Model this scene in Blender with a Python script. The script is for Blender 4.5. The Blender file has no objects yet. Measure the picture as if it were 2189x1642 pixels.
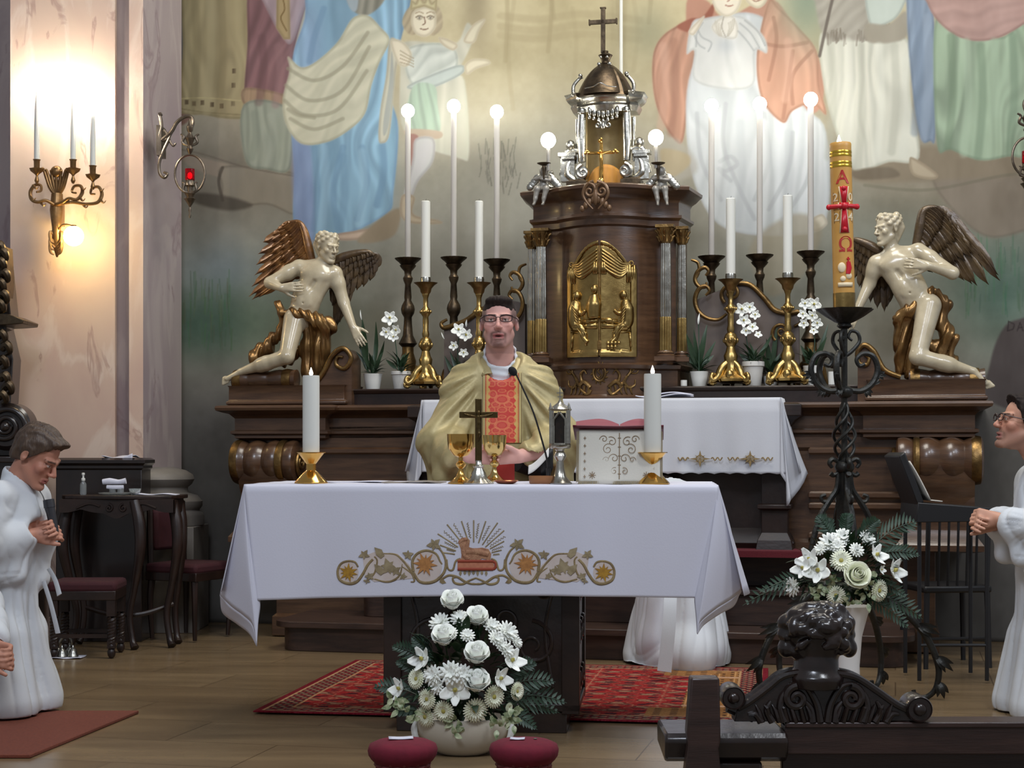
import bpy, bmesh, math, random
import numpy as np
from mathutils import Vector, Matrix
from mathutils.bvhtree import BVHTree
PI = math.pi
SC = bpy.context.scene
COL = SC.collection
random.seed(7); RNG = np.random.RandomState(7)

# ---------------------------------------------------------------- camera
F = 3550.0                    # focal length in pixels of the 2189 wide frame
CX, HY, CH = 1094.5, 964.0, 1.10   # principal column, horizon row, eye height
cam = bpy.data.cameras.new('camera'); camo = bpy.data.objects.new('camera', cam); COL.objects.link(camo)
cam.sensor_width = 36.0; cam.sensor_fit = 'HORIZONTAL'; cam.lens = F/2189*36.0
cam.shift_y = (HY-821.0)/2189.0
cam.clip_start = 0.05; cam.clip_end = 200
camo.location = (0, 0, CH); camo.rotation_euler = (PI/2, 0, 0)
SC.camera = camo
SC.view_settings.view_transform = 'Standard'; SC.view_settings.look = 'None'
SC.view_settings.gamma = 1.0; SC.view_settings.use_curve_mapping = False
SC.view_settings.exposure = 0.0

# ---------------------------------------------------------------- light
def lin(c):
    return tuple(((x/255.0)/12.92 if x/255.0 <= .04045 else ((x/255.0+.055)/1.055)**2.4) for x in c)
world = bpy.data.worlds.new('world'); SC.world = world; world.use_nodes = True
wb = world.node_tree.nodes['Background']; wb.inputs[0].default_value = (0.90, 0.93, 1.0, 1); wb.inputs[1].default_value = 0.24

def area(name, loc, target, size, power, col=(1, 1, 1), sy=None, spread=None):
    l = bpy.data.lights.new(name, 'AREA'); l.energy = power; l.color = col; l.size = size
    if sy: l.shape = 'RECTANGLE'; l.size_y = sy
    if spread: l.spread = spread
    o = bpy.data.objects.new(name, l); COL.objects.link(o); o.location = loc
    d = Vector(target)-Vector(loc); o.rotation_euler = d.to_track_quat('-Z', 'Y').to_euler()
    return o
def point(name, loc, power, col=(1, 1, 1), r=.02):
    l = bpy.data.lights.new(name, 'POINT'); l.energy = power; l.color = col; l.shadow_soft_size = r
    o = bpy.data.objects.new(name, l); COL.objects.link(o); o.location = loc
    return o
area('nave_light', (-1.2, 0.2, 6.6), (0, 8.2, 0.9), 1.9, 262, (.80, .87, 1.0))
area('nave_light_right', (2.6, 2.6, 6.2), (.5, 9, 1.2), 1.0, 105, (.90, .94, 1.0))
area('apse_light', (1.0, 7.4, 6.4), (.9, 10.6, 1.9), 2.2, 200, (1.0, .95, .86))
area('apse_side_light', (3.4, 6.2, 3.6), (-.3, 8.0, .9), 1.0, 32, (.78, .86, 1.0))  # cool area light high on the right; no window is built there

# ---------------------------------------------------------------- frames
AA = math.radians(13.0); CA, SA = math.cos(AA), math.sin(AA); AX0, AY0 = .415, 9.32   # high altar frame
def A(u, v, z): return Vector((AX0+u*CA+v*SA, AY0-u*SA+v*CA, z))
def AL(px, py, v):
    """high altar frame: the point seen at (px,py) on the plane v"""
    k = (px-CX)/F
    u = (k*(AY0+v*CA)-AX0-v*SA)/(CA+k*SA)
    Y = AY0-u*SA+v*CA
    return u, v, CH-(py-HY)*Y/F
def W(px, py, d): return Vector(((px-CX)*d/F, d, CH-(py-HY)*d/F))
def FL(px, py, z=0.0):
    d = F*(CH-z)/(py-HY); return Vector(((px-CX)*d/F, d, z))

# ---------------------------------------------------------------- tagging / objects
def thing(name, label, cat, loc=(0, 0, 0), rotz=0, group=None):
    o = bpy.data.objects.new(name, None); COL.objects.link(o); o.empty_display_size = .05
    o.location = loc; o.rotation_euler = (0, 0, rotz); o['label'] = label; o['category'] = cat
    if group: o['group'] = group
    return o
def tag(o, label, cat, group=None, kind=None):
    o['label'] = label; o['category'] = cat
    if group: o['group'] = group
    if kind: o['kind'] = kind
    return o
def struct(o): o['kind'] = 'structure'; return o

class MB:
    def __init__(s): s.v = []; s.f = []; s.c = []; s.m = []; s.n = 0
    def add(s, V, Fc, col=None, mi=0):
        V = np.asarray(V, float).reshape(-1, 3); s.v.append(V)
        s.f.extend([tuple(int(i)+s.n for i in f) for f in Fc]); s.m.extend([mi]*len(Fc))
        if col is None: C = np.ones((len(V), 3))
        else:
            C = np.asarray(col, float)
            if C.ndim == 1: C = np.tile(C, (len(V), 1))
        s.c.append(C); s.n += len(V); return s
    def xf(s, M):
        M = np.array(M); s.v = [x @ M[:3, :3].T + M[:3, 3] for x in s.v]; return s
    # --- shapes
    def box(s, c, d, rz=0, col=None, ry=0, rx=0, mi=0):
        x, y, z = [k/2 for k in d]
        V = np.array([(a*x, b*y, e*z) for a in (-1, 1) for b in (-1, 1) for e in (-1, 1)])
        if rz or ry or rx:
            R = np.array(Matrix.Rotation(rz, 3, 'Z') @ Matrix.Rotation(ry, 3, 'Y') @ Matrix.Rotation(rx, 3, 'X')); V = V @ R.T
        return s.add(V+np.array(c), [(0, 1, 3, 2), (4, 6, 7, 5), (0, 4, 5, 1), (2, 3, 7, 6), (0, 2, 6, 4), (1, 5, 7, 3)], col, mi)
    def lathe(s, prof, n=24, c=(0, 0, 0), axis=None, col=None, sx=1, sy=1, wob=None, mi=0):
        P = np.array(prof, float); t = np.arange(n)*2*PI/n
        rr = np.ones((len(P), n)) if wob is None else wob(P, t)
        X = P[:, 0:1]*np.cos(t)*rr*sx; Y = P[:, 0:1]*np.sin(t)*rr*sy; Z = np.repeat(P[:, 1:2], n, 1)
        V = np.stack([X, Y, Z], -1).reshape(-1, 3)
        if axis is not None:
            R = np.array(Vector(axis).to_track_quat('Z', 'Y').to_matrix()); V = V @ R.T
        Fc = []
        for i in range(len(P)-1):
            for j in range(n):
                k = (j+1) % n; Fc.append((i*n+j, i*n+k, (i+1)*n+k, (i+1)*n+j))
        Fc.append(tuple(range(n-1, -1, -1))); Fc.append(tuple((len(P)-1)*n+j for j in range(n)))
        return s.add(V+np.array(c), Fc, col, mi)
    def tube(s, pts, r, n=10, col=None, flat=1.0, up=(0, -1, 0), closed=False, mi=0):
        P = np.array([tuple(p) for p in pts], float); m = len(P)
        R = np.full(m, r, float) if np.isscalar(r) else np.interp(np.linspace(0, 1, m), np.linspace(0, 1, len(r)), r)
        T = np.gradient(P, axis=0) if not closed else np.roll(P, -1, 0)-np.roll(P, 1, 0)
        T /= np.maximum(np.linalg.norm(T, axis=1, keepdims=True), 1e-9)
        B = np.array(up, float); N = []
        for i in range(m):
            b = B-T[i]*B.dot(T[i]); nb = np.linalg.norm(b)
            if nb < .05:
                b = np.cross(T[i], (0.3, .2, 1)); nb = np.linalg.norm(b)
            b /= nb; N.append(b)
            if flat == 1.0: B = b
        N = np.array(N); S_ = np.cross(T, N); t = np.arange(n)*2*PI/n
        V = P[:, None]+R[:, None, None]*(np.cos(t)[None, :, None]*S_[:, None]+flat*np.sin(t)[None, :, None]*N[:, None])
        Fc = []
        for i in range(m if closed else m-1):
            i2 = (i+1) % m
            for j in range(n):
                k = (j+1) % n; Fc.append((i*n+j, i*n+k, i2*n+k, i2*n+j))
        if not closed: Fc.append(tuple(range(n-1, -1, -1))); Fc.append(tuple((m-1)*n+j for j in range(n)))
        return s.add(V.reshape(-1, 3), Fc, col, mi)
    def grid(s, P, closed_u=False, col=None, flip=False, mi=0):
        P = np.asarray(P, float); a, b = P.shape[:2]; Fc = []
        for i in range(a-1):
            for j in range(b if closed_u else b-1):
                k = (j+1) % b; q = (i*b+j, i*b+k, (i+1)*b+k, (i+1)*b+j); Fc.append(q[::-1] if flip else q)
        C = None if col is None else np.asarray(col).reshape(-1, 3) if np.asarray(col).ndim == 3 else col
        return s.add(P.reshape(-1, 3), Fc, C, mi)
    def prism(s, pts, y0, y1, col=None, plane='xz', mi=0):
        n = len(pts)
        def mk(p, y): return (p[0], y, p[1]) if plane == 'xz' else ((p[0], p[1], y) if plane == 'xy' else (y, p[0], p[1]))
        V = [mk(p, y0) for p in pts]+[mk(p, y1) for p in pts]
        Fc = [tuple(range(n)), tuple(range(2*n-1, n-1, -1))]+[(i, i+n, (i+1) % n+n, (i+1) % n) for i in range(n)]
        return s.add(V, Fc, col, mi)
    def ell(s, c, r, n=16, m=10, R=None, col=None, mi=0):
        th = np.linspace(0, PI, m+1)[1:-1]; t = np.arange(n)*2*PI/n
        V = [(0, 0, 1)]+[(math.sin(a)*math.cos(b), math.sin(a)*math.sin(b), math.cos(a)) for a in th for b in t]+[(0, 0, -1)]
        V = np.array(V)*np.array(r if not np.isscalar(r) else (r, r, r))
        if R is not None: V = V @ np.array(R).T
        Fc = [(0, 1+j, 1+(j+1) % n) for j in range(n)]
        for i in range(m-2):
            for j in range(n): Fc.append((1+i*n+j, 1+(i+1)*n+j, 1+(i+1)*n+(j+1) % n, 1+i*n+(j+1) % n))
        l = 1+(m-1)*n; Fc += [(l, l-n+(j+1) % n, l-n+j) for j in range(n)]
        return s.add(V+np.array(c), Fc, col, mi)
    def build(s, name, mats, parent=None, smooth=40, bevel=0, solid=0, sub=0, fix=True, loc=None, rotz=0):
        V = np.concatenate(s.v) if s.v else np.zeros((0, 3)); me = bpy.data.meshes.new(name)
        me.from_pydata(V.tolist(), [], s.f)
        if fix:
            bm = bmesh.new(); bm.from_mesh(me); bmesh.ops.recalc_face_normals(bm, faces=bm.faces); bm.to_mesh(me); bm.free()
        C = np.concatenate(s.c); at = me.color_attributes.new('Col', 'FLOAT_COLOR', 'POINT')
        at.data.foreach_set('color', np.concatenate([C, np.ones((len(C), 1))], 1).astype('f').ravel())
        mats = mats if isinstance(mats, (list, tuple)) else [mats]
        for k in mats: me.materials.append(k)
        if len(mats) > 1: me.polygons.foreach_set('material_index', s.m)
        me.polygons.foreach_set('use_smooth', [smooth is not None]*len(me.polygons))
        if smooth is not None and smooth < 180: me.set_sharp_from_angle(angle=math.radians(smooth))
        me.update(); o = bpy.data.objects.new(name, me); COL.objects.link(o)
        if parent: o.parent = parent
        if loc is not None: o.location = loc
        o.rotation_euler.z = rotz
        if solid: md = o.modifiers.new('solid', 'SOLIDIFY'); md.thickness = solid; md.offset = 0
        if bevel:
            md = o.modifiers.new('bevel', 'BEVEL'); md.width = bevel; md.segments = 2; md.limit_method = 'ANGLE'; md.angle_limit = math.radians(50)
        if sub: md = o.modifiers.new('sub', 'SUBSURF'); md.levels = sub; md.render_levels = sub
        return o

def cr(pts, n=8, closed=False):
    """Catmull-Rom through points"""
    P = [np.array(p, float) for p in pts]; out = []
    m = len(P); rng = range(m) if closed else range(m-1)
    for i in rng:
        if closed: p0, p1, p2, p3 = P[(i-1) % m], P[i], P[(i+1) % m], P[(i+2) % m]
        else: p0, p1, p2, p3 = P[max(i-1, 0)], P[i], P[i+1], P[min(i+2, m-1)]
        for k in range(n):
            t = k/n; out.append(.5*((2*p1)+(-p0+p2)*t+(2*p0-5*p1+4*p2-p3)*t*t+(-p0+3*p1-3*p2+p3)*t**3))
    if not closed: out.append(P[-1])
    return np.array(out)
def spiral(c, r0, r1, a0, turns, n=40, y=0.0):
    """volute in the xz plane"""
    t = np.linspace(0, 1, n); r = r0*(r1/r0)**t; a = a0+turns*2*PI*t
    return np.stack([c[0]+r*np.cos(a), np.full(n, y), c[1]+r*np.sin(a)], 1)

# ---------------------------------------------------------------- implicit modelling (smooth unions meshed with surface nets)
class SDF:
    def __init__(s, lo, hi, h):
        s.lo = np.array(lo, float); s.h = h
        s.ax = [np.arange(lo[i], hi[i]+h, h).astype('f') for i in range(3)]
        s.D = np.full([len(a) for a in s.ax], 1.0, 'f')
    def _sl(s, lo, hi, m):
        sl = []
        for i in range(3):
            a = int(max(0, np.floor((lo[i]-m-s.lo[i])/s.h))); b = int(min(len(s.ax[i]), np.ceil((hi[i]+m-s.lo[i])/s.h)+1))
            if b <= a: return None
            sl.append(slice(a, b))
        return tuple(sl)
    def _put(s, sl, d, k, op):
        c = s.D[sl]
        if op == '+':
            if k > 0:
                t = np.clip(.5+.5*(c-d)/k, 0, 1); s.D[sl] = c*(1-t)+d*t-k*t*(1-t)
            else: s.D[sl] = np.minimum(c, d)
        else:
            d = -d; t = np.clip(.5-.5*(c-d)/max(k, 1e-6), 0, 1); s.D[sl] = c*(1-t)+d*t+k*t*(1-t)
    def cone(s, a, b, r1, r2, k=.02, op='+', sq=None):
        """tapered capsule; sq = (axis vector, factor) flattens it along that axis"""
        a = np.array(a, 'f'); b = np.array(b, 'f'); R = max(r1, r2); m = R*(1 if sq is None else max(1, sq[1]))+k+3*s.h
        sl = s._sl(np.minimum(a, b), np.maximum(a, b), m)
        if sl is None: return s
        X, Y, Z = s.ax[0][sl[0]][:, None, None]-a[0], s.ax[1][sl[1]][None, :, None]-a[1], s.ax[2][sl[2]][None, None, :]-a[2]
        ba = b-a; L = max(float(ba.dot(ba)), 1e-9)
        t = np.clip((X*ba[0]+Y*ba[1]+Z*ba[2])/L, 0, 1); X, Y, Z = X-ba[0]*t, Y-ba[1]*t, Z-ba[2]*t
        if sq is not None:
            e = np.array(sq[0], 'f'); e /= np.linalg.norm(e); q = (X*e[0]+Y*e[1]+Z*e[2])*(1/sq[1]-1); X, Y, Z = X+q*e[0], Y+q*e[1], Z+q*e[2]
        d = np.sqrt(X*X+Y*Y+Z*Z)-(r1+(r2-r1)*t)
        if sq is not None and sq[1] < 1: d = d*(.5+.5*sq[1])
        s._put(sl, d, k, op); return s
    def chain(s, pts, rs, k=.01, op='+', sq=None):
        for i in range(len(pts)-1): s.cone(pts[i], pts[i+1], rs[i], rs[i+1], k, op, sq)
        return s
    def ell(s, c, r, k=.02, op='+', R=None):
        c = np.array(c, 'f'); r = np.array(r, 'f'); m = float(r.max())+k+3*s.h; sl = s._sl(c, c, m)
        if sl is None: return s
        X, Y, Z = s.ax[0][sl[0]][:, None, None]-c[0], s.ax[1][sl[1]][None, :, None]-c[1], s.ax[2][sl[2]][None, None, :]-c[2]
        if R is not None:
            R = np.array(R, 'f'); X, Y, Z = [R[0, i]*X+R[1, i]*Y+R[2, i]*Z for i in range(3)]
        k0 = np.sqrt((X/r[0])**2+(Y/r[1])**2+(Z/r[2])**2); k1 = np.sqrt((X/r[0]**2)**2+(Y/r[1]**2)**2+(Z/r[2]**2)**2)
        d = k0*(k0-1)/np.maximum(k1, 1e-6); s._put(sl, d.astype('f'), k, op); return s
    def cut(s, p, n, k=.005):
        """remove the half space on the side the normal points to"""
        n = np.array(n, 'f'); n /= np.linalg.norm(n)
        d = (s.ax[0][:, None, None]-p[0])*n[0]+(s.ax[1][None, :, None]-p[1])*n[1]+(s.ax[2][None, None, :]-p[2])*n[2]
        c = s.D; t = np.clip(.5-.5*(c-d)/max(k, 1e-6), 0, 1); s.D = c*(1-t)+d*t+k*t*(1-t); return s
    def mesh(s, disp=None, smooth=1):
        D = s.D.copy()
        for a in range(3):
            sl = [slice(None)]*3; sl[a] = 0; D[tuple(sl)] = .1; sl[a] = -1; D[tuple(sl)] = .1
        S = D < 0; nx, ny, nz = D.shape
        cn = [(i, j, k) for i in (0, 1) for j in (0, 1) for k in (0, 1)]
        cnt = sum(S[i:nx-1+i, j:ny-1+j, k:nz-1+k].astype('i1') for i, j, k in cn)
        I, J, K = np.nonzero((cnt > 0) & (cnt < 8)); N = len(I)
        pos = np.zeros((N, 3)); w = np.zeros(N); val = {c: D[I+c[0], J+c[1], K+c[2]] for c in cn}
        for c in cn:
            for a in range(3):
                if c[a] == 0:
                    e = list(c); e[a] = 1; e = tuple(e); va, vb = val[c], val[e]; mk = (va < 0) != (vb < 0)
                    t = np.where(mk, va/np.where(mk, va-vb, 1), 0); q = np.tile(np.array(c, float), (N, 1)); q[:, a] = t
                    pos += q*mk[:, None]; w += mk
        pos = pos/w[:, None]+np.stack([I, J, K], 1)
        idx = np.full((nx-1, ny-1, nz-1), -1, 'i4'); idx[I, J, K] = np.arange(N); Fc = []
        for a in range(3):
            b, c = (a+1) % 3, (a+2) % 3
            sl0 = [slice(None)]*3; sl1 = [slice(None)]*3; sl0[a] = slice(0, -1); sl1[a] = slice(1, None)
            E = S[tuple(sl0)] != S[tuple(sl1)]; P = np.stack(np.nonzero(E), 1)
            P = P[(P[:, b] > 0) & (P[:, c] > 0) & (P[:, b] < D.shape[b]-1) & (P[:, c] < D.shape[c]-1)]
            def g(db, dc):
                Q = P.copy(); Q[:, b] -= db; Q[:, c] -= dc; return idx[Q[:, 0], Q[:, 1], Q[:, 2]]
            q = np.stack([g(1, 1), g(0, 1), g(0, 0), g(1, 0)], 1)
            ins = S[P[:, 0], P[:, 1], P[:, 2]]; q = np.where(ins[:, None], q, q[:, ::-1]); Fc.append(q)
        Fc = np.concatenate(Fc); V = pos*s.h+s.lo
        E = np.concatenate([Fc[:, [0, 1]], Fc[:, [1, 2]], Fc[:, [2, 3]], Fc[:, [3, 0]]])
        for _ in range(smooth):
            acc = np.zeros_like(V); cn_ = np.zeros(len(V))
            for x, y in ((0, 1), (1, 0)):
                for d in range(3): acc[:, d] += np.bincount(E[:, x], V[E[:, y], d], len(V))
                cn_ += np.bincount(E[:, x], minlength=len(V))
            V = V*.45+.55*acc/np.maximum(cn_, 1)[:, None]
        return V, Fc
def vnormals(V, Fc):
    n = np.cross(V[Fc[:, 2]]-V[Fc[:, 0]], V[Fc[:, 3]]-V[Fc[:, 1]]); N = np.zeros_like(V)
    for i in range(4):
        for d in range(3): N[:, d] += np.bincount(Fc[:, i], n[:, d], len(V))
    return N/np.maximum(np.linalg.norm(N, axis=1, keepdims=True), 1e-12)
def vnoise(P, seed=0, oct_=3):
    """cheap smooth noise on points, -1..1"""
    r = np.random.RandomState(seed); out = np.zeros(len(P)); a = 1; tot = 0
    for o in range(oct_):
        for _ in range(4):
            k = r.normal(size=3); k *= (2**o)*6.0/np.linalg.norm(k)*(.7+.6*r.rand()); out += a*np.sin(P @ k+r.rand()*6.28)*.25*1.6
        tot += a; a *= .5
    return out/tot
def organic(name, sdf, mat, parent, disp=None, color=None, smooth=1, keep=False):
    V, Fc = sdf.mesh(smooth=smooth)
    if disp is not None: V = V+disp(V, vnormals(V, Fc))
    me = bpy.data.meshes.new(name); me.vertices.add(len(V)); me.vertices.foreach_set('co', V.astype('f').ravel())
    me.loops.add(Fc.size); me.polygons.add(len(Fc)); me.loops.foreach_set('vertex_index', Fc.astype('i4').ravel())
    me.polygons.foreach_set('loop_start', np.arange(len(Fc), dtype='i4')*4); me.polygons.foreach_set('use_smooth', [True]*len(Fc))
    me.update(calc_edges=True); me.validate()
    C = np.ones((len(V), 3)) if color is None else (color(V) if callable(color) else np.tile(color, (len(V), 1)))
    at = me.color_attributes.new('Col', 'FLOAT_COLOR', 'POINT'); at.data.foreach_set('color', np.concatenate([C, np.ones((len(V), 1))], 1).astype('f').ravel())
    me.materials.append(mat); o = bpy.data.objects.new(name, me); COL.objects.link(o)
    if parent: o.parent = parent
    if keep: return o, V, Fc
    return o
def sstep(a, b, x): t = np.clip((x-a)/(b-a), 0, 1); return t*t*(3-2*t)

# ---------------------------------------------------------------- materials
_mc = {}
def M(name, col=(128, 128, 128), rough=.5, metal=0.0, var=None, bump=None, attr=False, emit=None, trans=0, sss=0, coat=0, sheen=0, stretch=None, spec=None, ior=None, alpha=None):
    if name in _mc: return _mc[name]
    m = bpy.data.materials.new(name); m.use_nodes = True; nt = m.node_tree; b = nt.nodes['Principled BSDF']; L = nt.links
    m.diffuse_color = (*lin(col), 1)
    b.inputs['Base Color'].default_value = (*lin(col), 1); b.inputs['Roughness'].default_value = rough; b.inputs['Metallic'].default_value = metal
    if trans: b.inputs['Transmission Weight'].default_value = trans
    if ior: b.inputs['IOR'].default_value = ior
    if coat: b.inputs['Coat Weight'].default_value = coat; b.inputs['Coat Roughness'].default_value = .12
    if sheen: b.inputs['Sheen Weight'].default_value = sheen
    if spec is not None: b.inputs['Specular IOR Level'].default_value = spec
    if alpha: b.inputs['Alpha'].default_value = alpha
    if sss: b.inputs['Subsurface Weight'].default_value = sss; b.inputs['Subsurface Radius'].default_value = (.012, .005, .003); b.inputs['Subsurface Scale'].default_value = 1
    if emit: b.inputs['Emission Color'].default_value = (*lin(emit[0]), 1); b.inputs['Emission Strength'].default_value = emit[1]
    src = None
    if attr:
        a = nt.nodes.new('ShaderNodeVertexColor'); a.layer_name = 'Col'; src = a.outputs['Color']
    tc = nt.nodes.new('ShaderNodeTexCoord'); vec = tc.outputs['Object']
    if stretch:
        mp = nt.nodes.new('ShaderNodeMapping'); mp.inputs['Scale'].default_value = stretch; L.new(vec, mp.inputs['Vector']); vec = mp.outputs['Vector']
    if var:
        sc, col2, amt = var[:3]
        n = nt.nodes.new('ShaderNodeTexNoise'); n.inputs['Scale'].default_value = sc; n.inputs['Detail'].default_value = 6; n.inputs['Roughness'].default_value = .6; L.new(vec, n.inputs['Vector'])
        r = nt.nodes.new('ShaderNodeValToRGB'); r.color_ramp.elements[0].position = .35; r.color_ramp.elements[1].position = .65
        r.color_ramp.elements[0].color = (0, 0, 0, 1); r.color_ramp.elements[1].color = (amt, amt, amt, 1); L.new(n.outputs['Fac'], r.inputs['Fac'])
        mx = nt.nodes.new('ShaderNodeMix'); mx.data_type = 'RGBA'; L.new(r.outputs['Color'], mx.inputs['Factor'])
        mx.inputs['B'].default_value = (*lin(col2), 1)
        if src: L.new(src, mx.inputs['A'])
        else: mx.inputs['A'].default_value = (*lin(col), 1)
        src = mx.outputs['Result']
    if src: L.new(src, b.inputs['Base Color'])
    if bump:
        n = nt.nodes.new('ShaderNodeTexNoise'); n.inputs['Scale'].default_value = bump[0]; n.inputs['Detail'].default_value = 4; L.new(vec, n.inputs['Vector'])
        bp = nt.nodes.new('ShaderNodeBump'); bp.inputs['Strength'].default_value = bump[1]; bp.inputs['Distance'].default_value = .01
        L.new(n.outputs['Fac'], bp.inputs['Height']); L.new(bp.outputs['Normal'], b.inputs['Normal'])
    _mc[name] = m; return m
m_wood = M('brown_polished_wood', (92, 66, 46), .30, var=(4, (58, 39, 27), .8), bump=(30, .06), stretch=(1, 1, 8), coat=.25)
m_woodd = M('dark_wood', (44, 29, 23), .38, var=(5, (22, 14, 12), .8), bump=(30, .08), stretch=(1, 8, 1))
m_ebony = M('blackened_oak', (30, 23, 21), .28, var=(12, (48, 32, 26), .6), bump=(18, .25), coat=.3)
m_pew = M('pew_oak', (62, 42, 36), .4, var=(5, (36, 23, 20), .8), bump=(40, .1), stretch=(.6, 8, 8), coat=.15)
m_gold = M('gilding', (184, 156, 98), .3, 1.0, var=(9, (120, 94, 54), .6), bump=(35, .12))
m_golda = M('aged_gilding', (146, 116, 70), .38, .9, var=(12, (80, 60, 38), .8), bump=(30, .3))
m_brass = M('polished_brass', (222, 176, 96), .17, 1.0)
m_silver = M('silver_gilding', (200, 198, 188), .27, 1.0, var=(14, (120, 112, 98), .6), bump=(30, .2))
m_bronze = M('dark_bronze', (92, 78, 60), .38, .85, var=(20, (50, 42, 34), .8), bump=(30, .2))
m_iron = M('wrought_iron', (44, 44, 42), .42, .7, var=(14, (74, 72, 66), .5), bump=(40, .3))
m_wax = M('white_wax', (212, 212, 204), .45, sss=.0, spec=.3)
m_cloth = M('white_linen', (208, 208, 220), .85, bump=(140, .05))
m_alb = M('alb_fabric', (206, 210, 214), .85, bump=(120, .05))
m_bulb = M('lit_bulb', (255, 255, 255), .4, emit=((255, 252, 240), 44))
m_flame = M('candle_flame', (255, 220, 180), .4, emit=((255, 225, 190), 30))
# ================================================================ SETTING
m_floor = M('sanctuary_stone', (140, 118, 88), .24, var=(1.6, (104, 86, 64), .7), bump=(3, .02), stretch=(.6, 3.2, 1))
def floor_nodes():
    nt = m_floor.node_tree; L = nt.links; b = nt.nodes['Principled BSDF']
    src = b.inputs['Base Color'].links[0].from_socket
    tc = nt.nodes.new('ShaderNodeTexCoord'); mp = nt.nodes.new('ShaderNodeMapping'); mp.inputs['Rotation'].default_value = (0, 0, AA); L.new(tc.outputs['Object'], mp.inputs['Vector'])
    br = nt.nodes.new('ShaderNodeTexBrick'); L.new(mp.outputs['Vector'], br.inputs['Vector']); br.inputs['Scale'].default_value = 1.0
    br.inputs['Brick Width'].default_value = .9; br.inputs['Row Height'].default_value = .45; br.inputs['Mortar Size'].default_value = .003
    br.inputs['Color1'].default_value = (1, 1, 1, 1); br.inputs['Color2'].default_value = (.82, .8, .78, 1); br.inputs['Mortar'].default_value = (.45, .42, .4, 1)
    mx = nt.nodes.new('ShaderNodeMix'); mx.data_type = 'RGBA'; mx.blend_type = 'MULTIPLY'; mx.inputs['Factor'].default_value = 1
    L.new(src, mx.inputs['A']); L.new(br.outputs['Color'], mx.inputs['B']); L.new(mx.outputs['Result'], b.inputs['Base Color'])
floor_nodes()
b = MB(); b.box((0, 9.05, -.06), (9.0, 8.5, .12)); struct(b.build('floor', m_floor, smooth=None))
m_nave = M('nave_stone', (120, 108, 90), .5, var=(2, (90, 80, 66), .6))
b = MB(); b.box((0, 2.0, -.56), (9.0, 6.0, .1)); struct(b.build('floor_nave', m_nave, smooth=None))

# --- painted marble of the left pier
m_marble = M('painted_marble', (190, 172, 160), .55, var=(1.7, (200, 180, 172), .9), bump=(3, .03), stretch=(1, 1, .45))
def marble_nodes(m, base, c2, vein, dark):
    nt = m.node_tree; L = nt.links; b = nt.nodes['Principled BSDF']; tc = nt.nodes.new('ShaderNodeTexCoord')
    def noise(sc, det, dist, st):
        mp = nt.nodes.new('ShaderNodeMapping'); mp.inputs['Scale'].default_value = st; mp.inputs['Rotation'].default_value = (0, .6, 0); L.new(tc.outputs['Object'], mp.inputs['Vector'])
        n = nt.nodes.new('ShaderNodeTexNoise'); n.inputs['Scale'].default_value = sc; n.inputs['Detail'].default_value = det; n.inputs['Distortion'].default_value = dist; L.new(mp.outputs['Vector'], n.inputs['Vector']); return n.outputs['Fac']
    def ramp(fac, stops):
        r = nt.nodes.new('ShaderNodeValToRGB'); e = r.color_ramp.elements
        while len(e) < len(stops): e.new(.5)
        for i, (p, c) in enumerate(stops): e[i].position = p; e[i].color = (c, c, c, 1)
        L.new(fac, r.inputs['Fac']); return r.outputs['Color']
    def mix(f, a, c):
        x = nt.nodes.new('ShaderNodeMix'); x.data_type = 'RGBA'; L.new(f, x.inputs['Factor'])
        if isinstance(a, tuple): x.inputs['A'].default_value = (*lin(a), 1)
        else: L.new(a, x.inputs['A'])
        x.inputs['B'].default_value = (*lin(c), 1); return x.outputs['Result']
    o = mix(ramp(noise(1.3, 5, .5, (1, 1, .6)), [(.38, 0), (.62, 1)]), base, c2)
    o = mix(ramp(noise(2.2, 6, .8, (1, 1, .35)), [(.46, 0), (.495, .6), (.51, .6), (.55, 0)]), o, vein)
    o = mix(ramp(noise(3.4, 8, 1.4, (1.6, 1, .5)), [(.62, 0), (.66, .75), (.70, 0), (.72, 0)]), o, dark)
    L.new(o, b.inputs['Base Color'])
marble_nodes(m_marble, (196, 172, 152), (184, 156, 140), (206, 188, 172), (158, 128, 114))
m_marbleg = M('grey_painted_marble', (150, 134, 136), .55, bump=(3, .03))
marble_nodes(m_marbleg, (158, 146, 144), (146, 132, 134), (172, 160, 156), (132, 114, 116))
m_stone = M('grey_stone', (122, 116, 108), .6, var=(6, (96, 90, 84), .6))

def quadwall(name, x0, x1, d0, d1, z0, z1, m, th=.3):
    """upright slab between two plan points"""
    b = MB(); n = Vector((d0-d1, x1-x0, 0)).normalized()*th
    P = [(x0, d0), (x1, d1), (x1+n.x, d1+n.y), (x0+n.x, d0+n.y)]
    b.prism(P, z0, z1, plane='xy'); return struct(b.build(name, m, smooth=None))
def wx(px, d): return (px-CX)*d/F
# broad lit pilaster, recess strip, second strip, grey return and far left reveal
quadwall('wall_left_pier', wx(22, 9.85), wx(246, 9.95), 9.85, 9.95, 0, 5.2, m_marble, .6)
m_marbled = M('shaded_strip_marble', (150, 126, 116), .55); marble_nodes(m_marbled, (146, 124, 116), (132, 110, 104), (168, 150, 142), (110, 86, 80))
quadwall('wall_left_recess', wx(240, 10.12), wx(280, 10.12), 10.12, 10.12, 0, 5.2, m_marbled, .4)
quadwall('wall_left_strip', wx(276, 10.02), wx(306, 10.04), 10.02, 10.04, 0, 5.2, m_marble, .5)
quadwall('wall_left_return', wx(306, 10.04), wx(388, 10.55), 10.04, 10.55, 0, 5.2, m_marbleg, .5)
quadwall('wall_left_reveal', wx(-200, 9.9), wx(26, 10.2), 9.9, 10.2, 0, 5.2, m_marbleg, .4)
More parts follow.
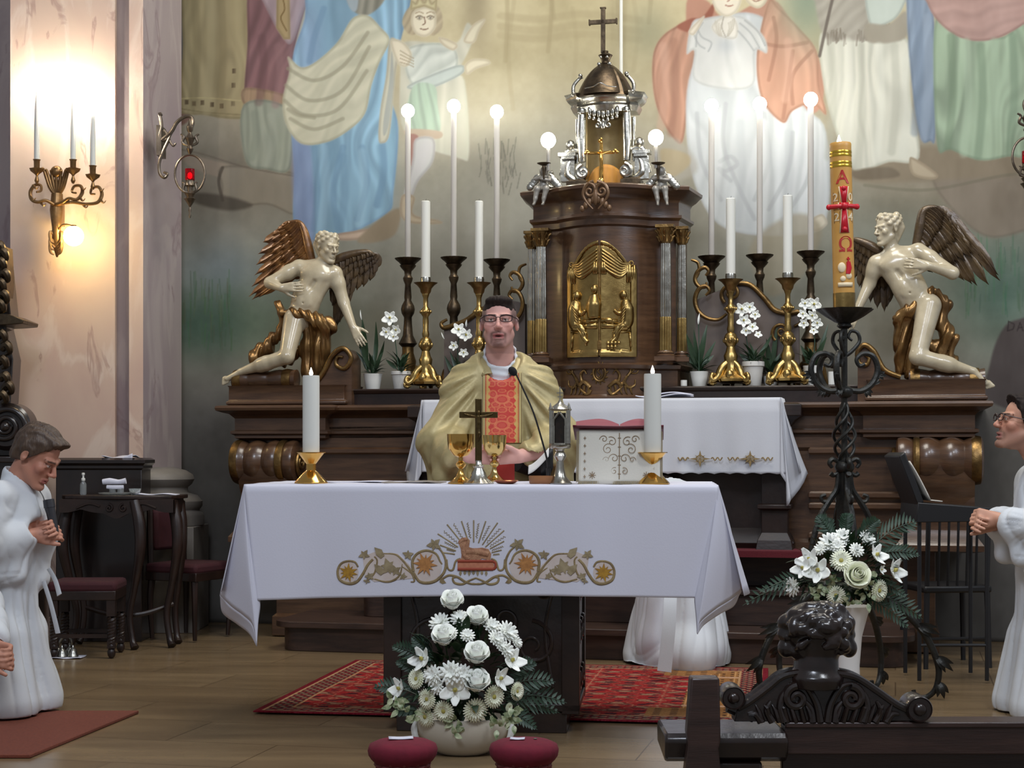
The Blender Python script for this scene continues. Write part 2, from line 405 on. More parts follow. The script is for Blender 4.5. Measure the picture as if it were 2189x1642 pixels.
# pier base mouldings
b = MB()
prof = [(.12, 1.0), (.20, .98), (.24, .955), (.25, .925), (.235, .895), (.21, .875), (.215, .84), (.27, .825), (.30, .79), (.30, .76), (.28, .735), (.30, .72), (.31, .70), (.31, .64), (.30, .64)]
b.lathe(prof, 40, (wx(318, 10.15), 10.28, 0)); b.box((wx(322, 10.2), 10.26, .32), (.60, .5, .64))
struct(b.build('trim_pier_base', m_stone, bevel=.004))

# --- predella steps of the high altar
def arect(b, u0, u1, v0, v1, z0, z1, rc=.0):
    if rc:
        pts = []
        for cx_, cy_, a0 in ((u0+rc, v0+rc, PI), (u1-rc, v0+rc, 1.5*PI)):
            for i in range(9): a = a0+i*PI/16; pts.append((cx_+rc*math.cos(a), cy_+rc*math.sin(a)))
        pts += [(u1, v1), (u0, v1)]
        b.prism(pts, z0, z1, plane='xy')
    else: b.box(((u0+u1)/2, (v0+v1)/2, (z0+z1)/2), (u1-u0, v1-v0, z1-z0))
m_step = M('step_oak', (70, 50, 40), .42, var=(4, (40, 28, 24), .8), bump=(30, .05), stretch=(1, 8, 8))
ALTM = (AX0, AY0, 0)
b = MB(); arect(b, -1.62, 1.75, -.55, 1.0, 0, .13, .12); arect(b, -1.66, 1.79, -.59, 1.0, .13, .165, .14)
struct(b.build('trim_1', m_step, loc=ALTM, rotz=-AA, bevel=.004))
b = MB(); arect(b, -1.25, 1.45, -.24, 1.0, .165, .33, .08); arect(b, -1.28, 1.48, -.27, 1.0, .33, .36, .09)
struct(b.build('trim_2', m_step, loc=ALTM, rotz=-AA, bevel=.004))
b = MB(); arect(b, -1.00, 1.28, -.02, 1.0, .36, .53); arect(b, -1.03, 1.31, -.05, 1.0, .53, .56)
struct(b.build('trim_3', m_step, loc=ALTM, rotz=-AA, bevel=.004))

# --- the painted apse wall: a grid carrying the fresco as vertex colours
WV = 1.02                                   # distance of the wall behind the altar front
NX, NY = 1040, 610
UL0 = AL(384, 0, WV)[0]; UR0 = AL(2330, 0, WV)[0]; ZT = 4.25
uu = np.linspace(UL0, UR0, NX); zz = np.concatenate([np.linspace(0, 1.2, 40, endpoint=False), np.linspace(1.2, ZT, NY-40)])
U, Z = np.meshgrid(uu, zz)
Yw = AY0-U*SA+WV*CA; Xw = AX0+U*CA+WV*SA
PXg = CX+F*Xw/Yw; PYg = HY-F*(Z-CH)/Yw      # fresco coordinates (drawn to the photograph's measures)
IMG = np.zeros((NY, NX, 3)); IMG[:] = (140, 134, 118)
def gnoise(sx, sy, seed, det=3):
    r = np.random.RandomState(seed); out = np.zeros((NY, NX)); a = 1.0; t = 0
    for o in range(det):
        gx, gy = max(3, int(1950/sx*2**o)), max(3, int(1600/sy*2**o)); g = r.rand(gy+3, gx+3)
        X = (PXg-380)/1950*gx; Y = (PYg+300)/1900*gy
        X = np.clip(X, 0, gx+.999); Y = np.clip(Y, 0, gy+.999); xi, yi = X.astype(int), Y.astype(int); fx, fy = X-xi, Y-yi
        fx = fx*fx*(3-2*fx); fy = fy*fy*(3-2*fy)
        out += a*((g[yi, xi]*(1-fx)+g[yi, xi+1]*fx)*(1-fy)+(g[yi+1, xi]*(1-fx)+g[yi+1, xi+1]*fx)*fy); t += a; a *= .55
    return out/t
def blob(x, y, rx, ry, col, a=1.0, pw=1.0, rot=0):
    dx, dy = PXg-x, PYg-y
    if rot: c_, s_ = math.cos(rot), math.sin(rot); dx, dy = dx*c_+dy*s_, -dx*s_+dy*c_
    w = a*np.exp(-((dx/rx)**2+(dy/ry)**2)**pw); IMG[:] = IMG*(1-w[..., None])+np.array(col)*w[..., None]
def pmask(pts, soft=2.0, smooth=6):
    P = cr(pts, smooth, True) if smooth else np.array(pts, float)
    x0, y0 = P.min(0)-8; x1, y1 = P.max(0)+8
    sel = (PXg > x0) & (PXg < x1) & (PYg > y0) & (PYg < y1); X, Y = PXg[sel], PYg[sel]
    ins = np.zeros(len(X), bool); dist = np.full(len(X), 1e9); n = len(P)
    for i in range(n):
        ax, ay = P[i]; bx, by = P[(i+1) % n]
        c = ((ay > Y) != (by > Y)); t = (Y-ay)/((by-ay) if by != ay else 1e-9); ins ^= c & (X < ax+t*(bx-ax))
        L2 = (bx-ax)**2+(by-ay)**2+1e-9; h = np.clip(((X-ax)*(bx-ax)+(Y-ay)*(by-ay))/L2, 0, 1)
        dist = np.minimum(dist, (X-ax-h*(bx-ax))**2+(Y-ay-h*(by-ay))**2)
    d = np.sqrt(dist)*np.where(ins, 1, -1); a = np.zeros((NY, NX)); dd = np.full((NY, NX), -99.0)
    a[sel] = sstep(-soft, soft, d); dd[sel] = d; return a, dd
def poly(pts, col, soft=2.0, smooth=6, folds=None, edge=None, alpha=1.0, tex=4):
    """painted area; folds = (direction deg, wavelength px, strength, seed); edge = outline colour"""
    a, dd = pmask(pts, soft, smooth); C = np.tile(np.array(col, float), (NY, NX, 1))
    if folds:
        ang, wl, st, seed = folds; r = np.random.RandomState(seed); th = math.radians(ang)
        q = (PXg*math.cos(th)+PYg*math.sin(th)); p = (-PXg*math.sin(th)+PYg*math.cos(th))
        n = gnoise(150, 260, seed+50, 3)-.5; n2 = gnoise(90, 200, seed+80, 2)
        s = np.sin((q+n*wl*5)/wl*2*PI+r.rand()*6)*n2*1.3+.6*(gnoise(wl*1.3, wl*9, seed+20, 2)-.5)*2+.4*np.sin((q+n*wl*6)/wl*2*PI*1.9+p*.01)*(1-n2)
        s = s+.35*np.clip(-np.abs(np.sin((q+n*wl*5)/wl*PI+1))+.25, 0, 1)*-4*n2
        C = C*(1+st*s[..., None]*.34)
    C += ((gnoise(30, 60, 91)-.5)*tex*4)[..., None]
    if edge is not None:
        w = np.clip(1-np.abs(dd-2)/5, 0, 1)*.5; C = C*(1-w[..., None])+np.array(edge)*w[..., None]
    a = (a*alpha)[..., None]; IMG[:] = IMG*(1-a)+C*a
def stroke(pts, col, w=2.0, a=.8, smooth=8):
    w = max(w, 2.1)
    P = cr(pts, smooth) if smooth else np.array(pts, float)
    x0, y0 = P.min(0)-w*2; x1, y1 = P.max(0)+w*2
    sel = (PXg > x0) & (PXg < x1) & (PYg > y0) & (PYg < y1); X, Y = PXg[sel], PYg[sel]
    if not len(X): return
    dist = np.full(len(X), 1e9)
    for i in range(len(P)-1):
        (ax, ay), (bx, by) = P[i], P[i+1]; L2 = (bx-ax)**2+(by-ay)**2+1e-9; h = np.clip(((X-ax)*(bx-ax)+(Y-ay)*(by-ay))/L2, 0, 1)
        dist = np.minimum(dist, (X-ax-h*(bx-ax))**2+(Y-ay-h*(by-ay))**2)
    m_ = a*sstep(w, w*.3, np.sqrt(dist)); IMG[sel] = IMG[sel]*(1-m_[:, None])+np.array(col)*m_[:, None]
# ground tones
top = sstep(420, 60, PYg); IMG[:] = IMG*(1-top[..., None])+np.array((172, 160, 124))*top[..., None]
blob(1290, 40, 420, 260, (186, 170, 122), .8); blob(1150, 420, 300, 180, (150, 150, 140), .6)
blob(520, 420, 170, 140, (118, 108, 92), .8); blob(620, 600, 340, 130, (128, 130, 116), .8)
blob(520, 590, 110, 70, (120, 138, 148), .7); blob(470, 700, 130, 70, (56, 88, 68), .9); blob(600, 700, 200, 70, (70, 100, 80), .5)
blob(2130, 620, 120, 130, (62, 100, 84), .9); blob(1960, 520, 230, 120, (116, 124, 108), .7); blob(2050, 400, 260, 90, (130, 116, 92), .8)
blob(1650, 640, 260, 120, (118, 122, 110), .7); blob(1050, 640, 200, 120, (122, 120, 110), .7)
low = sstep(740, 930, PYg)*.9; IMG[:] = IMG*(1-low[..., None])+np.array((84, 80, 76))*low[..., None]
IMG += ((gnoise(200, 90, 5)-.5)*34)[..., None]; IMG += ((gnoise(40, 120, 6)-.5)*12)[..., None]; IMG += ((gnoise(14, 12, 16)-.5)*9)[..., None]
for x, y0, y1, s_, a in ((1098, -60, 150, 6, .3), (1120, 10, 250, -14, .18), (1186, -60, 130, 10, .32), (1203, -40, 60, -6, .25), (1240, 40, 190, 8, .14), (1345, -60, 120, -10, .26), (1364, 0, 170, 12, .16), (1398, -60, 70, 6, .3)): stroke([(x, y0), (x+s_, (y0+y1)/2), (x+s_*.3, y1)], (140, 124, 84), 7, a)
for y in (55, 78, 96): stroke([(1090, y), (1170, y+8), (1260, y-3), (1380, y+10)], (150, 134, 94), 12, .28)
blob(1040, 20, 30, 120, (120, 106, 78), .5); blob(1400, 90, 50, 60, (126, 126, 96), .6); blob(1085, 365, 60, 60, (110, 106, 94), .6)
# rocks left
poly([(430, 345), (520, 365), (560, 380), (560, 400), (510, 395), (440, 370)], (140, 124, 106), 3)
poly([(510, 368), (640, 378), (668, 400), (662, 470), (600, 450), (515, 455), (505, 410)], (134, 124, 106), 3, edge=(90, 80, 66))
poly([(440, 425), (510, 430), (570, 450), (520, 462), (450, 445)], (84, 76, 64), 5); stroke([(508, 372), (500, 400), (508, 440)], (70, 60, 50), 5, .7)
stroke([(400, 330), (470, 345), (560, 372), (660, 390)], (104, 92, 78), 3, .6)
for i in range(60):
    x = 400+RNG.rand()*130; y = 640+RNG.rand()*120; stroke([(x, y), (x+RNG.rand()*8-4, y-30-RNG.rand()*30)], (56+RNG.rand()*40, 84+RNG.rand()*40, 66), 2.2, .35, 0)
for i in range(60):
    x = 2060+RNG.rand()*120; y = 560+RNG.rand()*130; stroke([(x, y), (x+RNG.rand()*8-4, y-30-RNG.rand()*40)], (44+RNG.rand()*40, 84+RNG.rand()*40, 72), 2.2, .3, 0)
for i in range(46):
    x = 1045+RNG.rand()*80; y = 340+RNG.rand()*90; stroke([(x, y), (x+RNG.rand()*14-7, y-14-RNG.rand()*22)], (96, 94, 84), 2, .5, 0)
# rocks right
poly([(1990, 390), (2080, 380), (2240, 360), (2240, 470), (2120, 520), (2040, 470)], (132, 118, 100), 6, edge=(104, 92, 76))
poly([(1840, 340), (1960, 330), (2240, 330), (2240, 380), (2000, 400), (1830, 400)], (134, 118, 94), 8)
stroke([(1850, 410), (1980, 420), (2140, 390), (2240, 380)], (110, 104, 82), 5, .5)
poly([(2110, 860), (2112, 780), (2135, 715), (2170, 690), (2260, 690), (2260, 880)], (78, 68, 66), 4)
# left robed figures
poly([(388, -40), (436, -40), (432, 60), (424, 150), (404, 268), (386, 290)], (96, 98, 112), 3, folds=(0, 26, .25, 1), edge=(70, 72, 80))
poly([(436, -40), (576, -40), (566, 120), (556, 250), (560, 268), (520, 270), (470, 262), (414, 250), (424, 140)], (156, 140, 96), 2.5, folds=(-4, 46, .34, 2), edge=(110, 98, 62))
for i, (x, y) in enumerate([(433, 235), (448, 238), (466, 236), (486, 240), (506, 243), (530, 238), (532, 170), (531, 200)]):
    poly([(x-4, y-5), (x+4, y-5), (x+4, y+5), (x-4, y+5)], (92, 74, 48), 1, 0)
stroke([(418, 228), (470, 226), (545, 232)], (190, 174, 112), 1.6, .6); stroke([(416, 248), (470, 256), (552, 262)], (120, 104, 66), 2, .6)
poly([(400, 262), (440, 262), (430, 280), (405, 284)], (120, 84, 70), 3)
poly([(572, -40), (690, -40), (660, 120), (646, 246), (600, 248), (556, 236), (560, 120)], (126, 84, 88), 2.5, folds=(0, 38, .3, 3), edge=(90, 58, 60))
poly([(556, 205), (646, 222), (640, 252), (598, 250), (553, 240)], (152, 122, 92), 2, folds=(0, 18, .2, 4), edge=(110, 84, 62))
poly([(552, 240), (646, 250), (650, 372), (600, 376), (556, 358)], (132, 140, 124), 2.5, folds=(0, 40, .25, 5), edge=(96, 104, 92))
poly([(574, -40), (700, -40), (672, 60), (654, 110), (636, 104), (600, 40)], (156, 132, 140), 2.5, folds=(20, 36, .22, 6), edge=(120, 96, 104))
poly([(622, -40), (648, -40), (650, 104), (636, 104), (620, 80)], (166, 140, 92), 2, 0, edge=(120, 100, 60)); stroke([(632, 10), (638, 40), (630, 60), (642, 86)], (112, 84, 40), 2.5, .7)
# blue lady
poly([(700, -60), (900, -60), (905, 10), (880, 110), (858, 210), (876, 290), (866, 420), (850, 470), (740, 520), (662, 505), (658, 380), (650, 260), (655, 140), (680, 60)], (112, 158, 190), 2.5, folds=(-6, 40, .34, 7), edge=(84, 120, 166))
poly([(655, 300), (690, 310), (700, 515), (662, 508)], (112, 128, 180), 6, alpha=.7); blob(690, 120, 26, 90, (120, 150, 196), .6); blob(800, 420, 60, 70, (126, 178, 212), .6)
for p in ([(760, 330), (740, 420), (750, 500)], [(800, 330), (810, 400), (790, 480)], [(700, 330), (706, 420), (698, 500)], [(840, 300), (846, 380), (830, 450)], [(720, 40), (700, 100), (690, 150)]): stroke(p, (84, 126, 166), 10, .4)
poly([(752, -50), (860, -50), (848, 20), (812, 54), (786, 48), (768, 20)], (128, 126, 112), 3, folds=(10, 26, .35, 8)); poly([(758, -50), (792, -50), (790, 40), (770, 30)], (140, 156, 166), 3)
poly([(780, 60), (812, 54), (838, 78), (858, 106), (838, 150), (820, 200), (806, 260), (770, 296), (724, 320), (672, 322), (640, 280), (634, 228), (648, 170), (645, 140), (672, 162), (704, 150), (748, 110)], (184, 182, 156), 2.5, folds=(58, 40, .16, 9), edge=(140, 136, 108))
for p in ([(645, 165), (700, 190), (760, 160), (812, 90)], [(640, 200), (690, 232), (760, 210), (815, 120)], [(638, 232), (680, 262), (750, 250), (810, 170)], [(650, 270), (700, 292), (760, 270)], [(645, 250), (666, 262), (700, 268)]): stroke(p, (140, 136, 110), 6, .55)
poly([(858, 104), (850, 180), (838, 250), (834, 310), (842, 322), (858, 300), (870, 180), (878, 118)], (184, 180, 160), 2, edge=(130, 126, 108)); poly([(862, 130), (856, 200), (844, 280), (846, 306), (856, 280), (866, 190)], (150, 156, 150), 2)
poly([(740, 512), (780, 505), (830, 498), (836, 508), (800, 522), (752, 524)], (186, 158, 134), 2, edge=(120, 96, 80)); poly([(790, 524), (850, 470), (880, 460), (870, 510), (830, 528)], (142, 124, 98), 4)
# boy with a crown
SK = (196, 188, 160)
poly([(880, 120), (900, 108), (960, 112), (1000, 110), (1020, 70), (1034, 96), (1012, 150), (985, 186), (1014, 190), (1024, 340), (1000, 352), (890, 300), (880, 160)], (176, 176, 160), 3, folds=(0, 34, .14, 10), alpha=.9)
poly([(890, 130), (940, 112), (990, 120), (1000, 160), (970, 196), (905, 200)], (178, 186, 178), 2.5, folds=(60, 26, .2, 11), edge=(134, 140, 130))
poly([(900, 198), (1000, 158), (1010, 176), (950, 205), (908, 210)], (166, 178, 174), 2, edge=(120, 130, 124))
poly([(905, 205), (950, 200), (958, 240), (960, 300), (896, 298)], (146, 170, 150), 2.5, folds=(0, 20, .25, 12)); poly([(895, 292), (962, 296), (960, 312), (896, 306)], (170, 150, 128), 2)
poly([(896, 306), (918, 308), (912, 352), (904, 370), (894, 350)], (150, 104, 96), 2)
poly([(912, 312), (950, 312), (948, 360), (918, 400), (904, 432), (888, 428), (900, 380), (906, 350)], (174, 174, 178), 2.5, edge=(130, 128, 126))
poly([(884, 430), (910, 434), (908, 470), (960, 482), (962, 490), (900, 488), (880, 470)], (174, 156, 128), 2, edge=(124, 104, 82))
poly([(896, 40), (930, 18), (962, 40), (968, 78), (950, 96), (930, 90), (900, 94), (884, 70)], (166, 150, 118), 2.5, folds=(30, 12, .2, 13))
poly([(906, 48), (930, 36), (952, 46), (954, 78), (936, 98), (914, 94), (903, 74)], (208, 198, 170), 2, edge=(150, 134, 108))
for x in (920, 943):
    stroke([(x-7, 58), (x, 55), (x+7, 58)], (120, 104, 82), 2.4, .8); stroke([(x-5, 61), (x, 63), (x+5, 61)], (150, 134, 108), 1.8, .6); blob(x, 59.5, 2.4, 2.6, (84, 80, 74), .85); stroke([(x-8, 50), (x, 47), (x+8, 50)], (150, 128, 98), 2, .7)
for p in ([(930, 58), (932, 70), (927, 74)], [(922, 82), (930, 84), (938, 82)]): stroke(p, (136, 106, 84), 2.2, .9)
poly([(900, 44), (902, 20), (912, 28), (920, 10), (930, 26), (938, 8), (946, 28), (958, 18), (956, 46), (930, 36)], (188, 176, 130), 1.5, 0, edge=(120, 104, 70))
poly([(860, 106), (884, 108), (904, 134), (896, 160), (878, 158), (866, 136)], (206, 196, 170), 2.5, edge=(150, 138, 112))
for k in range(4): stroke([(880, 128+k*8), (900, 140+k*6), (908, 144+k*6)], (150, 136, 110), 1.8, .7)
poly([(1014, 160), (1030, 146), (1060, 146), (1068, 156), (1040, 166), (1020, 178)], SK, 2, edge=(150, 130, 104)); poly([(1012, 108), (1030, 76), (1052, 62), (1058, 66), (1046, 86), (1034, 112)], SK, 2, edge=(150, 130, 104))
poly([(960, 100), (980, 104), (1000, 116), (990, 128), (968, 116)], SK, 2, edge=(150, 130, 104))
# seated mother in red with the child
poly([(1478, 30), (1520, 24), (1560, 60), (1650, 20), (1700, 70), (1760, 160), (1756, 250), (1700, 260), (1600, 250), (1500, 200)], (176, 120, 96), 3)
poly([(1536, 30), (1516, 56), (1480, 66), (1430, 96), (1408, 140), (1410, 220), (1430, 280), (1466, 324), (1480, 260), (1492, 180), (1500, 130), (1520, 70)], (180, 126, 100), 2.5, folds=(6, 30, .28, 15), edge=(122, 76, 58))
poly([(1536, 28), (1512, 58), (1486, 62), (1458, 80), (1500, 92), (1530, 62)], (150, 82, 62), 3)
poly([(1488, 170), (1560, 60), (1640, 60), (1680, 130), (1720, 240), (1770, 300), (1770, 480), (1700, 515), (1560, 500), (1500, 420), (1478, 300)], (176, 182, 186), 3, folds=(4, 46, .16, 16), edge=(150, 154, 158))
for p in ([(1500, 260), (1510, 360), (1550, 440)], [(1560, 240), (1556, 330), (1590, 420), (1620, 480)], [(1640, 260), (1650, 360), (1620, 440)], [(1700, 300), (1690, 380), (1650, 460)], [(1740, 320), (1730, 400), (1680, 480)], [(1548, 360), (1570, 350), (1584, 366), (1560, 380), (1546, 376), (1570, 400)]): stroke(p, (146, 150, 154), 7, .5)
poly([(1650, 24), (1672, 40), (1712, 80), (1750, 130), (1756, 200), (1770, 262), (1740, 240), (1700, 255), (1680, 280), (1640, 240), (1625, 180), (1628, 110)], (190, 134, 106), 2.5, folds=(-8, 40, .25, 17), edge=(134, 84, 62))
for p in ([(1640, 114), (1680, 120), (1730, 112)], [(1660, 60), (1666, 110), (1650, 190)], [(1700, 130), (1690, 200), (1680, 270)], [(1740, 130), (1700, 180), (1700, 240)]): stroke(p, (144, 90, 68), 6, .5)
poly([(1490, 70), (1520, 60), (1560, 55), (1600, 60), (1640, 100), (1646, 134), (1622, 130), (1618, 200), (1560, 210), (1494, 190), (1494, 130), (1478, 134)], (186, 188, 186), 2.5, folds=(-12, 30, .14, 18), edge=(146, 148, 148))
poly([(1530, 80), (1548, 60), (1574, 56), (1586, 80), (1580, 104), (1548, 100)], (200, 196, 184), 2, edge=(156, 150, 138)); stroke([(1556, 58), (1552, 80), (1560, 100)], (150, 144, 130), 2.2, .8)
for k in range(4): stroke([(1538+k*4, 66+k*3), (1540+k*3, 84), (1546+k*2, 98)], (166, 158, 142), 2, .6); stroke([(1578-k*4, 62+k*3), (1576-k*3, 82), (1566-k, 98)], (166, 158, 142), 2, .6)
for p in ([(1500, 80), (1510, 100), (1530, 112), (1524, 130)], [(1494, 96), (1504, 116), (1516, 124)], [(1590, 72), (1612, 92), (1630, 122)], [(1586, 88), (1604, 108), (1618, 128)], [(1600, 66), (1626, 88), (1642, 118)], [(1512, 70), (1500, 92), (1498, 120)]): stroke(p, (142, 146, 146), 3, .6)
poly([(1482, 88), (1506, 62), (1516, 56), (1512, 68), (1494, 96)], (204, 194, 174), 2, edge=(150, 134, 112)); blob(1560, 118, 20, 16, (150, 158, 166), .5)
poly([(1528, -20), (1560, -30), (1594, -20), (1594, 20), (1582, 48), (1560, 58), (1540, 44), (1530, 20)], (208, 198, 176), 2, edge=(156, 142, 118))
poly([(1520, -30), (1540, -40), (1536, -4), (1534, 22), (1524, 14)], (176, 150, 112), 2)
for x in (1554, 1580):
    stroke([(x-8, 7), (x, 3), (x+8, 7)], (120, 106, 86), 2.4, .8); stroke([(x-6, 10), (x, 12), (x+6, 10)], (160, 146, 122), 1.8, .6); blob(x, 7.5, 3, 3.2, (84, 92, 100), .95); stroke([(x-9, -3), (x, -6), (x+9, -3)], (160, 140, 108), 2, .6)
for p in ([(1566, 10), (1568, 22), (1564, 26)], [(1560, 34), (1567, 36), (1575, 34)]): stroke(p, (164, 112, 94), 2.3, .9)
poly([(1600, -30), (1662, -30), (1652, 10), (1640, 34), (1622, 40), (1600, 20)], (206, 194, 166), 2, edge=(150, 134, 106)); stroke([(1612, 18), (1622, 26), (1634, 22)], (150, 104, 86), 2.3, .9); poly([(1640, -30), (1668, -30), (1656, 4)], (80, 66, 56), 2)
stroke([(1622, -30), (1628, 4), (1620, 8)], (160, 140, 112), 2.2, .7)
poly([(1740, 480), (1762, 470), (1772, 490), (1752, 506), (1738, 500)], (200, 190, 168), 2, edge=(140, 128, 108))
poly([(1420, 300), (1480, 330), (1500, 380), (1440, 400), (1400, 340)], (160, 154, 142), 6, alpha=.6); poly([(1424, 335), (1480, 345), (1482, 370), (1440, 392)], (168, 146, 104), 4, alpha=.7)
blob(1730, 20, 60, 90, (118, 136, 112), .9)
# shepherd figure
poly([(1756, 100), (1790, 96), (1934, 100), (1944, 220), (1964, 352), (1900, 362), (1850, 380), (1822, 372), (1790, 300), (1764, 200)], (190, 190, 174), 2.5, folds=(-3, 34, .18, 20), edge=(150, 150, 130))
poly([(1750, -40), (1862, -40), (1860, 60), (1856, 104), (1800, 108), (1770, 104), (1752, 60)], (150, 144, 130), 5, folds=(30, 14, .12, 21))
for i in range(46):
    x = 1766+RNG.rand()*165; y = 92+RNG.rand()*18+(-14 if x > 1860 else 0); stroke([(x, y-10), (x+RNG.rand()*10-5, y+12)], (112, 100, 86), 3, .5, 0)
poly([(1856, -40), (1950, -40), (1930, 40), (1900, 72), (1860, 74)], (170, 182, 172), 2.5, edge=(124, 132, 122)); poly([(1852, 74), (1900, 74), (1936, 48), (1934, 104), (1860, 112)], (146, 138, 120), 4)
stroke([(1796, -30), (1776, 50), (1756, 140)], (96, 86, 76), 5, .9)
poly([(1944, 352), (1968, 362), (2002, 388), (1990, 398), (1950, 388)], (176, 158, 128), 2, edge=(124, 106, 80)); poly([(1826, 380), (1900, 372), (1920, 392), (1840, 398)], (112, 98, 78), 4)
# blue column, green and pink figures
poly([(1940, -40), (1976, -40), (1996, 80), (1998, 300), (1986, 318), (1966, 310), (1948, 200), (1938, 60)], (116, 136, 160), 3, folds=(0, 30, .2, 23), edge=(88, 104, 128))
poly([(1998, 60), (2060, 90), (2140, 100), (2230, 40), (2230, 330), (2150, 350), (2090, 358), (2030, 336), (2000, 320)], (140, 164, 134), 3, folds=(0, 54, .3, 24), edge=(104, 128, 100))
poly([(1966, -40), (2230, -40), (2230, 30), (2180, 76), (2120, 106), (2060, 106), (2010, 76), (1980, 30)], (172, 132, 122), 2.5, folds=(70, 36, .16, 25), edge=(128, 90, 82)); stroke([(2100, 16), (2140, 4), (2180, -20)], (120, 80, 74), 4, .6)
# feet of the background pair and earth under the candles
poly([(1610, 540), (1700, 470), (1760, 500), (1720, 600), (1650, 640)], (146, 134, 108), 7, alpha=.7)
for x, y0, y1, c in ((1780, 110, 350, (150, 150, 134)), (1815, 110, 365, (206, 206, 192)), (1842, 120, 370, (152, 152, 136)), (1880, 120, 355, (204, 206, 192)), (1912, 120, 340, (156, 156, 140)), (1935, 150, 345, (198, 200, 186)), (2030, 100, 330, (96, 122, 92)), (2062, 110, 345, (160, 184, 154)), (2092, 120, 350, (98, 124, 96)), (2120, 110, 345, (156, 182, 150)), (2158, 100, 340, (100, 128, 100)), (450, 20, 250, (122, 108, 70)), (480, 0, 255, (172, 158, 112)), (505, 20, 260, (126, 110, 72)), (540, 10, 250, (170, 154, 108)), (590, 100, 235, (100, 64, 68)), (625, 120, 240, (146, 102, 106)), (575, 260, 350, (110, 120, 106)), (610, 265, 365, (152, 160, 144)), (720, 330, 500, (130, 172, 202)), (760, 350, 500, (92, 136, 172)), (800, 340, 490, (134, 178, 206)), (840, 330, 450, (94, 140, 176)), (1960, 20, 300, (96, 116, 142)), (1980, 60, 310, (134, 152, 174)), (1540, 270, 470, (194, 200, 206)), (1590, 280, 490, (156, 162, 168)), (1640, 280, 490, (196, 202, 208)), (1690, 300, 480, (158, 164, 170)), (1430, 120, 290, (196, 146, 122)), (1452, 110, 300, (146, 96, 76)), (1690, 110, 230, (204, 152, 126))):
    stroke([(x, y0), (x+4, (y0+y1)/2), (x-6, y1)], c, 13, .42)
# signature lower right
for p in ([(2150, 694), (2148, 714)], [(2150, 694), (2162, 700), (2160, 710), (2148, 714)], [(2168, 714), (2174, 696), (2180, 714)], [(2170, 707), (2178, 707)], [(2186, 696), (2186, 714), (2196, 714)]): stroke(p, (54, 44, 44), 1.8, .8, 0)
b = MB(); P3 = np.stack([Xw, Yw, Z], -1)
def lina(I): x = np.clip(I/255.0, 0, 1); return np.where(x <= .04045, x/12.92, ((x+.055)/1.055)**2.4)
GR = IMG.mean(-1, keepdims=True); IMG = GR*np.array((1.01, 1.0, .95))*.30+IMG*.70+3
b.grid(P3, col=lina(IMG*.96), flip=False)
m_fresco = M('fresco', (150, 150, 130), .8, attr=True, spec=.15)
wb_ = struct(b.build('wall_back', m_fresco, smooth=180, fix=False)); wb_.modifiers.new('thick', 'SOLIDIFY').thickness = -.25
# ================================================================ HIGH ALTAR
def offset_plan(P, o):
    P = np.array(P, float); n = len(P); out = []
    for i in range(n):
        a = P[i]-P[i-1] if i > 0 else P[1]-P[0]; b_ = P[i+1]-P[i] if i < n-1 else P[-1]-P[-2]
        na = np.array((a[1], -a[0]))/max(np.hypot(*a), 1e-9); nb = np.array((b_[1], -b_[0]))/max(np.hypot(*b_), 1e-9)
        m = na+nb; m /= max(np.hypot(*m), 1e-9); out.append(P[i]+m*o/max(m.dot(na), .5))
    return np.array(out)
def sweep(b, plan, prof, cap=True, col=None, zb=0.0):
    """moulding: profile (outward, z) carried along a plan polyline that runs left to right with its front facing -y"""
    G = []
    for o, z in prof:
        Q = offset_plan(plan, o); G.append([(x, y, z+zb) for x, y in Q])
    b.grid(G, col=col)
    if cap:
        for z_i in (0, -1):
            n = len(G[z_i]); b.add(G[z_i], [tuple(range(n))], col)
    return b
def rect(u0, u1, v0, v1): return [(u0, v1), (u0, v0), (u1, v0), (u1, v1)]
ha = thing('high_altar', 'carved brown wooden high altar with moulded ledges and fluted end consoles behind the celebrant', 'altar', ALTM, -AA)
UL, UR = AL(475, 870, 0)[0], AL(2125, 860, 0)[0]
b = MB()
sweep(b, rect(UL+.30, UR-.30, .10, .95), [(0, 0), (.02, .01), (.02, .12), (0, .14), (0, .56)])
sweep(b, rect(UL+.12, UR-.12, .02, .95), [(0, .56), (0, .60), (-.02, .62), (-.02, 1.10), (0, 1.12), (0, 1.24)])
for u0, u1 in ((UL+.16, -.98), (.98+.26, UR-.16)):      # carved frames of the side panels
    for z0, z1 in ((.62, .82), (.84, 1.12)):
        sweep(b, rect(u0+.30*(u0 < 0), u1-.3*(u0 > 0), .0, .5), [(0, z0), (.010, z0+.01), (.010, z0+.03), (0, z0+.04)], cap=False)
        sweep(b, rect(u0+.30*(u0 < 0), u1-.3*(u0 > 0), .0, .5), [(0, z1-.04), (.010, z1-.03), (.010, z1-.01), (0, z1)], cap=False)
b.build('altar_body', m_wood, ha, bevel=.003, smooth=15)
b = MB(); cor = [(-.04, 1.16), (0, 1.175), (.0, 1.19), (.02, 1.2), (.02, 1.215), (.0, 1.222), (.0, 1.29), (.025, 1.315), (.06, 1.325), (.085, 1.335), (.09, 1.35), (.085, 1.362), (.06, 1.366), (-.3, 1.368)]
sweep(b, rect(UL+.1, UR-.1, .02, .97), cor)
sweep(b, rect(UL+.1, UL+.66, -.05, .4), cor); sweep(b, rect(UR-.68, UR-.1, -.05, .4), cor)
b.build('cornice', m_wood, ha)
b = MB(); sweep(b, rect(AL(745, 833, .04)[0], AL(1880, 833, .04)[0], .06, .96), [(0, 1.36), (0, 1.43), (.015, 1.44), (.02, 1.452), (.012, 1.46), (-.05, 1.46)])
b.build('candle_shelf', m_woodd, ha)
GZ = 1.46
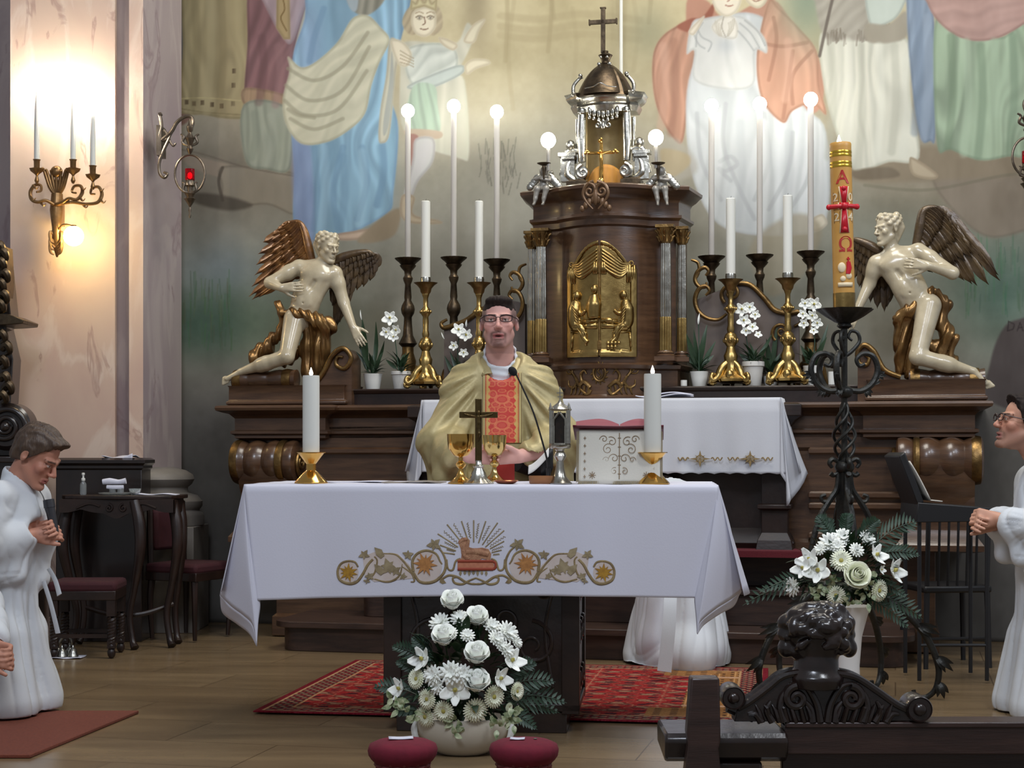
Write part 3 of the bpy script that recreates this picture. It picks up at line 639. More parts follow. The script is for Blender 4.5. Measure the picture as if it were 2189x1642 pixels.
b = MB(); sweep(b, rect(-1.0, 1.0+.2, -.15, .05), [(-.06, .56), (-.04, .60), (-.06, .64), (-.09, .68), (-.09, 1.2), (-.03, 1.27), (0, 1.29), (0, 1.35), (-.02, 1.36)])
for u in (-.86, 1.06):
    b.box((u, -.1, .90), (.14, .12, .62)); sweep(b, rect(u-.07, u+.07, -.18, -.02), [(.0, .78), (.02, .79), (.02, .81), (0, .82)]); sweep(b, rect(u-.07, u+.07, -.18, -.02), [(.03, .56), (.02, .62), (.0, .66)])
b.build('altar_table', m_woodd, ha, bevel=.003, smooth=15)
def console(side):
    """bulging scroll console: lobed roll with gilt bands, tail sweeping down"""
    u0, u1 = (AL(503, 980, -.02)[0], AL(640, 980, -.02)[0]) if side < 0 else (AL(1915, 980, -.02)[0], AL(2102, 980, -.02)[0])
    L = u1-u0; z = 1.035 if side < 0 else 1.05; R0 = .125
    b = MB(); prof = []
    for i in range(81):
        t = i/80; x = t*L; k = (t*3.2) % 1.0; lob = .86+.16*abs(math.sin(PI*(t*3.6+.2)))
        e = min(1, t/.10+.82, (1-t)/.10+.82); prof.append((R0*lob*e, x))
    b.lathe(prof, 40, (u0, -.02, z), axis=(1, 0, 0))
    # tail sweeping down behind the roll
    T = cr([(-.10, z-.02), (-.085, z-.12), (-.04, z-.22), (-.03, z-.36), (-.05, z-.47)], 6)
    G = [[(u0+L*.12, y, zz_) for y, zz_ in T], [(u0+L*.3, y-.02, zz_) for y, zz_ in T], [(u0+L*.5, y-.028, zz_) for y, zz_ in T], [(u0+L*.72, y-.02, zz_) for y, zz_ in T], [(u0+L*.9, y, zz_) for y, zz_ in T]]
    b.grid(G); b.box((u0+L*.51, .0, z-.24), (L*.78, .10, .46))
    sweep(b, rect(u0+.03, u1-.03, -.1, .1), [(-.02, .56), (.03, .57), (.03, .60), (0, .64), (-.01, .68)])
    c = b.build('console', m_wood, ha, smooth=24)
    for x0 in ((.02, .135), (.72, .83)) if side < 0 else ((.20, .27), (.86, .97)):
        g = MB(); g.lathe([(R0*1.0, L*x0[0]), (R0*1.06, L*(x0[0]*.6+x0[1]*.4)), (R0*1.02, L*x0[1])], 36, (u0, -.02, z), axis=(1, 0, 0)); g.build('gilt_band', m_golda, c)
    g = MB()
    sp = spiral((0, 0), .10, .015, -.6, -2.1, 50); xx = u0-.01 if side > 0 else u1+.01
    g.tube([(xx, -.02+p[0], z+p[2]) for p in sp], [.014, .007], 8, up=(1, 0, 0)); g.build('volute', m_golda, c)
console(-1); console(1)

# carpet strips on the altar step
m_redc = M('red_step_carpet', (92, 20, 30), .95, var=(60, (80, 16, 26), .6), bump=(200, .2))
rc = MB(); rc.box((.98, -.20, .5665), (.52, .28, .010)); rc.box((.98, -.345, .553), (.52, .01, .030)); rc.box((.78, -.345, .46), (.035, .010, .17))
tag(rc.build('step_carpet', m_redc, loc=ALTM, rotz=-AA), 'dark red carpet laid over the top step of the high altar', 'carpet')

# ---------------------------------------------------------------- altar cloth on the high altar
def cloth_high():
    ul, ur, vf, zt = AL(905, 858, -.22)[0], AL(1668, 858, -.22)[0], -.225, 1.385
    t = thing('altar_cloth', 'pale grey white cloth with scalloped hem hanging over the high altar table behind the priest', 'altar cloth', A(0, 0, 1.385), -AA)
    b = MB(); n = 120
    top = [[(u, v, 0) for v in (.04, vf+.02)] for u in np.linspace(ul+.0, ur, n)]
    b.grid(top)
    G = []
    for j, s in enumerate(np.linspace(0, 1, 26)):
        row = []
        for i, u in enumerate(np.linspace(ul-.0, ur+.0, n)):
            w = .010*math.sin(u*17+1.3)*s+.006*math.sin(u*41)*s
            sc = .008*abs(math.sin(u*38)) if j == 25 else 0
            row.append((u+(.03*s if i == n-1 else 0), vf-.012*min(1, s*6)+w-.01*s, -.41*s+sc-.0))
        G.append(row)
    b.grid(G)
    for sgn, ue in ((-1, ul), (1, ur)):         # hanging corner falls
        # flap swinging out from the top corner, folded back
        P = []
        for s in np.linspace(0, 1, 20):
            row = []
            for q in np.linspace(0, 1, 16):
                L = .41+.17*math.sin(PI*min(1, q*1.15)); out = (.115*q+.03*math.sin(q*9)*s)
                row.append((ue+sgn*(out*s*1.0+.004), vf-.02+.20*q*q*s+.02*math.sin(q*14)*s+.1*q*(1-s)*0, -L*s))
            P.append(row)
        b.grid(P)
        b.grid([[(ue+sgn*(.005+.10*s), vf+.20*s*0+(.04-vf)*k+.0, -.40*s) for k in np.linspace(0, 1, 6)] for s in np.linspace(0, 1, 8)])
    b.build('linen', m_clothb, t, solid=.003, smooth=80)
    # embroidered rosettes near the hem
    for px in (1497, 1604):
        e = MB(); c = AL(px, 981, vf-.03); cx_, cz = c[0], c[2]-1.385
        for k in range(8):
            a = k*PI/4; L = .052 if k % 2 == 0 else .032
            e.prism([(cx_, cz), (cx_+L*.55*math.cos(a-.22), cz+L*.42*math.sin(a-.22)), (cx_+L*1.2*math.cos(a), cz+L*.85*math.sin(a)), (cx_+L*.55*math.cos(a+.22), cz+L*.42*math.sin(a+.22))], vf-.046, vf-.034)
        for sg in (-1, 1): e.tube([(cx_+sg*(.06+.06*q), vf-.04, cz+.008*math.sin(q*14)) for q in np.linspace(0, 1, 16)], .0035, 6)
        e.tube([(cx_+.022*math.cos(a), vf-.04, cz+.018*math.sin(a)) for a in np.linspace(0, 2*PI, 20)], .003, 6)
        e.build('embroidery', m_goldthread, t)
m_clothb = M('grey_linen', (196, 198, 204), .9, bump=(140, .05))
m_goldthread = M('gold_thread', (158, 134, 88), .55, .35, var=(40, (110, 90, 60), .5), bump=(300, .3))
cloth_high()
t = AL(1425, 850, -.12); b = MB()
b.grid([[(x, y, .012+.010*math.sin(x*20)*(y < .02)+(.02*max(0, x-.1))) for y in np.linspace(-.08, .08, 8)] for x in np.linspace(-.16, .14, 20)])
b.grid([[(x+.02, y, .025+.006*math.sin(x*26+1)) for y in np.linspace(-.06, .07, 8)] for x in np.linspace(-.10, .12, 16)])
tag(b.build('folded_linen', m_cloth, solid=.006, loc=A(t[0], -.12, 1.388), rotz=-AA), 'folded white linen lying on the high altar cloth right of the tabernacle', 'linen')

# ================================================================ TABERNACLE
TY = 9.40; tU, _, _ = AL(1293, 800, .12)
TB = A(tU, .12, 1.386)
def tx(px): return (px-1293)*TY/F/math.cos(AA)*1.0
def tz(py): return CH+(HY-py)*TY/F-1.386
tab = thing('tabernacle', 'tall dark wooden tabernacle with gilded relief doors, fluted columns and a silver canopy above', 'tabernacle', TB, -AA)
def bow(w, d, side, back, n=14):
    """plan outline: convex centre, recessed column bays"""
    P = [(-back[0], back[1]), (-side[0], side[1]), (-w-.02, -.02), (-w, -.05)]
    P += [(-w+2*w*i/n, -.05-d*math.sin(PI*i/n)**.9) for i in range(1, n)]
    return P+[(w, -.05), (w+.02, -.02), (side[0], side[1]), (back[0], back[1])]
plan = bow(.225, .115, (.40, .03), (.43, .30))
b = MB()
sweep(b, plan, [(.03, 0), (.03, .015), (.012, .03), (.012, .165), (.03, .175), (.035, .195), (.01, .205), (0, .21), (0, tz(470)), (0, tz(440))])
b.build('tabernacle_body', m_wood, tab)
b = MB(); z0 = tz(487); zc = tz(404)
sweep(b, plan, [(.0, z0-.01), (.02, z0), (.022, z0+.03), (.04, z0+.045), (.04, z0+.06), (.02, z0+.065), (.02, z0+.13), (.03, z0+.15), (.055, z0+.165), (.075, z0+.185), (.09, z0+.195), (.092, z0+.212), (.08, z0+.22), (-.2, z0+.23)])
b.build('cornice', m_wood, tab)
b = MB()      # carved crest in the middle of the cornice
for s in (-1, 1):
    b.tube(spiral((s*.035, tz(425)), .045, .008, PI*.5 if s > 0 else PI*.5, s*1.4, 30, -.30), [.012, .006], 8)
    b.tube(cr([(s*.01, -.30, tz(405)), (s*.05, -.30, tz(412)), (s*.07, -.30, tz(430)), (s*.05, -.30, tz(447)), (s*.015, -.3, tz(462))], 6), [.012, .009, .005], 8)
    for k in range(4): b.ell((s*(.015+.02*k), -.295, tz(440+3*k)-.01*k), (.014, .012, .028-.003*k), 8, 6)
b.ell((0, -.3, tz(436)), (.016, .016, .05), 10, 8)
b.build('carved_crest', M('crest_wood', (104, 78, 54), .36, .3), tab)
# fluted columns
def flute(n): return lambda P, t: 1-.20*(np.cos(t*n)[None, :]*.5+.5)**2*np.ones((len(P), 1))
for px, y in ((1163, -.075), (1136, .02), (1424, -.075), (1453, .02)):
    x = tx(px)
    r = .033 if y < 0 else .027; b = MB(); zt, zb_, zm = tz(527), tz(757), tz(682)
    b.lathe([(r*.92, zm), (r, zm+.03), (r*.96, (zt+zm)/2), (r*.86, zt)], 64, (x, y, 0), wob=flute(11)); cb = b.build('column', m_silver, tab, smooth=60)
    b = MB(); b.lathe([(r*1.03, zb_), (r*1.08, zb_+.02), (r*1.03, zm-.005), (r, zm)], 64, (x, y, 0), wob=flute(11)); b.build('gilt_sleeve', m_gold, cb, smooth=60)
    b = MB(); b.lathe([(r*1.6, zb_-.025), (r*1.6, zb_-.015), (r*1.3, zb_-.008), (r*1.45, zb_), (r*1.1, zb_+.008), (r*1.05, zb_+.012)], 24, (x, y, 0))
    b.box((x, y, zb_-.035), (r*3.4, r*3.4, .025)); b.build('column_base', m_wood, cb)
    b = MB(); b.lathe([(r*.9, zt), (r*1.0, zt+.01), (r*.95, zt+.015), (r*1.15, zt+.05), (r*1.5, zt+.085)], 24, (x, y, 0)); b.box((x, y, zt+.094), (r*3.1, r*3.1, .016))
    for k in range(8):
        a = k*PI/4; ca_, sa_ = math.cos(a), math.sin(a)
        for rr, z0_, h in ((1.25, .012, .030), (1.45, .04, .035)):
            b.tube([(x+r*.9*ca_, y+r*.9*sa_, zt+z0_), (x+r*rr*ca_, y+r*rr*sa_, zt+z0_+h*.8), (x+r*(rr+.35)*ca_, y+r*(rr+.35)*sa_, zt+z0_+h), (x+r*(rr+.3)*ca_, y+r*(rr+.3)*sa_, zt+z0_+h*.75)], [.009, .008, .005, .003], 6)
    b.build('capital', m_golda, cb)
# gilt doors with the supper relief
def front_y(x): return -.05-.115*max(0.0, math.sin(PI*min(1, max(0, (x+.225)/.45))))**.9
dz0, dz1, dzs = tz(766), tz(522), tz(578)
def arch(x):     # top outline of the doors
    w = .197; q = abs(x)/w
    if q < .78: return dz1-(dz1-dzs-.012)*(q/.78)**2.0*.92
    return dzs-.004
for side in (-1, 1):
    b = MB(); nx_, nz_ = 46, 90; G = []
    xs = np.linspace(.006, .197, nx_)*side
    blobs = []
    for i in range(nx_):
        row = []
        for j in range(nz_):
            x = xs[i]; zt = arch(x); z = dz0+(zt-dz0)*j/(nz_-1)
            X = (x)/.197; Zt = (z-dz0)/(dz1-dz0); h = .0
            if abs(X) > .86 or Zt < .05 or (zt-z) < .02: h = .010
            h += .0015*math.sin(x*700)*math.sin(z*500)
            row.append((x, front_y(x)-.012-h, z))
        G.append(row)
    b.grid(G, flip=side > 0); d = b.build('door', m_gold, tab, smooth=55, solid=.01)
    e = MB(); yf = lambda x: front_y(x)-.020
    def rt(pts, r, n=8, e=e, yf=yf): r = r*1.45 if np.isscalar(r) else [q*1.45 for q in r]; e.tube([(p[0], yf(p[0])-(p[2] if len(p) > 2 else 0), p[1]) for p in pts], r, n)
    S = side; zz_ = lambda py: tz(py)
    # swags of the curtain
    for k in range(6):
        q = k/5; rt(cr([(S*.012, zz_(540)+.0-.018*k), (S*(.06+.01*q), zz_(553)-.02*k), (S*(.12), zz_(570)-.014*k), (S*.168, zz_(568)-.003*k)], 8), [.004, .010, .004])
    for k in range(4): rt([(S*(.150+.012*k), zz_(572)), (S*(.152+.011*k), zz_(590)), (S*(.150+.012*k), zz_(610))], [.006, .007, .004])
    for k in range(10): e.ell((S*.170+.012*math.cos(k*.63), yf(.17)-.006, zz_(569)+.012*math.sin(k*.63)), .005, 6, 5)
    for k in range(2): rt([(S*(.016+.012*k), zz_(566)), (S*(.018+.012*k), zz_(592))], [.005, .008])
    # figure at the table, half figure, table, stools, crockery
    fx = S*.135
    e.ell((fx*.98, yf(fx)-.012, zz_(636)), (.020, .018, .025), 10, 8)
    rt(cr([(fx*1.02, zz_(646)), (fx*1.08, zz_(665)), (fx*1.10, zz_(690)), (fx*1.0, zz_(702))], 6), [.015, .028, .026, .022])
    rt(cr([(fx*1.02, zz_(655)), (fx*.82, zz_(675)), (fx*.60, zz_(668))], 6), [.012, .009, .006])
    rt(cr([(fx*1.05, zz_(700)), (fx*.75, zz_(706)), (fx*.68, zz_(725)), (fx*.5, zz_(735))], 6), [.022, .016, .010, .008])
    for k in range(5): rt(cr([(fx*1.15, zz_(660+6*k)), (fx*1.0, zz_(672+6*k)), (fx*.85, zz_(690+6*k))], 5), [.003, .005, .003])
    rt([(fx*1.25, zz_(712)), (fx*.55, zz_(716))], .006); rt([(fx*1.2, zz_(714)), (fx*1.25, zz_(745))], .005); rt([(fx*.62, zz_(716)), (fx*.58, zz_(742))], .005)
    rt([(S*.01, zz_(690)), (S*.10, zz_(692))], .010); rt([(S*.012, zz_(700)), (S*.10, zz_(702))], [.014, .010])
    for k in range(5): rt([(S*(.02+.018*k), zz_(694)), (S*(.022+.018*k), zz_(706))], [.004, .002])
    if S < 0:
        e.ell((-.026, yf(.03)-.012, zz_(624)), (.020, .018, .025), 10, 8); rt(cr([(-.026, zz_(634)), (-.03, zz_(655)), (-.03, zz_(685))], 6), [.012, .030, .026])
        rt(cr([(-.04, zz_(645)), (-.065, zz_(665)), (-.04, zz_(676))], 6), [.012, .010, .007])
    else:
        for k in range(7): e.ell((.05+.02*(k % 4), yf(.06)-.008, zz_(738+8*(k//4))), (.011, .009, .012), 8, 6)
        e.ell((.05, yf(.05)-.01, zz_(690)), (.028, .012, .014), 10, 8)
    for k in range(6): e.tube(cr([(fx*(1.16-.03*k), yf(fx)-.045, zz_(655+7*k)), (fx*(1.02-.02*k), yf(fx)-.052, zz_(664+7*k)), (fx*(.90-.02*k), yf(fx)-.043, zz_(672+6*k))], 5), [.002, .004, .002], 6)
    for k in range(3): e.tube(cr([(fx*(.98-.1*k), yf(fx)-.032, zz_(704)), (fx*(.80-.1*k), yf(fx)-.036, zz_(716)), (fx*(.70-.08*k), yf(fx)-.03, zz_(732))], 5), [.002, .004, .002], 6)
    e.build('relief', m_gold, d, smooth=180)
b = MB(); b.box((0, -.172, (dz0+dz1)/2-.01), (.012, .014, dz1-dz0-.03)); b.box((0, -.178, tz(742)), (.022, .016, .05)); b.build('lock_rail', m_golda, tab, bevel=.002)
# carved ornament on the base
b = MB(); yo = -.175
b.tube([(.034*math.cos(a), yo-.006, tz(800)+.045*math.sin(a)) for a in np.linspace(0, 2*PI, 30)], .007, 8)
b.tube([(.022*math.cos(a), yo-.004, tz(800)+.032*math.sin(a)) for a in np.linspace(0, 2*PI, 30)], .003, 8)
b.tube(cr([(.006, yo-.006, tz(790)), (-.008, yo-.006, tz(796)), (.008, yo-.006, tz(804)), (-.004, yo-.006, tz(810))], 6), .004, 6)
for k in range(12):
    a = k*PI/6; b.tube([(.036*math.cos(a), yo, tz(800)+.048*math.sin(a)), (.052*math.cos(a+.15), yo-.004, tz(800)+.066*math.sin(a+.15))], [.009, .002], 6)
for s in (-1, 1):
    y_ = lambda x: front_y(x)-.018
    def ot(pts, r): b.tube([(s*p[0], y_(p[0]), p[1]) for p in cr(pts, 6)], r, 7)
    ot([(.05, tz(830)), (.09, tz(818)), (.12, tz(824)), (.15, tz(806)), (.19, tz(790))], [.010, .012, .009, .003]); ot([(.05, tz(835)), (.07, tz(845)), (.10, tz(838)), (.125, tz(828))], [.010, .008, .004])
    ot([(.10, tz(822)), (.11, tz(804)), (.09, tz(794)), (.075, tz(802))], [.010, .007, .003]); ot([(.13, tz(816)), (.155, tz(830)), (.185, tz(826)), (.19, tz(814))], [.010, .007, .003])
    for k in range(5): ot([(.06+.026*k, tz(826)), (.066+.026*k, tz(840)), (.075+.026*k, tz(846))], [.008, .005, .001])
    ot([(.15, tz(806)), (.165, tz(796)), (.16, tz(787))], [.008, .002]); ot([(.17, tz(800)), (.195, tz(800)), (.205, tz(794))], [.006, .002])
b.build('base_ornament', m_golda, tab)
# C scrolls at the sides of the tabernacle
for s in (-1, 1):
    b = MB(); yy = .10
    def sc(p): return (s*tx(p[0]+1293)*1.0, yy, tz(p[1]))
    b.tube([sc(p) for p in cr([(176, 555), (190, 562), (192, 580), (186, 592)], 6)], [.006, .010, .008, .012], 8)
    b.tube([sc(p) for p in cr([(206, 590), (212, 580), (204, 572), (190, 580), (184, 598), (192, 612), (206, 614), (208, 604)], 6)], [.007, .012, .012, .006], 8)
    b.tube([sc(p) for p in cr([(206, 632), (214, 622), (206, 612), (192, 618), (184, 640), (190, 664), (208, 680), (232, 684), (250, 672)], 6)], [.007, .013, .013, .008], 8)
    b.build('side_scroll', m_golda, tab)
# carved ribs sweeping down from the tabernacle to the candle shelf
for s, pts in ((-1, [(1075, 630), (1040, 640), (1010, 655), (980, 675), (950, 686), (930, 690), (925, 680), (938, 672)]), (1, [(1560, 606), (1590, 610), (1620, 640), (1640, 664), (1668, 672), (1690, 670), (1696, 690), (1680, 700)])):
    b = MB(); Pp = [(tx(p[0])+0, .14, tz(p[1])) for p in cr(pts, 8)]
    b.tube(Pp, [.012, .016, .014, .008], 10); b.build('gilt_rib', m_golda, tab)
    b = MB(); body = [(p[0], p[2]) for p in Pp[:44:4]]; e0, e1 = (tx(1110) if s < 0 else tx(1476)), body[-1][0]
    lowz = tz(820); b.prism([(e0, lowz)]+[(e0, tz(640))]+body+[(e1, lowz)], .15, .20); b.build('side_wing', M('dusky_panel', (104, 92, 84), .6, var=(5, (84, 74, 70), .6)), tab)
b = MB(); b.tube([(tx(p[0]), .12, tz(p[1])) for p in [(q[0], q[2]) for q in spiral((1552, 628), 24, 5, 2.2, 1.6, 40)]], [.012, .008], 8); b.build('gilt_volute', m_golda, tab)
b = MB(); b.tube([(tx(p[0]), .12, tz(p[1])) for p in [(q[0], q[2]) for q in spiral((1655, 712), 22, 5, 2.2, 1.6, 40)]], [.010, .006], 8)
b.build('gilt_volute', m_golda, tab)

# exposition niche: silvered columns, canopy, dome and cross
b = MB(); zb1 = tz(404)
for s in (-1, 1):
    b.box((s*.155, .0, zb1+.022), (.115, .12, .05)); b.box((s*.155, .0, zb1+.05), (.09, .1, .012))
b.box((0, .02, zb1+.004), (.50, .20, .02)); b.build('niche_plinth', m_bronze, tab, bevel=.002)
for s in (-1, 1):
    b = MB(); xs = s*tx(1293+47)*1.0
    b.tube(cr([(xs, -.02, tz(345)), (xs+s*.004, -.02, tz(300)), (xs-s*.0, -.02, tz(250)), (xs, -.02, tz(232))], 8), [.020, .026, .022, .020], 14)
    b.tube(cr([(xs+s*.034, .02, tz(345)), (xs+s*.034, .02, tz(250))], 4), .012, 10)
    b.tube(spiral((xs-s*.008, tz(368)), .042, .006, PI/2, s*-1.9, 50, -.035), [.014, .006], 8)
    b.lathe([(.036, 0), (.04, .012), (.04, .05), (.036, .062)], 24, (xs, .02, tz(368)), axis=(0, -1, 0))
    b.tube(cr([(xs+s*.03, -.0, tz(385)), (xs+s*.085, 0, tz(370)), (xs+s*.075, 0, tz(345)), (xs+s*.04, 0, tz(330))], 8), [.02, .025, .018, .012], 10)
    b.tube(cr([(xs+s*.02, 0, tz(320)), (xs+s*.08, 0, tz(318)), (xs+s*.10, .0, tz(335)), (xs+s*.12, .0, tz(372))], 8), [.014, .016, .014, .02], 10, flat=.6)
    b.box((xs+s*.085, .0, tz(328)), (.10, .08, .02)); b.box((xs+s*.08, .0, tz(334)), (.075, .07, .02)); b.box((xs+s*.085, .01, tz(360)), (.08, .05, .13))
    b.tube(spiral((xs+s*.17, tz(385)), .055, .012, PI/2, s*-1.3, 40, .0), [.018, .01], 10)
    b.ell((xs, -.03, tz(240)), (.022, .022, .012)); b.build('silver_column', m_silver, tab)
    b = MB(); b.lathe([(.004, 0), (.012, .004), (.006, .014), (.014, .02), (.026, .035), (.028, .05), (.020, .068), (.003, .078)], 16, (xs+s*.07, .0, tz(324))); b.build('finial_ball', m_silver, tab)
b = MB(); cz = tz(228)      # entablature of the canopy, bowed up in the middle
cp = [(-.21, .12), (-.21, -.02), (-.15, -.07), (-.13, -.05)]+[(x, -.05-.05*math.cos(x/.13*PI/2)) for x in np.linspace(-.1, .1, 9)]+[(.13, -.05), (.15, -.07), (.21, -.02), (.21, .12)]
sweep(b, cp, [(-.03, -.03), (-.025, -.02), (-.015, 0), (-.02, .015), (0, .03), (.01, .045), (.012, .06), (.02, .07), (-.1, .075)], zb=cz)
b.build('canopy_cornice', m_silver, tab)
b = MB(); dzb = tz(207); H = tz(134)-dzb
def ogee(t): return .165*(1-t)**.0*(math.cos(t*PI/2)**.8)*(1-.12*math.sin(PI*t))+.022*t
b.lathe([(.172, -.01)]+[(ogee(i/16), H*i/16) for i in range(17)], 8, (0, .02, dzb), wob=lambda P, t: 1+.0*P[:, :1]+.06*np.cos(4*t+PI)[None, :])
b.lathe([(.166, 0)]+[(ogee(i/16)+.002, H*i/16) for i in range(17)], 32, (0, .02, dzb)); b.build('dome', m_bronze, tab, smooth=30)
for s in (-1, 1):
    b = MB(); b.tube(cr([(s*.172, -.05, dzb+.01), (s*.172, -.05, dzb+.06), (s*.145, -.04, dzb+.10), (s*.125, -.03, dzb+.115)], 6), [.012, .010, .008], 8)
    b.ell((s*.168, -.06, dzb+.012), .014); b.ell((s*.132, -.05, dzb+.118), .013); b.ell((s*.03, -.02, tz(137)), .012); b.ell((s*.018, -.03, tz(123)), .008); b.build('dome_rib', m_silver, tab)
b = MB(); b.tube(cr([(-.09, -.145, dzb+.025), (-.04, -.15, dzb+.032), (0, -.155, dzb+.05), (.04, -.15, dzb+.032), (.09, -.145, dzb+.025)], 6), .003, 6)
b.build('dome_moulding', m_silver, tab)
b = MB(); b.lathe([(.026, 0), (.030, .008), (.022, .016), (.026, .03), (.034, .045), (.042, .055), (.028, .062), (.016, .07), (.018, .08)], 24, (0, .02, tz(136)))
zc1, zc0 = tz(12), tz(110); b.box((tx(1288), .02, (zc0+zc1)/2), (.024, .02, zc1-zc0)); b.box((tx(1288), .02, tz(43)), (.155, .02, .024))
for x, z in ((tx(1288), zc1-.003), (tx(1288)-.078, tz(43)), (tx(1288)+.078, tz(43))): b.box((x, .02, z), (.034 if x == tx(1288) else .008, .024, .008 if x == tx(1288) else .034))
b.build('roof_cross', m_bronze, tab, bevel=.002)
b = MB()    # carved hanging valance and shell back of the niche
for k in range(7):
    x = (k-3)*.026; b.ell((x, -.05, tz(238)-.006*(3-abs(k-3))), (.013, .012, .030), 10, 8); b.ell((x, -.055, tz(252)-.008*(3-abs(k-3))), (.010, .010, .014), 8, 6)
for s in (-1, 1): b.tube(spiral((s*.030, tz(270)), .024, .005, PI/2, s*1.3, 30, -.06), [.008, .004], 8)
b.ell((0, -.06, tz(272)), (.012, .01, .022)); b.build('valance', m_silver, tab)
m_niche = M('niche_lining', (176, 156, 112), .42, .55, var=(12, (130, 108, 70), .5))
b = MB(); G = [[(.115*math.cos(a), .05+.10*math.sin(a), z) for a in np.linspace(0, PI, 24)] for z in np.linspace(tz(402), tz(232), 10)]; b.grid(G); b.build('niche_back', m_niche, tab, solid=.008)
m_amber = M('amber_silk', (196, 140, 60), .6, var=(30, (170, 112, 40), .5), stretch=(1, 1, .2))
b = MB(); G = [[(x, .055-.05*math.cos(x/.11*PI/2)*.8+.004*math.sin(x*120), tz(402)+(.13*math.sqrt(max(0, 1-(x/.115)**2))+.01)*q) for x in np.linspace(-.112, .112, 40)] for q in np.linspace(0, 1, 8)]; b.grid(G); b.build('amber_backing', m_amber, tab, solid=.004)
cx = MB(); crx = tx(1291)  # gilt crucifix in the niche
cx.tube([(crx, -.09, tz(402)), (crx, -.09, tz(306))], [.013, .009, .009], 8); cx.tube([(crx-.075, -.09, tz(331)), (crx+.075, -.09, tz(331))], .009, 8)
for x, z in ((crx, tz(306)), (crx-.08, tz(331)), (crx+.08, tz(331))):
    for k in range(3):
        a = k*PI/2+(PI/2 if x == crx else 0)-(PI/2); cx.ell((x+.010*math.cos(a+PI/2), -.092, z+.010*math.sin(a+PI/2)), .010, 8, 6)
cx.lathe([(.03, 0), (.032, .006), (.014, .016), (.018, .03), (.010, .05)], 16, (crx, -.09, tz(403)))
cr_o = tag(cx.build('altar_crucifix', m_brass, loc=TB, rotz=-AA), 'small gilded crucifix standing in the silver canopy niche above the gilt doors', 'crucifix')
cr_o.location = TB; bd = MB(); bd.tube(cr([(crx, -.105, tz(334)), (crx, -.108, tz(345)), (crx+.002, -.106, tz(356)), (crx-.002, -.104, tz(368))], 5), [.008, .010, .008, .005], 8)
bd.ell((crx-.002, -.108, tz(329)), (.007, .008, .009)); 
for s in (-1, 1): bd.tube([(crx, -.104, tz(336)), (crx+s*.055, -.1, tz(329))], [.005, .003], 6)
bd.build('corpus', m_brass, cr_o)
b = MB(); b.tube([A(tU+.012, .62, z) for z in (3.2, 3.9, 4.6)], .010, 8)
tag(b.build('hanging_cord', m_wax), 'straight white cord running up the fresco behind the roof cross', 'cord')

# ================================================================ PUTTI, CANDLESTICKS, CANDLES
m_stonew = M('grey_silvered_putto', (150, 146, 138), .4, .35, var=(20, (110, 104, 96), .6))
m_wax_backlit = M('backlit_grey_wax', (176, 172, 166), .55, spec=.2)  # white wax with the grey of backlighting put into its colour
def candle(px, py0, py1, v, r, lab, grp, lit, zb=None, taper=1.0, mat=None):
    """wax stick seen from row py0 (foot) to py1 (top) on plane v"""
    u, _, z0 = AL(px, py0, v); z1 = AL(px, py1, v)[2]; h = z1-z0
    c = thing('candle', lab, 'candle', A(u, v, z0), -AA, grp)
    if lit and mat is None: mat = m_wax_backlit
    b = MB(); b.lathe([(r, 0), (r, h*.5), (r*taper, h-.004), (r*taper*.85, h), (r*taper*.4, h-.002)], 20); b.build('wax_stick', mat or m_wax, c)
    if lit:
        b = MB(); b.ell((0, 0, h+lit*.75), (lit, lit, lit*1.05), 20, 14); b.build('bulb', m_bulb, c)
        b = MB(); b.lathe([(r*.9, -.004), (r*1.0, .006), (r*.7, .014)], 14, (0, 0, h)); b.build('bulb_socket', m_brass, c)
    else:
        b = MB(); b.tube([(0, 0, h-.002), (.001, 0, h+.008), (.003, 0, h+.013)], .0012, 6); b.build('wick', m_ebony, c)
    return c
def tall_stick(px, pyt, lab):
    v = .42; u, _, zt = AL(px, pyt, v); s0 = GZ; H = zt-s0
    t = thing('tall_candlestick', lab, 'candlestick', A(u, v, s0+.008), -AA, 'tall bronze candlesticks on the high altar')
    b = MB(); b.lathe([(.030, .26*H/.8), (.045, .28*H/.8), (.025, .33*H/.8)]+[(.020, H*.50), (.019, H*.55), (.030, H*.58), (.034, H*.61), (.030, H*.64), (.016, H*.68), (.018, H*.70), (.014, H*.80), (.022, H*.83), (.024, H*.85), (.016, H*.87), (.018, H*.90), (.035, H*.93), (.040, H*.945)], 24)
    for k in range(6): a = k*PI/3; b.ell((.03*math.cos(a), .03*math.sin(a), H*.61), (.010, .010, .014), 8, 6)
    b.v[0][:, :2] *= 1.25; b.build('stem', m_bronze, t)
    b = MB(); b.lathe([(.030, H*.935), (.040, H*.945), (.052, H*.965), (.074, H*.99), (.078, H), (.070, H*.995), (.020, H*.985)], 40, wob=lambda P, a: 1+.03*np.cos(a*20)[None, :]*(P[:, :1] > .07)); b.build('drip_tray', m_bronze, t)
    b = MB(); b.lathe([(.06, .03), (.055, .06), (.04, .10), (.045, .13), (.05, .17), (.035, .22), (.035, .26*H/.8)], 24)
    for k in range(3):
        a = -PI/2+k*2*PI/3; c_, s_ = math.cos(a), math.sin(a)
        b.tube([(c_*x, s_*x, z) for x, z in cr([(.03, .14), (.07, .11), (.085, .05), (.10, .015), (.085, .01), (.08, .03)], 5)], [.016, .02, .016, .010], 8)
    b.build('foot', m_golda, t)
grpT = 'tall white altar candles with lit bulbs'
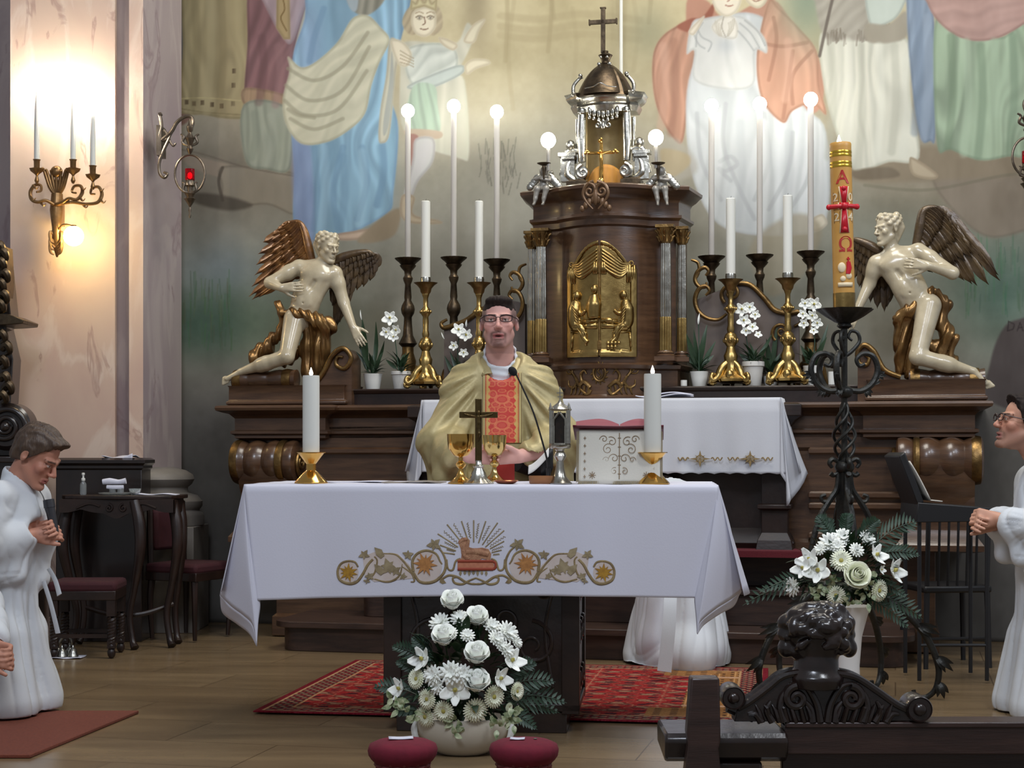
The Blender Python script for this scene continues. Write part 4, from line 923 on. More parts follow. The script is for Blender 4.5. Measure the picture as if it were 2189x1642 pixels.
for i, (px, pyt, pyb, who) in enumerate([(872, 555, 236, 'leftmost of the three on the left side'), (970, 553, 226, 'middle one of the three on the left side'), (1062, 558, 238, 'above the priest, nearest the tabernacle on the left'),
        (1521, 551, 226, 'nearest the tabernacle on the right side'), (1624, 548, 222, 'middle one of the three on the right side'), (1733, 541, 212, 'rightmost, beside the decorated paschal candle')]):
    tall_stick(px, pyt, 'tall dark bronze candlestick, '+who)
    candle(px, pyt+2, pyb+12, .42, .017, 'long thin candle with glowing bulb, '+who, grpT, .040)
def gilt_stick(px, pyt, lab):
    v = .13; u, _, zt = AL(px, pyt, v); H = zt-GZ; k_ = H/.62
    t = thing('gilt_candlestick', lab, 'candlestick', A(u, v, GZ+.001), -AA, 'short gilded candlesticks on the high altar')
    b = MB(); b.lathe([(.034, .13), (.040, .17), (.030, .19), (.022, .22), (.036, .24), (.038, .27), (.030, .29), (.018, .30), (.022, .32), (.016, .34), (.018, .40*k_), (.016, .42*k_), (.026, .435*k_), (.030, .45*k_), (.026, .465*k_), (.014, .48*k_), (.014, .53*k_), (.020, .545*k_), (.022, .555*k_), (.016, .57*k_), (.022, .60*k_)], 24)
    for k in range(8): a = k*PI/4; b.ell((.029*math.cos(a), .029*math.sin(a), .45*k_), (.009, .009, .010), 8, 6); b.ell((.036*math.cos(a), .036*math.sin(a), .255), (.009, .009, .014), 8, 6)
    b.build('stem', m_gold, t)
    b = MB(); b.lathe([(.018, H-.07), (.030, H-.055), (.034, H-.035), (.050, H-.015), (.066, H-.002), (.070, H), (.062, H-.003), (.020, H-.01)], 36, wob=lambda P, a: 1+.03*np.cos(a*18)[None, :]*(P[:, :1] > .06)); b.build('drip_tray', m_golda, t)
    b = MB(); b.lathe([(.030, 0), (.0295, .008), (.0305, .024), (.029, .036)], 24, (0, 0, H-.004)); b.build('candle_cup', m_silver, t)
    b = MB(); b.lathe([(.050, .018), (.085, .026), (.092, .040), (.074, .056), (.062, .064), (.052, .078), (.036, .10), (.036, .135)], 36, wob=lambda P, a: 1+.06*np.cos(a*9)[None, :]*(P[:, :1] > .05)+.05*np.cos(a*3+PI)[None, :])
    for k in range(3):
        a = -PI/2+PI/3+k*2*PI/3; c_, s_ = math.cos(a), math.sin(a)
        b.tube([(c_*x, s_*x, z) for x, z in cr([(.025, .13), (.055, .10), (.075, .055), (.105, .03), (.118, .045), (.112, .066), (.096, .062)], 6)], [.018, .022, .018, .012, .009], 10)
        b.tube([(c_*x, s_*x, z) for x, z in cr([(.09, .02), (.118, .012), (.126, .022), (.118, .034)], 5)], [.010, .009], 8); b.ell((c_*.108, s_*.108, .009), .010)
        a2 = a+PI/3; c_, s_ = math.cos(a2), math.sin(a2); b.ell((c_*.062, s_*.062, .06), (.024, .024, .030), 12, 8)
        b.tube([(c_*.05+s_*q, s_*.05-c_*q, .045+.02*math.cos(q*40)) for q in np.linspace(-.06, .06, 14)], .012, 8)
    b.build('foot', m_gold, t)
for px, pyt, pyc0, pyc1, who in ((910, 605, 594, 430, 'left of the priest, beside the white orchid'), (1024, 605, 598, 430, 'partly hidden behind the head of the priest'), (1562, 598, 586, 424, 'right of the tabernacle, between the potted plants'), (1684, 596, 582, 418, 'right side, nearest the iron paschal stand')):
    gilt_stick(px, pyt, 'short gilded candlestick with scrolled feet, '+who)
    candle(px, pyc0+8, pyc1, .13, .0265 if px != 1024 else .024, 'thick unlit white candle on a gilded candlestick, '+who, 'thick unlit altar candles', 0)
def putto(px, lab, s):
    v = .02; u, _, z = AL(px, 405, v); t = thing('putto_statue', lab, 'statue', A(u, v, z), -AA)
    Sd = SDF((-.12, -.12, -.14), (.12, .12, .16), .004)
    Sd.ell((0, 0, .02), (.032, .028, .035), .01).ell((0, 0, .055), (.030, .024, .028), .012).ell((-.004*s, -.008, .100), (.026, .027, .029), .006)
    for q in (-1, 1):
        Sd.chain([(q*.016, -.01, .0), (q*.026, -.055, -.005), (q*.024+.01*s, -.060, -.060), (q*.026+.014*s, -.066, -.088)], [.020, .018, .012, .008], .008)
        Sd.ell((q*.026+.016*s, -.076, -.096), (.008, .016, .008), .006)
    Sd.chain([(.030, -.004, .068), (.042, -.035, .045), (.0, -.045, .05)], [.011, .010, .008], .006)
    Sd.chain([(-.030, -.004, .068), (-.040, -.03, .055), (.02, -.045, .065)], [.011, .010, .008], .006)
    for k in range(9): a = k*.7; Sd.ell((-.004*s+.018*math.cos(a), -.004+.018*math.sin(a), .112), (.010, .010, .010), .003)
    organic('body', Sd, m_stonew, t)
    for q in (-1, 1):
        b = MB()
        for k in range(4): b.ell((q*(.045+.012*k), .012, .06-.014*k), (.022, .007, .034-.004*k), 10, 8, R=Matrix.Rotation(-q*(.6+.2*k), 3, 'Y'))
        b.build('wing', m_silver, t)
    b = MB(); b.lathe([(.006, .04), (.008, .08), (.012, .10), (.010, .115), (.034, .125), (.040, .130), (.030, .127)], 20, (.012*-s, -.048, .01)); b.build('candle_holder', m_bronze, t)
putto(1162, 'silver winged cherub holding a small lit candle, left corner of the tabernacle cornice', -1)
putto(1414, 'silver winged cherub holding a small lit candle, right corner of the tabernacle cornice', 1)
candle(1172, 366, 312, -.03, .011, 'short candle with a glowing bulb held by the left cherub', 'cherub candles', .042, mat=m_stonew)
candle(1402, 360, 306, -.03, .011, 'short candle with a glowing bulb held by the right cherub', 'cherub candles', .042, mat=m_stonew)
# ================================================================ FIGURE HELPERS
def frame(face, up=(0, 0, 1)):
    """columns: head's left-right axis, back axis, up axis"""
    f = Vector(face).normalized(); r = (-f).cross(Vector(up)).normalized()   # x axis so that x cross (-f) = up
    u = r.cross(-f).normalized(); return np.array([r, -f, u]).T
class HF:
    """writes primitives given in a local frame into an SDF"""
    def __init__(s, S, o, R, k=1.0): s.S = S; s.o = np.array(o, float); s.R = np.array(R); s.k = k
    def p(s, q): return s.o+s.R @ (np.array(q, float)*s.k)
    def cone(s, a, b, r1, r2, k=.01, op='+', sq=None): s.S.cone(s.p(a), s.p(b), r1*s.k, r2*s.k, k*s.k, op, None if sq is None else (s.R @ np.array(sq[0], float), sq[1])); return s
    def ell(s, c, r, k=.01, op='+', R=None):
        Q = s.R if R is None else s.R @ np.array(R); s.S.ell(s.p(c), np.array(r)*s.k, k*s.k, op, Q); return s
def head(S, o, R, k=1.0, mouth=.0, ears=(1, 1), neck=True, jaw=1.0, eyes_closed=False):
    H = HF(S, o, R, k)
    H.ell((0, .014, .034), (.073, .090, .078), .01); H.ell((0, -.030, -.040), (.052*jaw, .058, .074), .025)
    for q in (-1, 1):
        H.cone((q*.047*jaw, .0, -.050), (q*.018, -.068, -.100), .016, .016, .02)
        H.ell((q*.042, -.058, -.022), (.020, .020, .022), .012)
        H.cone((q*.044, -.070, .020), (q*.012, -.084, .018), .010, .010, .010)
        H.ell((q*.030, -.096, .002), (.016, .013, .010), .008, '-')
        H.ell((q*.030, -.0735, .002), (.0135, .0125, .0110), .002)
        H.cone((q*.018, -.0835, .0055 if not eyes_closed else -.001), (q*.043, -.079, .0050 if not eyes_closed else -.002), .0034, .0030, .002)
        H.cone((q*.019, -.082, -.0075), (q*.042, -.078, -.0065), .0026, .0024, .003)
        if ears[0 if q < 0 else 1]:
            H.ell((q*.076, .012, -.004), (.009, .018, .030), .008, R=Matrix.Rotation(q*.35, 3, 'Z')); H.ell((q*.085, .006, .0), (.006, .009, .014), .004, '-')
    H.ell((0, -.082, -.101), (.019, .015, .015), .014)
    H.cone((0, -.084, .010), (0, -.108, -.028), .0075, .0105, .007)
    for q in (-1, 1): H.ell((q*.0115, -.098, -.032), (.0085, .011, .0075), .005); H.ell((q*.006, -.104, -.0405), (.0035, .005, .003), .002, '-')
    zl = -.062
    H.cone((-.022, -.082, zl), (0, -.093, zl+.003), .0045, .0060, .004); H.cone((.022, -.082, zl), (0, -.093, zl+.003), .0045, .0060, .004)
    H.cone((-.020, -.082, zl-.010-mouth), (.020, -.082, zl-.010-mouth), .0055, .0055, .004); H.cone((-.010, -.089, zl-.011-mouth), (.010, -.089, zl-.011-mouth), .0060, .0060, .005)
    H.ell((0, -.094, zl-.004-mouth*.5), (.017, .012, .0016+mouth*.6), .002, '-')
    if neck: H.cone((0, .018, -.05), (0, .030, -.16), .052, .056, .02)
    return H
def head_color(o, R, k, skin, lip, iris=(70, 50, 36), beard=None, base=None, brow=(60, 44, 36)):
    o = np.array(o); R = np.array(R); skin = np.array(skin, float)
    def f(V):
        q = ((V-o) @ R)/k; x, y, z = q[:, 0], q[:, 1], q[:, 2]; C = np.tile(skin, (len(V), 1)); ax_ = np.abs(x)
        C += (vnoise(V*4, 3)*6)[:, None]
        def mx(w, c): C[:] = C*(1-w[:, None])+np.array(c, float)*w[:, None]
        face = (y < -.03)
        mx(.25*np.exp(-((ax_-.045)**2+(z+.03)**2)/.0005)*face, (200, 110, 96)); mx(.25*np.exp(-(x**2+(z+.03)**2)/.0003)*(y < -.08), (196, 108, 94))
        mx(.9*(sstep(.026, .020, ax_)*sstep(.012, .008, np.abs(z+.067)))*(y < -.078), lip)
        mx(.85*sstep(.016, .008, ax_)*sstep(.006, .003, np.abs(z+.068))*(y > -.088)*(y < -.06), (60, 26, 26))
        mx(.85*sstep(.0045, .002, np.abs(z-.0215-.06*(ax_-.03)*(ax_ < .03)))*sstep(.024, .018, np.abs(ax_-.030))*(y < -.06), brow)
        e = ((ax_-.030)/.0115)**2+((z-.0005)/.0052)**2; inside = (e < 1)*(y < -.072)
        mx(inside*.85, (214, 206, 200)); mx(((((ax_-.030)**2+(z-.001)**2) < .0045**2)*(y < -.075)).astype(float), iris)
        mx(.5*sstep(.004, .0015, np.abs(z-.0065))*sstep(.017, .012, np.abs(ax_-.030))*(y < -.068), (70, 46, 40))
        if beard is not None:
            col, st = beard; fr = sstep(-.03, -.05, y); lipm = 1-sstep(.026, .018, ax_)*sstep(.014, .009, np.abs(z+.067))
            w = np.exp(-((z+.051+.12*ax_)/.0055)**2)*sstep(.034, .022, ax_)+np.exp(-((ax_-.029)/.006)**2)*sstep(-.048, -.056, z)*sstep(-.105, -.09, z)*.8+np.exp(-(ax_/.025)**4-((z+.100)/.020)**4)
            mx(st*np.clip(w, 0, 1)*fr*lipm*(.8+.2*vnoise(V*30, 4)), col)
            mx(.22*sstep(-.03, -.06, z)*(y < .03)*(z > -.13), (110, 84, 78))
        if base is not None: base(V, C)
        return lina(C)
    return f
def hand(S, w, d, n, side, k=1.0, curl=(.35, .5, .4), spread=.10, thumb=(.9, .35), fl=(1, 1, 1, 1)):
    """w wrist, d towards the fingers, n palm normal, side +1/-1 where the thumb sits along d x n"""
    w = Vector(w); d = Vector(d).normalized(); n = Vector(n); n = (n-d*n.dot(d)).normalized(); t = d.cross(n)*side
    P = lambda a, b_, c: w+(d*a+t*b_+n*c)*k
    S.cone(P(.0, 0, 0), P(.03, 0, 0), .021*k, .024*k, .01, sq=(n, .75))
    for q in (-.026, -.010, .008, .024): S.cone(P(.02, q*.6, 0), P(.082, q, -.002), .015*k, .0115*k, .010*k)
    for i, (q, L) in enumerate(((.027, .072), (.009, .080), (-.009, .075), (-.026, .060))):
        L *= fl[i]; a = 0.0; p = P(.084, q, -.002); sp = q/.03*spread
        for j, fr in enumerate((.46, .31, .25)):
            a += curl[j]*(1+.12*(i-1.5)); dd = (d*math.cos(a)+n*math.sin(a)+t*sp*math.cos(a)).normalized(); e = p+dd*L*fr*k
            S.cone(p, e, (.0092-.0010*j)*k, (.0084-.0011*j)*k, .0035*k); p = e
    td = (d*math.cos(thumb[0])+t*math.sin(thumb[0])+n*thumb[1]).normalized(); p = P(.018, .020, .006); e = p+td*.040*k; S.cone(p, e, .015*k, .0115*k, .010*k)
    td2 = (td+d*.5+n*.1).normalized(); e2 = e+td2*.030*k; S.cone(e, e2, .0105*k, .0095*k, .004*k); e3 = e2+(td2+d*.3).normalized()*.022*k; S.cone(e2, e3, .0095*k, .008*k, .003*k)
    return w

# ================================================================ ANGELS
m_angel = M('painted_angel_skin', (196, 184, 156), .26, var=(9, (160, 146, 118), .6), coat=.4)
m_wing = M('brown_gilt_wing', (96, 66, 44), .34, .35, var=(16, (160, 112, 54), .55), bump=(26, .3), coat=.2)
m_wingd = M('dark_wing', (74, 60, 46), .36, .35, var=(16, (112, 90, 56), .5), bump=(26, .3), coat=.2)
m_drape = M('gilt_drapery', (150, 116, 70), .3, .75, var=(7, (96, 68, 42), .8), bump=(20, .2))
def feather(b, base, tip, w, bend, y, yb=.0, n=12, barbs=True):
    """one carved feather from base to tip (x,z), curved by bend, slightly dished"""
    base = np.array(base); tip = np.array(tip); ax_ = tip-base; L = np.hypot(*ax_); nrm = np.array((-ax_[1], ax_[0]))/max(L, 1e-6)
    G = []
    for i in range(n+1):
        s = i/n; c = base+ax_*s+nrm*bend*L*math.sin(PI*s); ww = w*(math.sin(PI*min(1, .12+s*.80))**.5)*(1 if s < .88 else max(.15, 1-((s-.88)/.12)**2*.85))
        row = []
        for j in range(7):
            q = (j-3)/3; h = .006*(1-abs(q))+(.004 if j == 3 else 0)+(.0022 if barbs and (i+j) % 2 else 0)
            c2 = c+nrm*q*ww-ax_*.05*abs(q)*(1 if s > .1 else 0); row.append((c2[0], y+yb*s-h, c2[1]))
        G.append(row)
    b.grid(G); 
    Gb = [[(r[0][0], r[0][1]+.006, r[0][2]), (r[3][0], r[3][1]+.012, r[3][2]), (r[6][0], r[6][1]+.006, r[6][2])] for r in G]; b.grid(Gb)
def wing(parent, name, mat, lead, trail, y, ytip, nf=11, rows=3, cov=.5):
    """lead: points (x,z) of the leading edge from shoulder to tip; trail: tips of the feathers"""
    b = MB(); Lp = cr([(*p, 0) for p in lead], 10)[:, :2]; Tp = cr([(*p, 0) for p in trail], 10)[:, :2]
    for i in range(nf):
        s = (i+.3)/nf; a = Lp[int((len(Lp)-1)*min(1, s*.96))]; t = Tp[int((len(Tp)-1)*s)]
        feather(b, a, t, .030+.006*(i % 2), .08, y+ytip*s+.004*(i % 2), .01, 16)
    for r, (f0, wd) in enumerate(((.66, .026), (.44, .022), (.25, .018))[:rows]):
        m_ = nf+2+r*2
        for i in range(m_):
            s = (i+.2)/m_; a = Lp[int((len(Lp)-1)*min(1, s*.95))]; t = Tp[int((len(Tp)-1)*s)]
            feather(b, a, a+(t-a)*f0, wd, .06, y+ytip*s-.012*(r+1)+.003*(i % 2), .006, 10)
    b.tube([(p[0], y+ytip*i/len(Lp)-.03, p[1]) for i, p in enumerate(Lp)], [.022, .028, .022, .012, .006], 10)
    return b.build(name, mat, parent, smooth=50)
def angel(base, v, kp, lab, wings, dr, hd):
    u, _, z0 = AL(base[0], base[1], v); loc = A(u, v, z0); d = loc.y; k = d/F; t = thing('kneeling_angel_statue', lab, 'statue', loc, -AA)
    X = lambda p: np.array(((p[0]-base[0])*k, p[2] if len(p) > 2 else 0, (base[1]-p[1])*k))
    pts = [X(kp[q]) for q in ('chest', 'belly', 'pelvis', 'neck', 'head')]+[X(p) for p in kp['sh']+kp['leg']]+[X(p) for a in kp['arms'] for p in a['p']]; P = np.array(pts)
    S = SDF(P.min(0)-.14, P.max(0)+.15, .0052)
    ch, be, pe = X(kp['chest']), X(kp['belly']), X(kp['pelvis']); sL, sR = X(kp['sh'][0]), X(kp['sh'][1])
    S.cone(ch, be, .100, .082, .03, sq=((0, 1, 0), .70)).cone(be, pe, .082, .090, .03, sq=((0, 1, 0), .78))
    S.cone(sL+(0, .01, -.012), sR+(0, .01, -.012), .040, .040, .03); nk = X(kp['neck'])
    mid = (sL+sR)/2
    for q in (sL, sR): S.ell(ch*.55+q*.45+np.array((0, -.042, -.012)), (.046, .026, .034), .018); S.cone(nk, q, .024, .03, .03)
    S.cone(ch+(0, -.064, -.04), be+(0, -.052, 0), .010, .010, .02, '-')
    for q in (-1, 1):
        for j in range(3): S.ell(be+(q*.022, -.048, .04-.036*j), (.018, .008, .016), .02)
    S.ell(be+(0, -.060, -.03), (.005, .006, .006), .006, '-')
    hc = X(kp['head']); R = frame(hd); S.cone(nk, hc+R @ np.array((0, .01, -.035)), .036, .034, .02); head(S, hc, R, .78, neck=False)
    for hk in ('hairL',):
        for i in range(34):
            a = i*2.4; zc = .0+.055*(i/34)*1.5; rr = .070*math.sqrt(max(.05, 1-((zc-.02)/.085)**2)); q = np.array((rr*math.cos(a), .018+rr*1.12*math.sin(a), .02+zc))
            if q[1] < -.045 and q[2] < .075: continue
            p = hc+R @ (q*.80); S.ell(p, (.017, .017, .014), .004)
        for q in (-.03, 0, .03): S.cone(hc+R @ np.array((q, .07, 0)), nk+np.array((0, .03, .0)), .020, .012, .01)
    for arm in kp['arms']:
        p = [X(q) for q in arm['p']]; S.cone(p[0], p[1], .044, .034, .02).cone(p[1], p[2], .034, .022, .012); S.ell(p[0]+(p[1]-p[0])*.35, (.040, .040, .044), .02)
        hand(S, p[2], p[3]-p[2], arm['n'], arm['s'], .82, curl=arm.get('curl', (.12, .15, .1)), thumb=(.8, .1))
    L = [X(q) for q in kp['leg']]
    S.cone(L[0], L[1], .066, .045, .03).cone(L[1], (L[1]*.45+L[2]*.55), .044, .042, .015).cone((L[1]*.55+L[2]*.45), L[2], .042, .021, .02)
    S.cone(L[2], L[3], .022, .020, .01, sq=((0, 0, 1), .8)); dd = (L[3]-L[2])/np.linalg.norm(L[3]-L[2]); sd = np.cross(dd, (0, 1, 0)); 
    for j in range(5): b0 = L[3]+sd*(.018-.009*j)+dd*.004; S.cone(b0, b0+dd*(.034-.004*j)+np.array((0, -.004, 0)), .0085-.0006*j, .0075-.0006*j, .004)
    o = organic('body', S, m_angel, t)
    # gilt drapery
    Dp = [[X(q) for q in c] for c in dr['c']]; P = np.array([q for c in Dp for q in c]); S = SDF(P.min(0)-.13, P.max(0)+.13, .0065)
    for c, rr in zip(Dp, dr['r']): S.chain(c, rr, .03)
    fd = dr['dir']
    def disp(V, N):
        q = V[:, 0]*fd[0]+V[:, 2]*fd[1]*.55+vnoise(V*1.0, 5)*.055; w = -(1-np.abs(np.sin(q*44)))**2*2.2+.8*np.sin(q*60+1)+.4*np.sin(q*150+V[:, 1]*60+2)
        return N*(w*.0090+vnoise(V*2.5, 8)*.007)[:, None]
    organic('gilt_drapery', S, m_drape, t, disp)
    for nm, mt, ld, tr, y, yt, nf in wings: wing(t, nm, mt, [(X(p)[0], X(p)[2]) for p in ld], [(X(p)[0], X(p)[2]) for p in tr], y, yt, nf)
    return t, X, k
kL = dict(chest=(684, 592, -.01), belly=(660, 640, -.02), pelvis=(648, 676, 0), sh=[(646, 570, -.01), (718, 584, 0)], neck=(692, 568, 0), head=(707, 531, -.02),
    arms=[dict(p=[(640, 572, -.01), (584, 606, -.07), (618, 620, -.13), (650, 618, -.125)], n=(0, 1, 0), s=-1), dict(p=[(722, 588, 0), (738, 648, .02), (764, 703, -.02), (780, 728, -.04)], n=(0, 1, 0), s=1)],
    leg=[(636, 684, -.04), (630, 765, -.13), (520, 795, -.08), (489, 810, -.08)])
drL = dict(c=[[(600, 652, -.03), (612, 668, -.05), (650, 672, -.07), (700, 692, -.06), (716, 705, -.05)], [(705, 705, -.02), (695, 745, -.01), (682, 785, 0), (676, 800, 0)], [(670, 690, 0), (668, 740, .02), (660, 795, .03)], [(612, 670, 0), (590, 715, .02), (560, 742, .02), (542, 765, 0), (540, 785, .0)], [(600, 655, -.01), (598, 668, -.0)], [(655, 740, .03), (600, 770, .03)]],
    r=[[.026, .022, .030, .048, .040], [.055, .058, .052, .05], [.05, .055, .055], [.03, .036, .045, .040, .025], [.034, .026], [.05, .045]], dir=(.95, .35))
lab_l = 'cream kneeling angel statue with gilt drapery and brown wings, left end of the high altar'
wL = [('left_wing', m_wing, [(668, 560), (660, 530), (650, 492), (636, 474), (605, 478)], [(640, 590), (590, 600), (545, 632), (519, 634), (532, 590), (540, 545), (560, 500)], .05, -.02, 12),
      ('right_wing', m_wingd, [(700, 566), (740, 548), (785, 540), (800, 548)], [(712, 700), (722, 690), (745, 632), (780, 610), (800, 580), (803, 560)], .07, .03, 11)]
angel((620, 822), .10, kL, lab_l, wL, drL, (.80, -.55, -.22))
kR = dict(chest=(1920, 566, -.01), belly=(1946, 616, -.02), pelvis=(1962, 652, 0), sh=[(1878, 558, 0), (1960, 538, -.01)], neck=(1908, 536, 0), head=(1900, 488, -.02),
    arms=[dict(p=[(1964, 536, -.01), (2034, 588, -.07), (1985, 574, -.13), (1945, 566, -.125)], n=(0, 1, 0), s=1), dict(p=[(1876, 560, 0), (1862, 602, .03), (1838, 655, .0), (1826, 680, -.02)], n=(0, 1, 0), s=-1)],
    leg=[(1986, 655, -.04), (1962, 765, -.13), (2076, 796, -.08), (2102, 822, -.08)])
drR = dict(c=[[(1995, 622, -.03), (1975, 645, -.05), (1940, 665, -.06), (1922, 680, -.05)], [(1925, 690, -.02), (1932, 740, -.01), (1935, 790, 0)], [(1950, 690, 0), (1950, 740, .02), (1945, 790, .03)], [(2002, 625, 0), (2020, 650, .02), (2008, 690, .02), (2030, 720, .0), (2020, 760, .0)], [(1990, 740, .03), (2040, 780, .03)]],
    r=[[.026, .024, .034, .040], [.045, .050, .045], [.05, .055, .05], [.030, .036, .040, .045, .035], [.05, .035]], dir=(.95, -.35))
wR = [('right_wing', m_wingd, [(1958, 530), (1968, 480), (1975, 450), (1998, 443), (2008, 450)], [(1990, 580), (2060, 600), (2090, 612), (2135, 600), (2100, 560), (2065, 510), (2040, 470)], .05, -.02, 13),
      ('left_wing', m_wingd, [(1895, 540), (1860, 518), (1830, 505), (1818, 506)], [(1900, 640), (1893, 664), (1860, 640), (1835, 600), (1822, 560), (1818, 530)], .07, .03, 11)]
angel((1990, 800), .10, kR, 'cream kneeling angel statue turned left with dark wings, right end of the high altar', wR, drR, (-.78, -.58, -.10))
def plinth(px0, px1, py0, py1, lab, s):
    v = .06; u0, _, z1 = AL(px0, py0, v); u1, _, z0 = AL(px1, py1, v); z0 = 1.368
    t = thing('angel_plinth', lab, 'plinth', A((u0+u1)/2, v, z0), -AA); w = u1-u0
    b = MB(); H = .115; sweep(b, rect(-w/2, w/2, -.08, .26), [(0, 0), (.012, .006), (.012, .02), (0, .03), (0, H-.01), (.006, H)]); b.build('plinth_block', m_wood, t, bevel=.003)
    zr = (AL(px0, 812, v)[2])-z0; L = AL(645, 812, v)[0]-AL(503, 812, v)[0]; xr0 = -w/2 if s < 0 else w/2-L*.95
    b = MB(); prof = []
    for i in range(61):
        q = i/60; prof.append((.056*(.85+.17*abs(math.sin(PI*(q*3.3+.1)))), q*L*.95))
    b.lathe(prof, 32, (xr0, .0, zr), axis=(1, 0, 0)); b.build('fluted_roll', m_wood, t)
    b = MB()
    for q in (.02, .76): b.lathe([(.058, q*L), (.062, (q+.05)*L), (.058, (q+.12)*L)], 30, (xr0, 0, zr), axis=(1, 0, 0)); b.build('gilt_band', m_golda, t); b = MB()
    # S scroll with gilt edge
    if s < 0: pts = [(660, 838), (690, 800), (712, 760), (735, 745), (752, 765), (738, 788), (720, 780), (722, 764), (734, 764)]
    else: pts = [(1925, 806), (1890, 790), (1868, 752), (1848, 738), (1834, 752), (1836, 775), (1852, 780), (1858, 766), (1848, 758)]
    ps = [(AL(p[0], p[1], v-.05)[0]-(u0+u1)/2, -.06, AL(p[0], p[1], v-.05)[2]-z0) for p in pts]
    c = cr(ps, 8); b = MB(); b.tube(c, [.014, .016, .014, .012, .008], 10); b.build('gilt_scroll', m_golda, t)
    b = MB(); q = c[:34]; lo = [(p[0], max(0.0, min(p[2], .03))) for p in q[::-1]]; b.prism([(p[0], p[2]) for p in q]+[(q[-1][0], .0), (q[0][0], .0)], -.05, .12); b.build('scroll_block', m_wood, t)
plinth(500, 745, 835, 868, 'low brown plinth with fluted roll and gilt scroll under the left angel', -1)
plinth(1855, 2105, 830, 860, 'low brown plinth with fluted roll and gilt scroll under the right angel', 1)

# ================================================================ PLANTS ON THE ALTAR
m_leaf = M('dark_leaf', (46, 70, 44), .42, var=(20, (30, 48, 32), .6))
m_leafl = M('variegated_leaf', (86, 112, 66), .5, var=(46, (216, 220, 184), .8))
m_palm = M('palm_leaf', (44, 66, 50), .5, var=(20, (60, 86, 66), .5))
m_petal = M('white_petal', (248, 250, 244), .6, var=(20, (236, 240, 226), .4))
m_petalg = M('cream_petal', (244, 246, 224), .6, var=(20, (226, 232, 196), .4))
m_pot = M('white_glazed_pot', (216, 216, 210), .3)
m_potr = M('ribbed_white_pot', (206, 204, 198), .5, bump=(60, .1))
m_eye = M('flower_centre', (170, 160, 80), .7)
def leaf(b, base, tip, w, droop=.1, n=8, up=(0, 0, 1), fold=.25):
    base = Vector(base); tip = Vector(tip); ax_ = tip-base; L = ax_.length; u = Vector(up); side = ax_.cross(u)
    if side.length < 1e-4: side = ax_.cross(Vector((0, 1, 0)))
    side.normalize(); nr = side.cross(ax_).normalized(); G = []
    for i in range(n+1):
        s = i/n; c = base+ax_*s+nr*(droop*L*math.sin(PI*s)); ww = w*math.sin(PI*(s**.8)*.97+.03)
        G.append([c-side*ww+nr*ww*fold, c, c+side*ww+nr*ww*fold])
    return b.grid([[tuple(p) for p in r] for r in G])
def petal(b, c, d, nrm, L, w, cup=.3, n=5, m=4):
    """petal leaving c along d, flower facing nrm"""
    d = Vector(d).normalized(); nrm = Vector(nrm).normalized(); s_ = d.cross(nrm).normalized(); G = []
    for i in range(n+1):
        q = i/n; ww = w*math.sin(PI*(q**.75)*.86+.12)
        G.append([tuple(Vector(c)+d*L*q+s_*ww*(2*j/m-1)+nrm*(cup*L*q*q-.25*w*(1-(2*j/m-1)**2)*math.sin(PI*q))) for j in range(m+1)])
    return b.grid(G)
def basis(n):
    n = Vector(n).normalized(); a = n.cross(Vector((0, 0, 1)));
    if a.length < 1e-3: a = Vector((1, 0, 0))
    a.normalize(); return n, a, n.cross(a)
def f_gerbera(c, n, r, parent, name='gerbera', mat=None, cen=None):
    n, a, e = basis(n); b = MB()
    for ring, (cnt, rr, cup) in enumerate(((26, 1.0, .10), (22, .80, .26), (16, .56, .5))):
        for k in range(cnt): t = (k+.5*ring)*2*PI/cnt; petal(b, Vector(c)+n*.002*ring+(a*math.cos(t)+e*math.sin(t))*r*.12, a*math.cos(t)+e*math.sin(t), n, r*rr*.90, r*.125, cup, 4, 2)
    o = b.build(name, mat or m_petalg, parent, solid=.0006)
    b = MB(); R = np.array([a, e, n]).T; b.ell(Vector(c)+n*r*.10, (r*.2, r*.2, r*.12), 12, 8, R=R); b.build('flower_centre', cen or m_eye, o); return o
def f_daisy(c, n, r, parent, name='chrysanthemum'):
    n, a, e = basis(n); b = MB()
    for ring, (cnt, rr, cup) in enumerate(((14, 1.0, .15), (10, .8, .40), (7, .5, .9))):
        for k in range(cnt): t = (k+.5*ring)*2*PI/cnt; petal(b, Vector(c)+n*.003*ring, a*math.cos(t)+e*math.sin(t), n, r*rr*1.08, r*.20, cup, 4, 2)
    o = b.build(name, m_petal, parent, solid=.0006); return o
def f_rose(c, n, r, parent, name='rose', mat=None):
    n, a, e = basis(n); b = MB()
    for ring, (cnt, rr, h) in enumerate(((5, 1.0, .85), (5, .86, 1.15), (4, .66, 1.35), (3, .45, 1.45), (3, .25, 1.5))):
        for k in range(cnt):
            t0 = (k+.4*ring)*2*PI/cnt; G = []
            for i in range(7):
                s = i/6; row = []
                for j in range(7):
                    t = t0+(j-3)/3*PI/cnt*1.35; prof = r*rr*(.30+.55*math.sin(min(1, s*1.35)*PI/2)) + (r*.34*(s-.7)/.3 if (s > .7 and ring < 2) else 0)
                    hh = r*(h*s*1.45-.75)-(r*.34*(abs(j-3)/3)**2 if s > .8 else 0)
                    row.append(tuple(Vector(c)+(a*math.cos(t)+e*math.sin(t))*prof+n*hh))
                G.append(row)
            b.grid(G)
    return b.build(name, mat or m_petal, parent, solid=.0008)
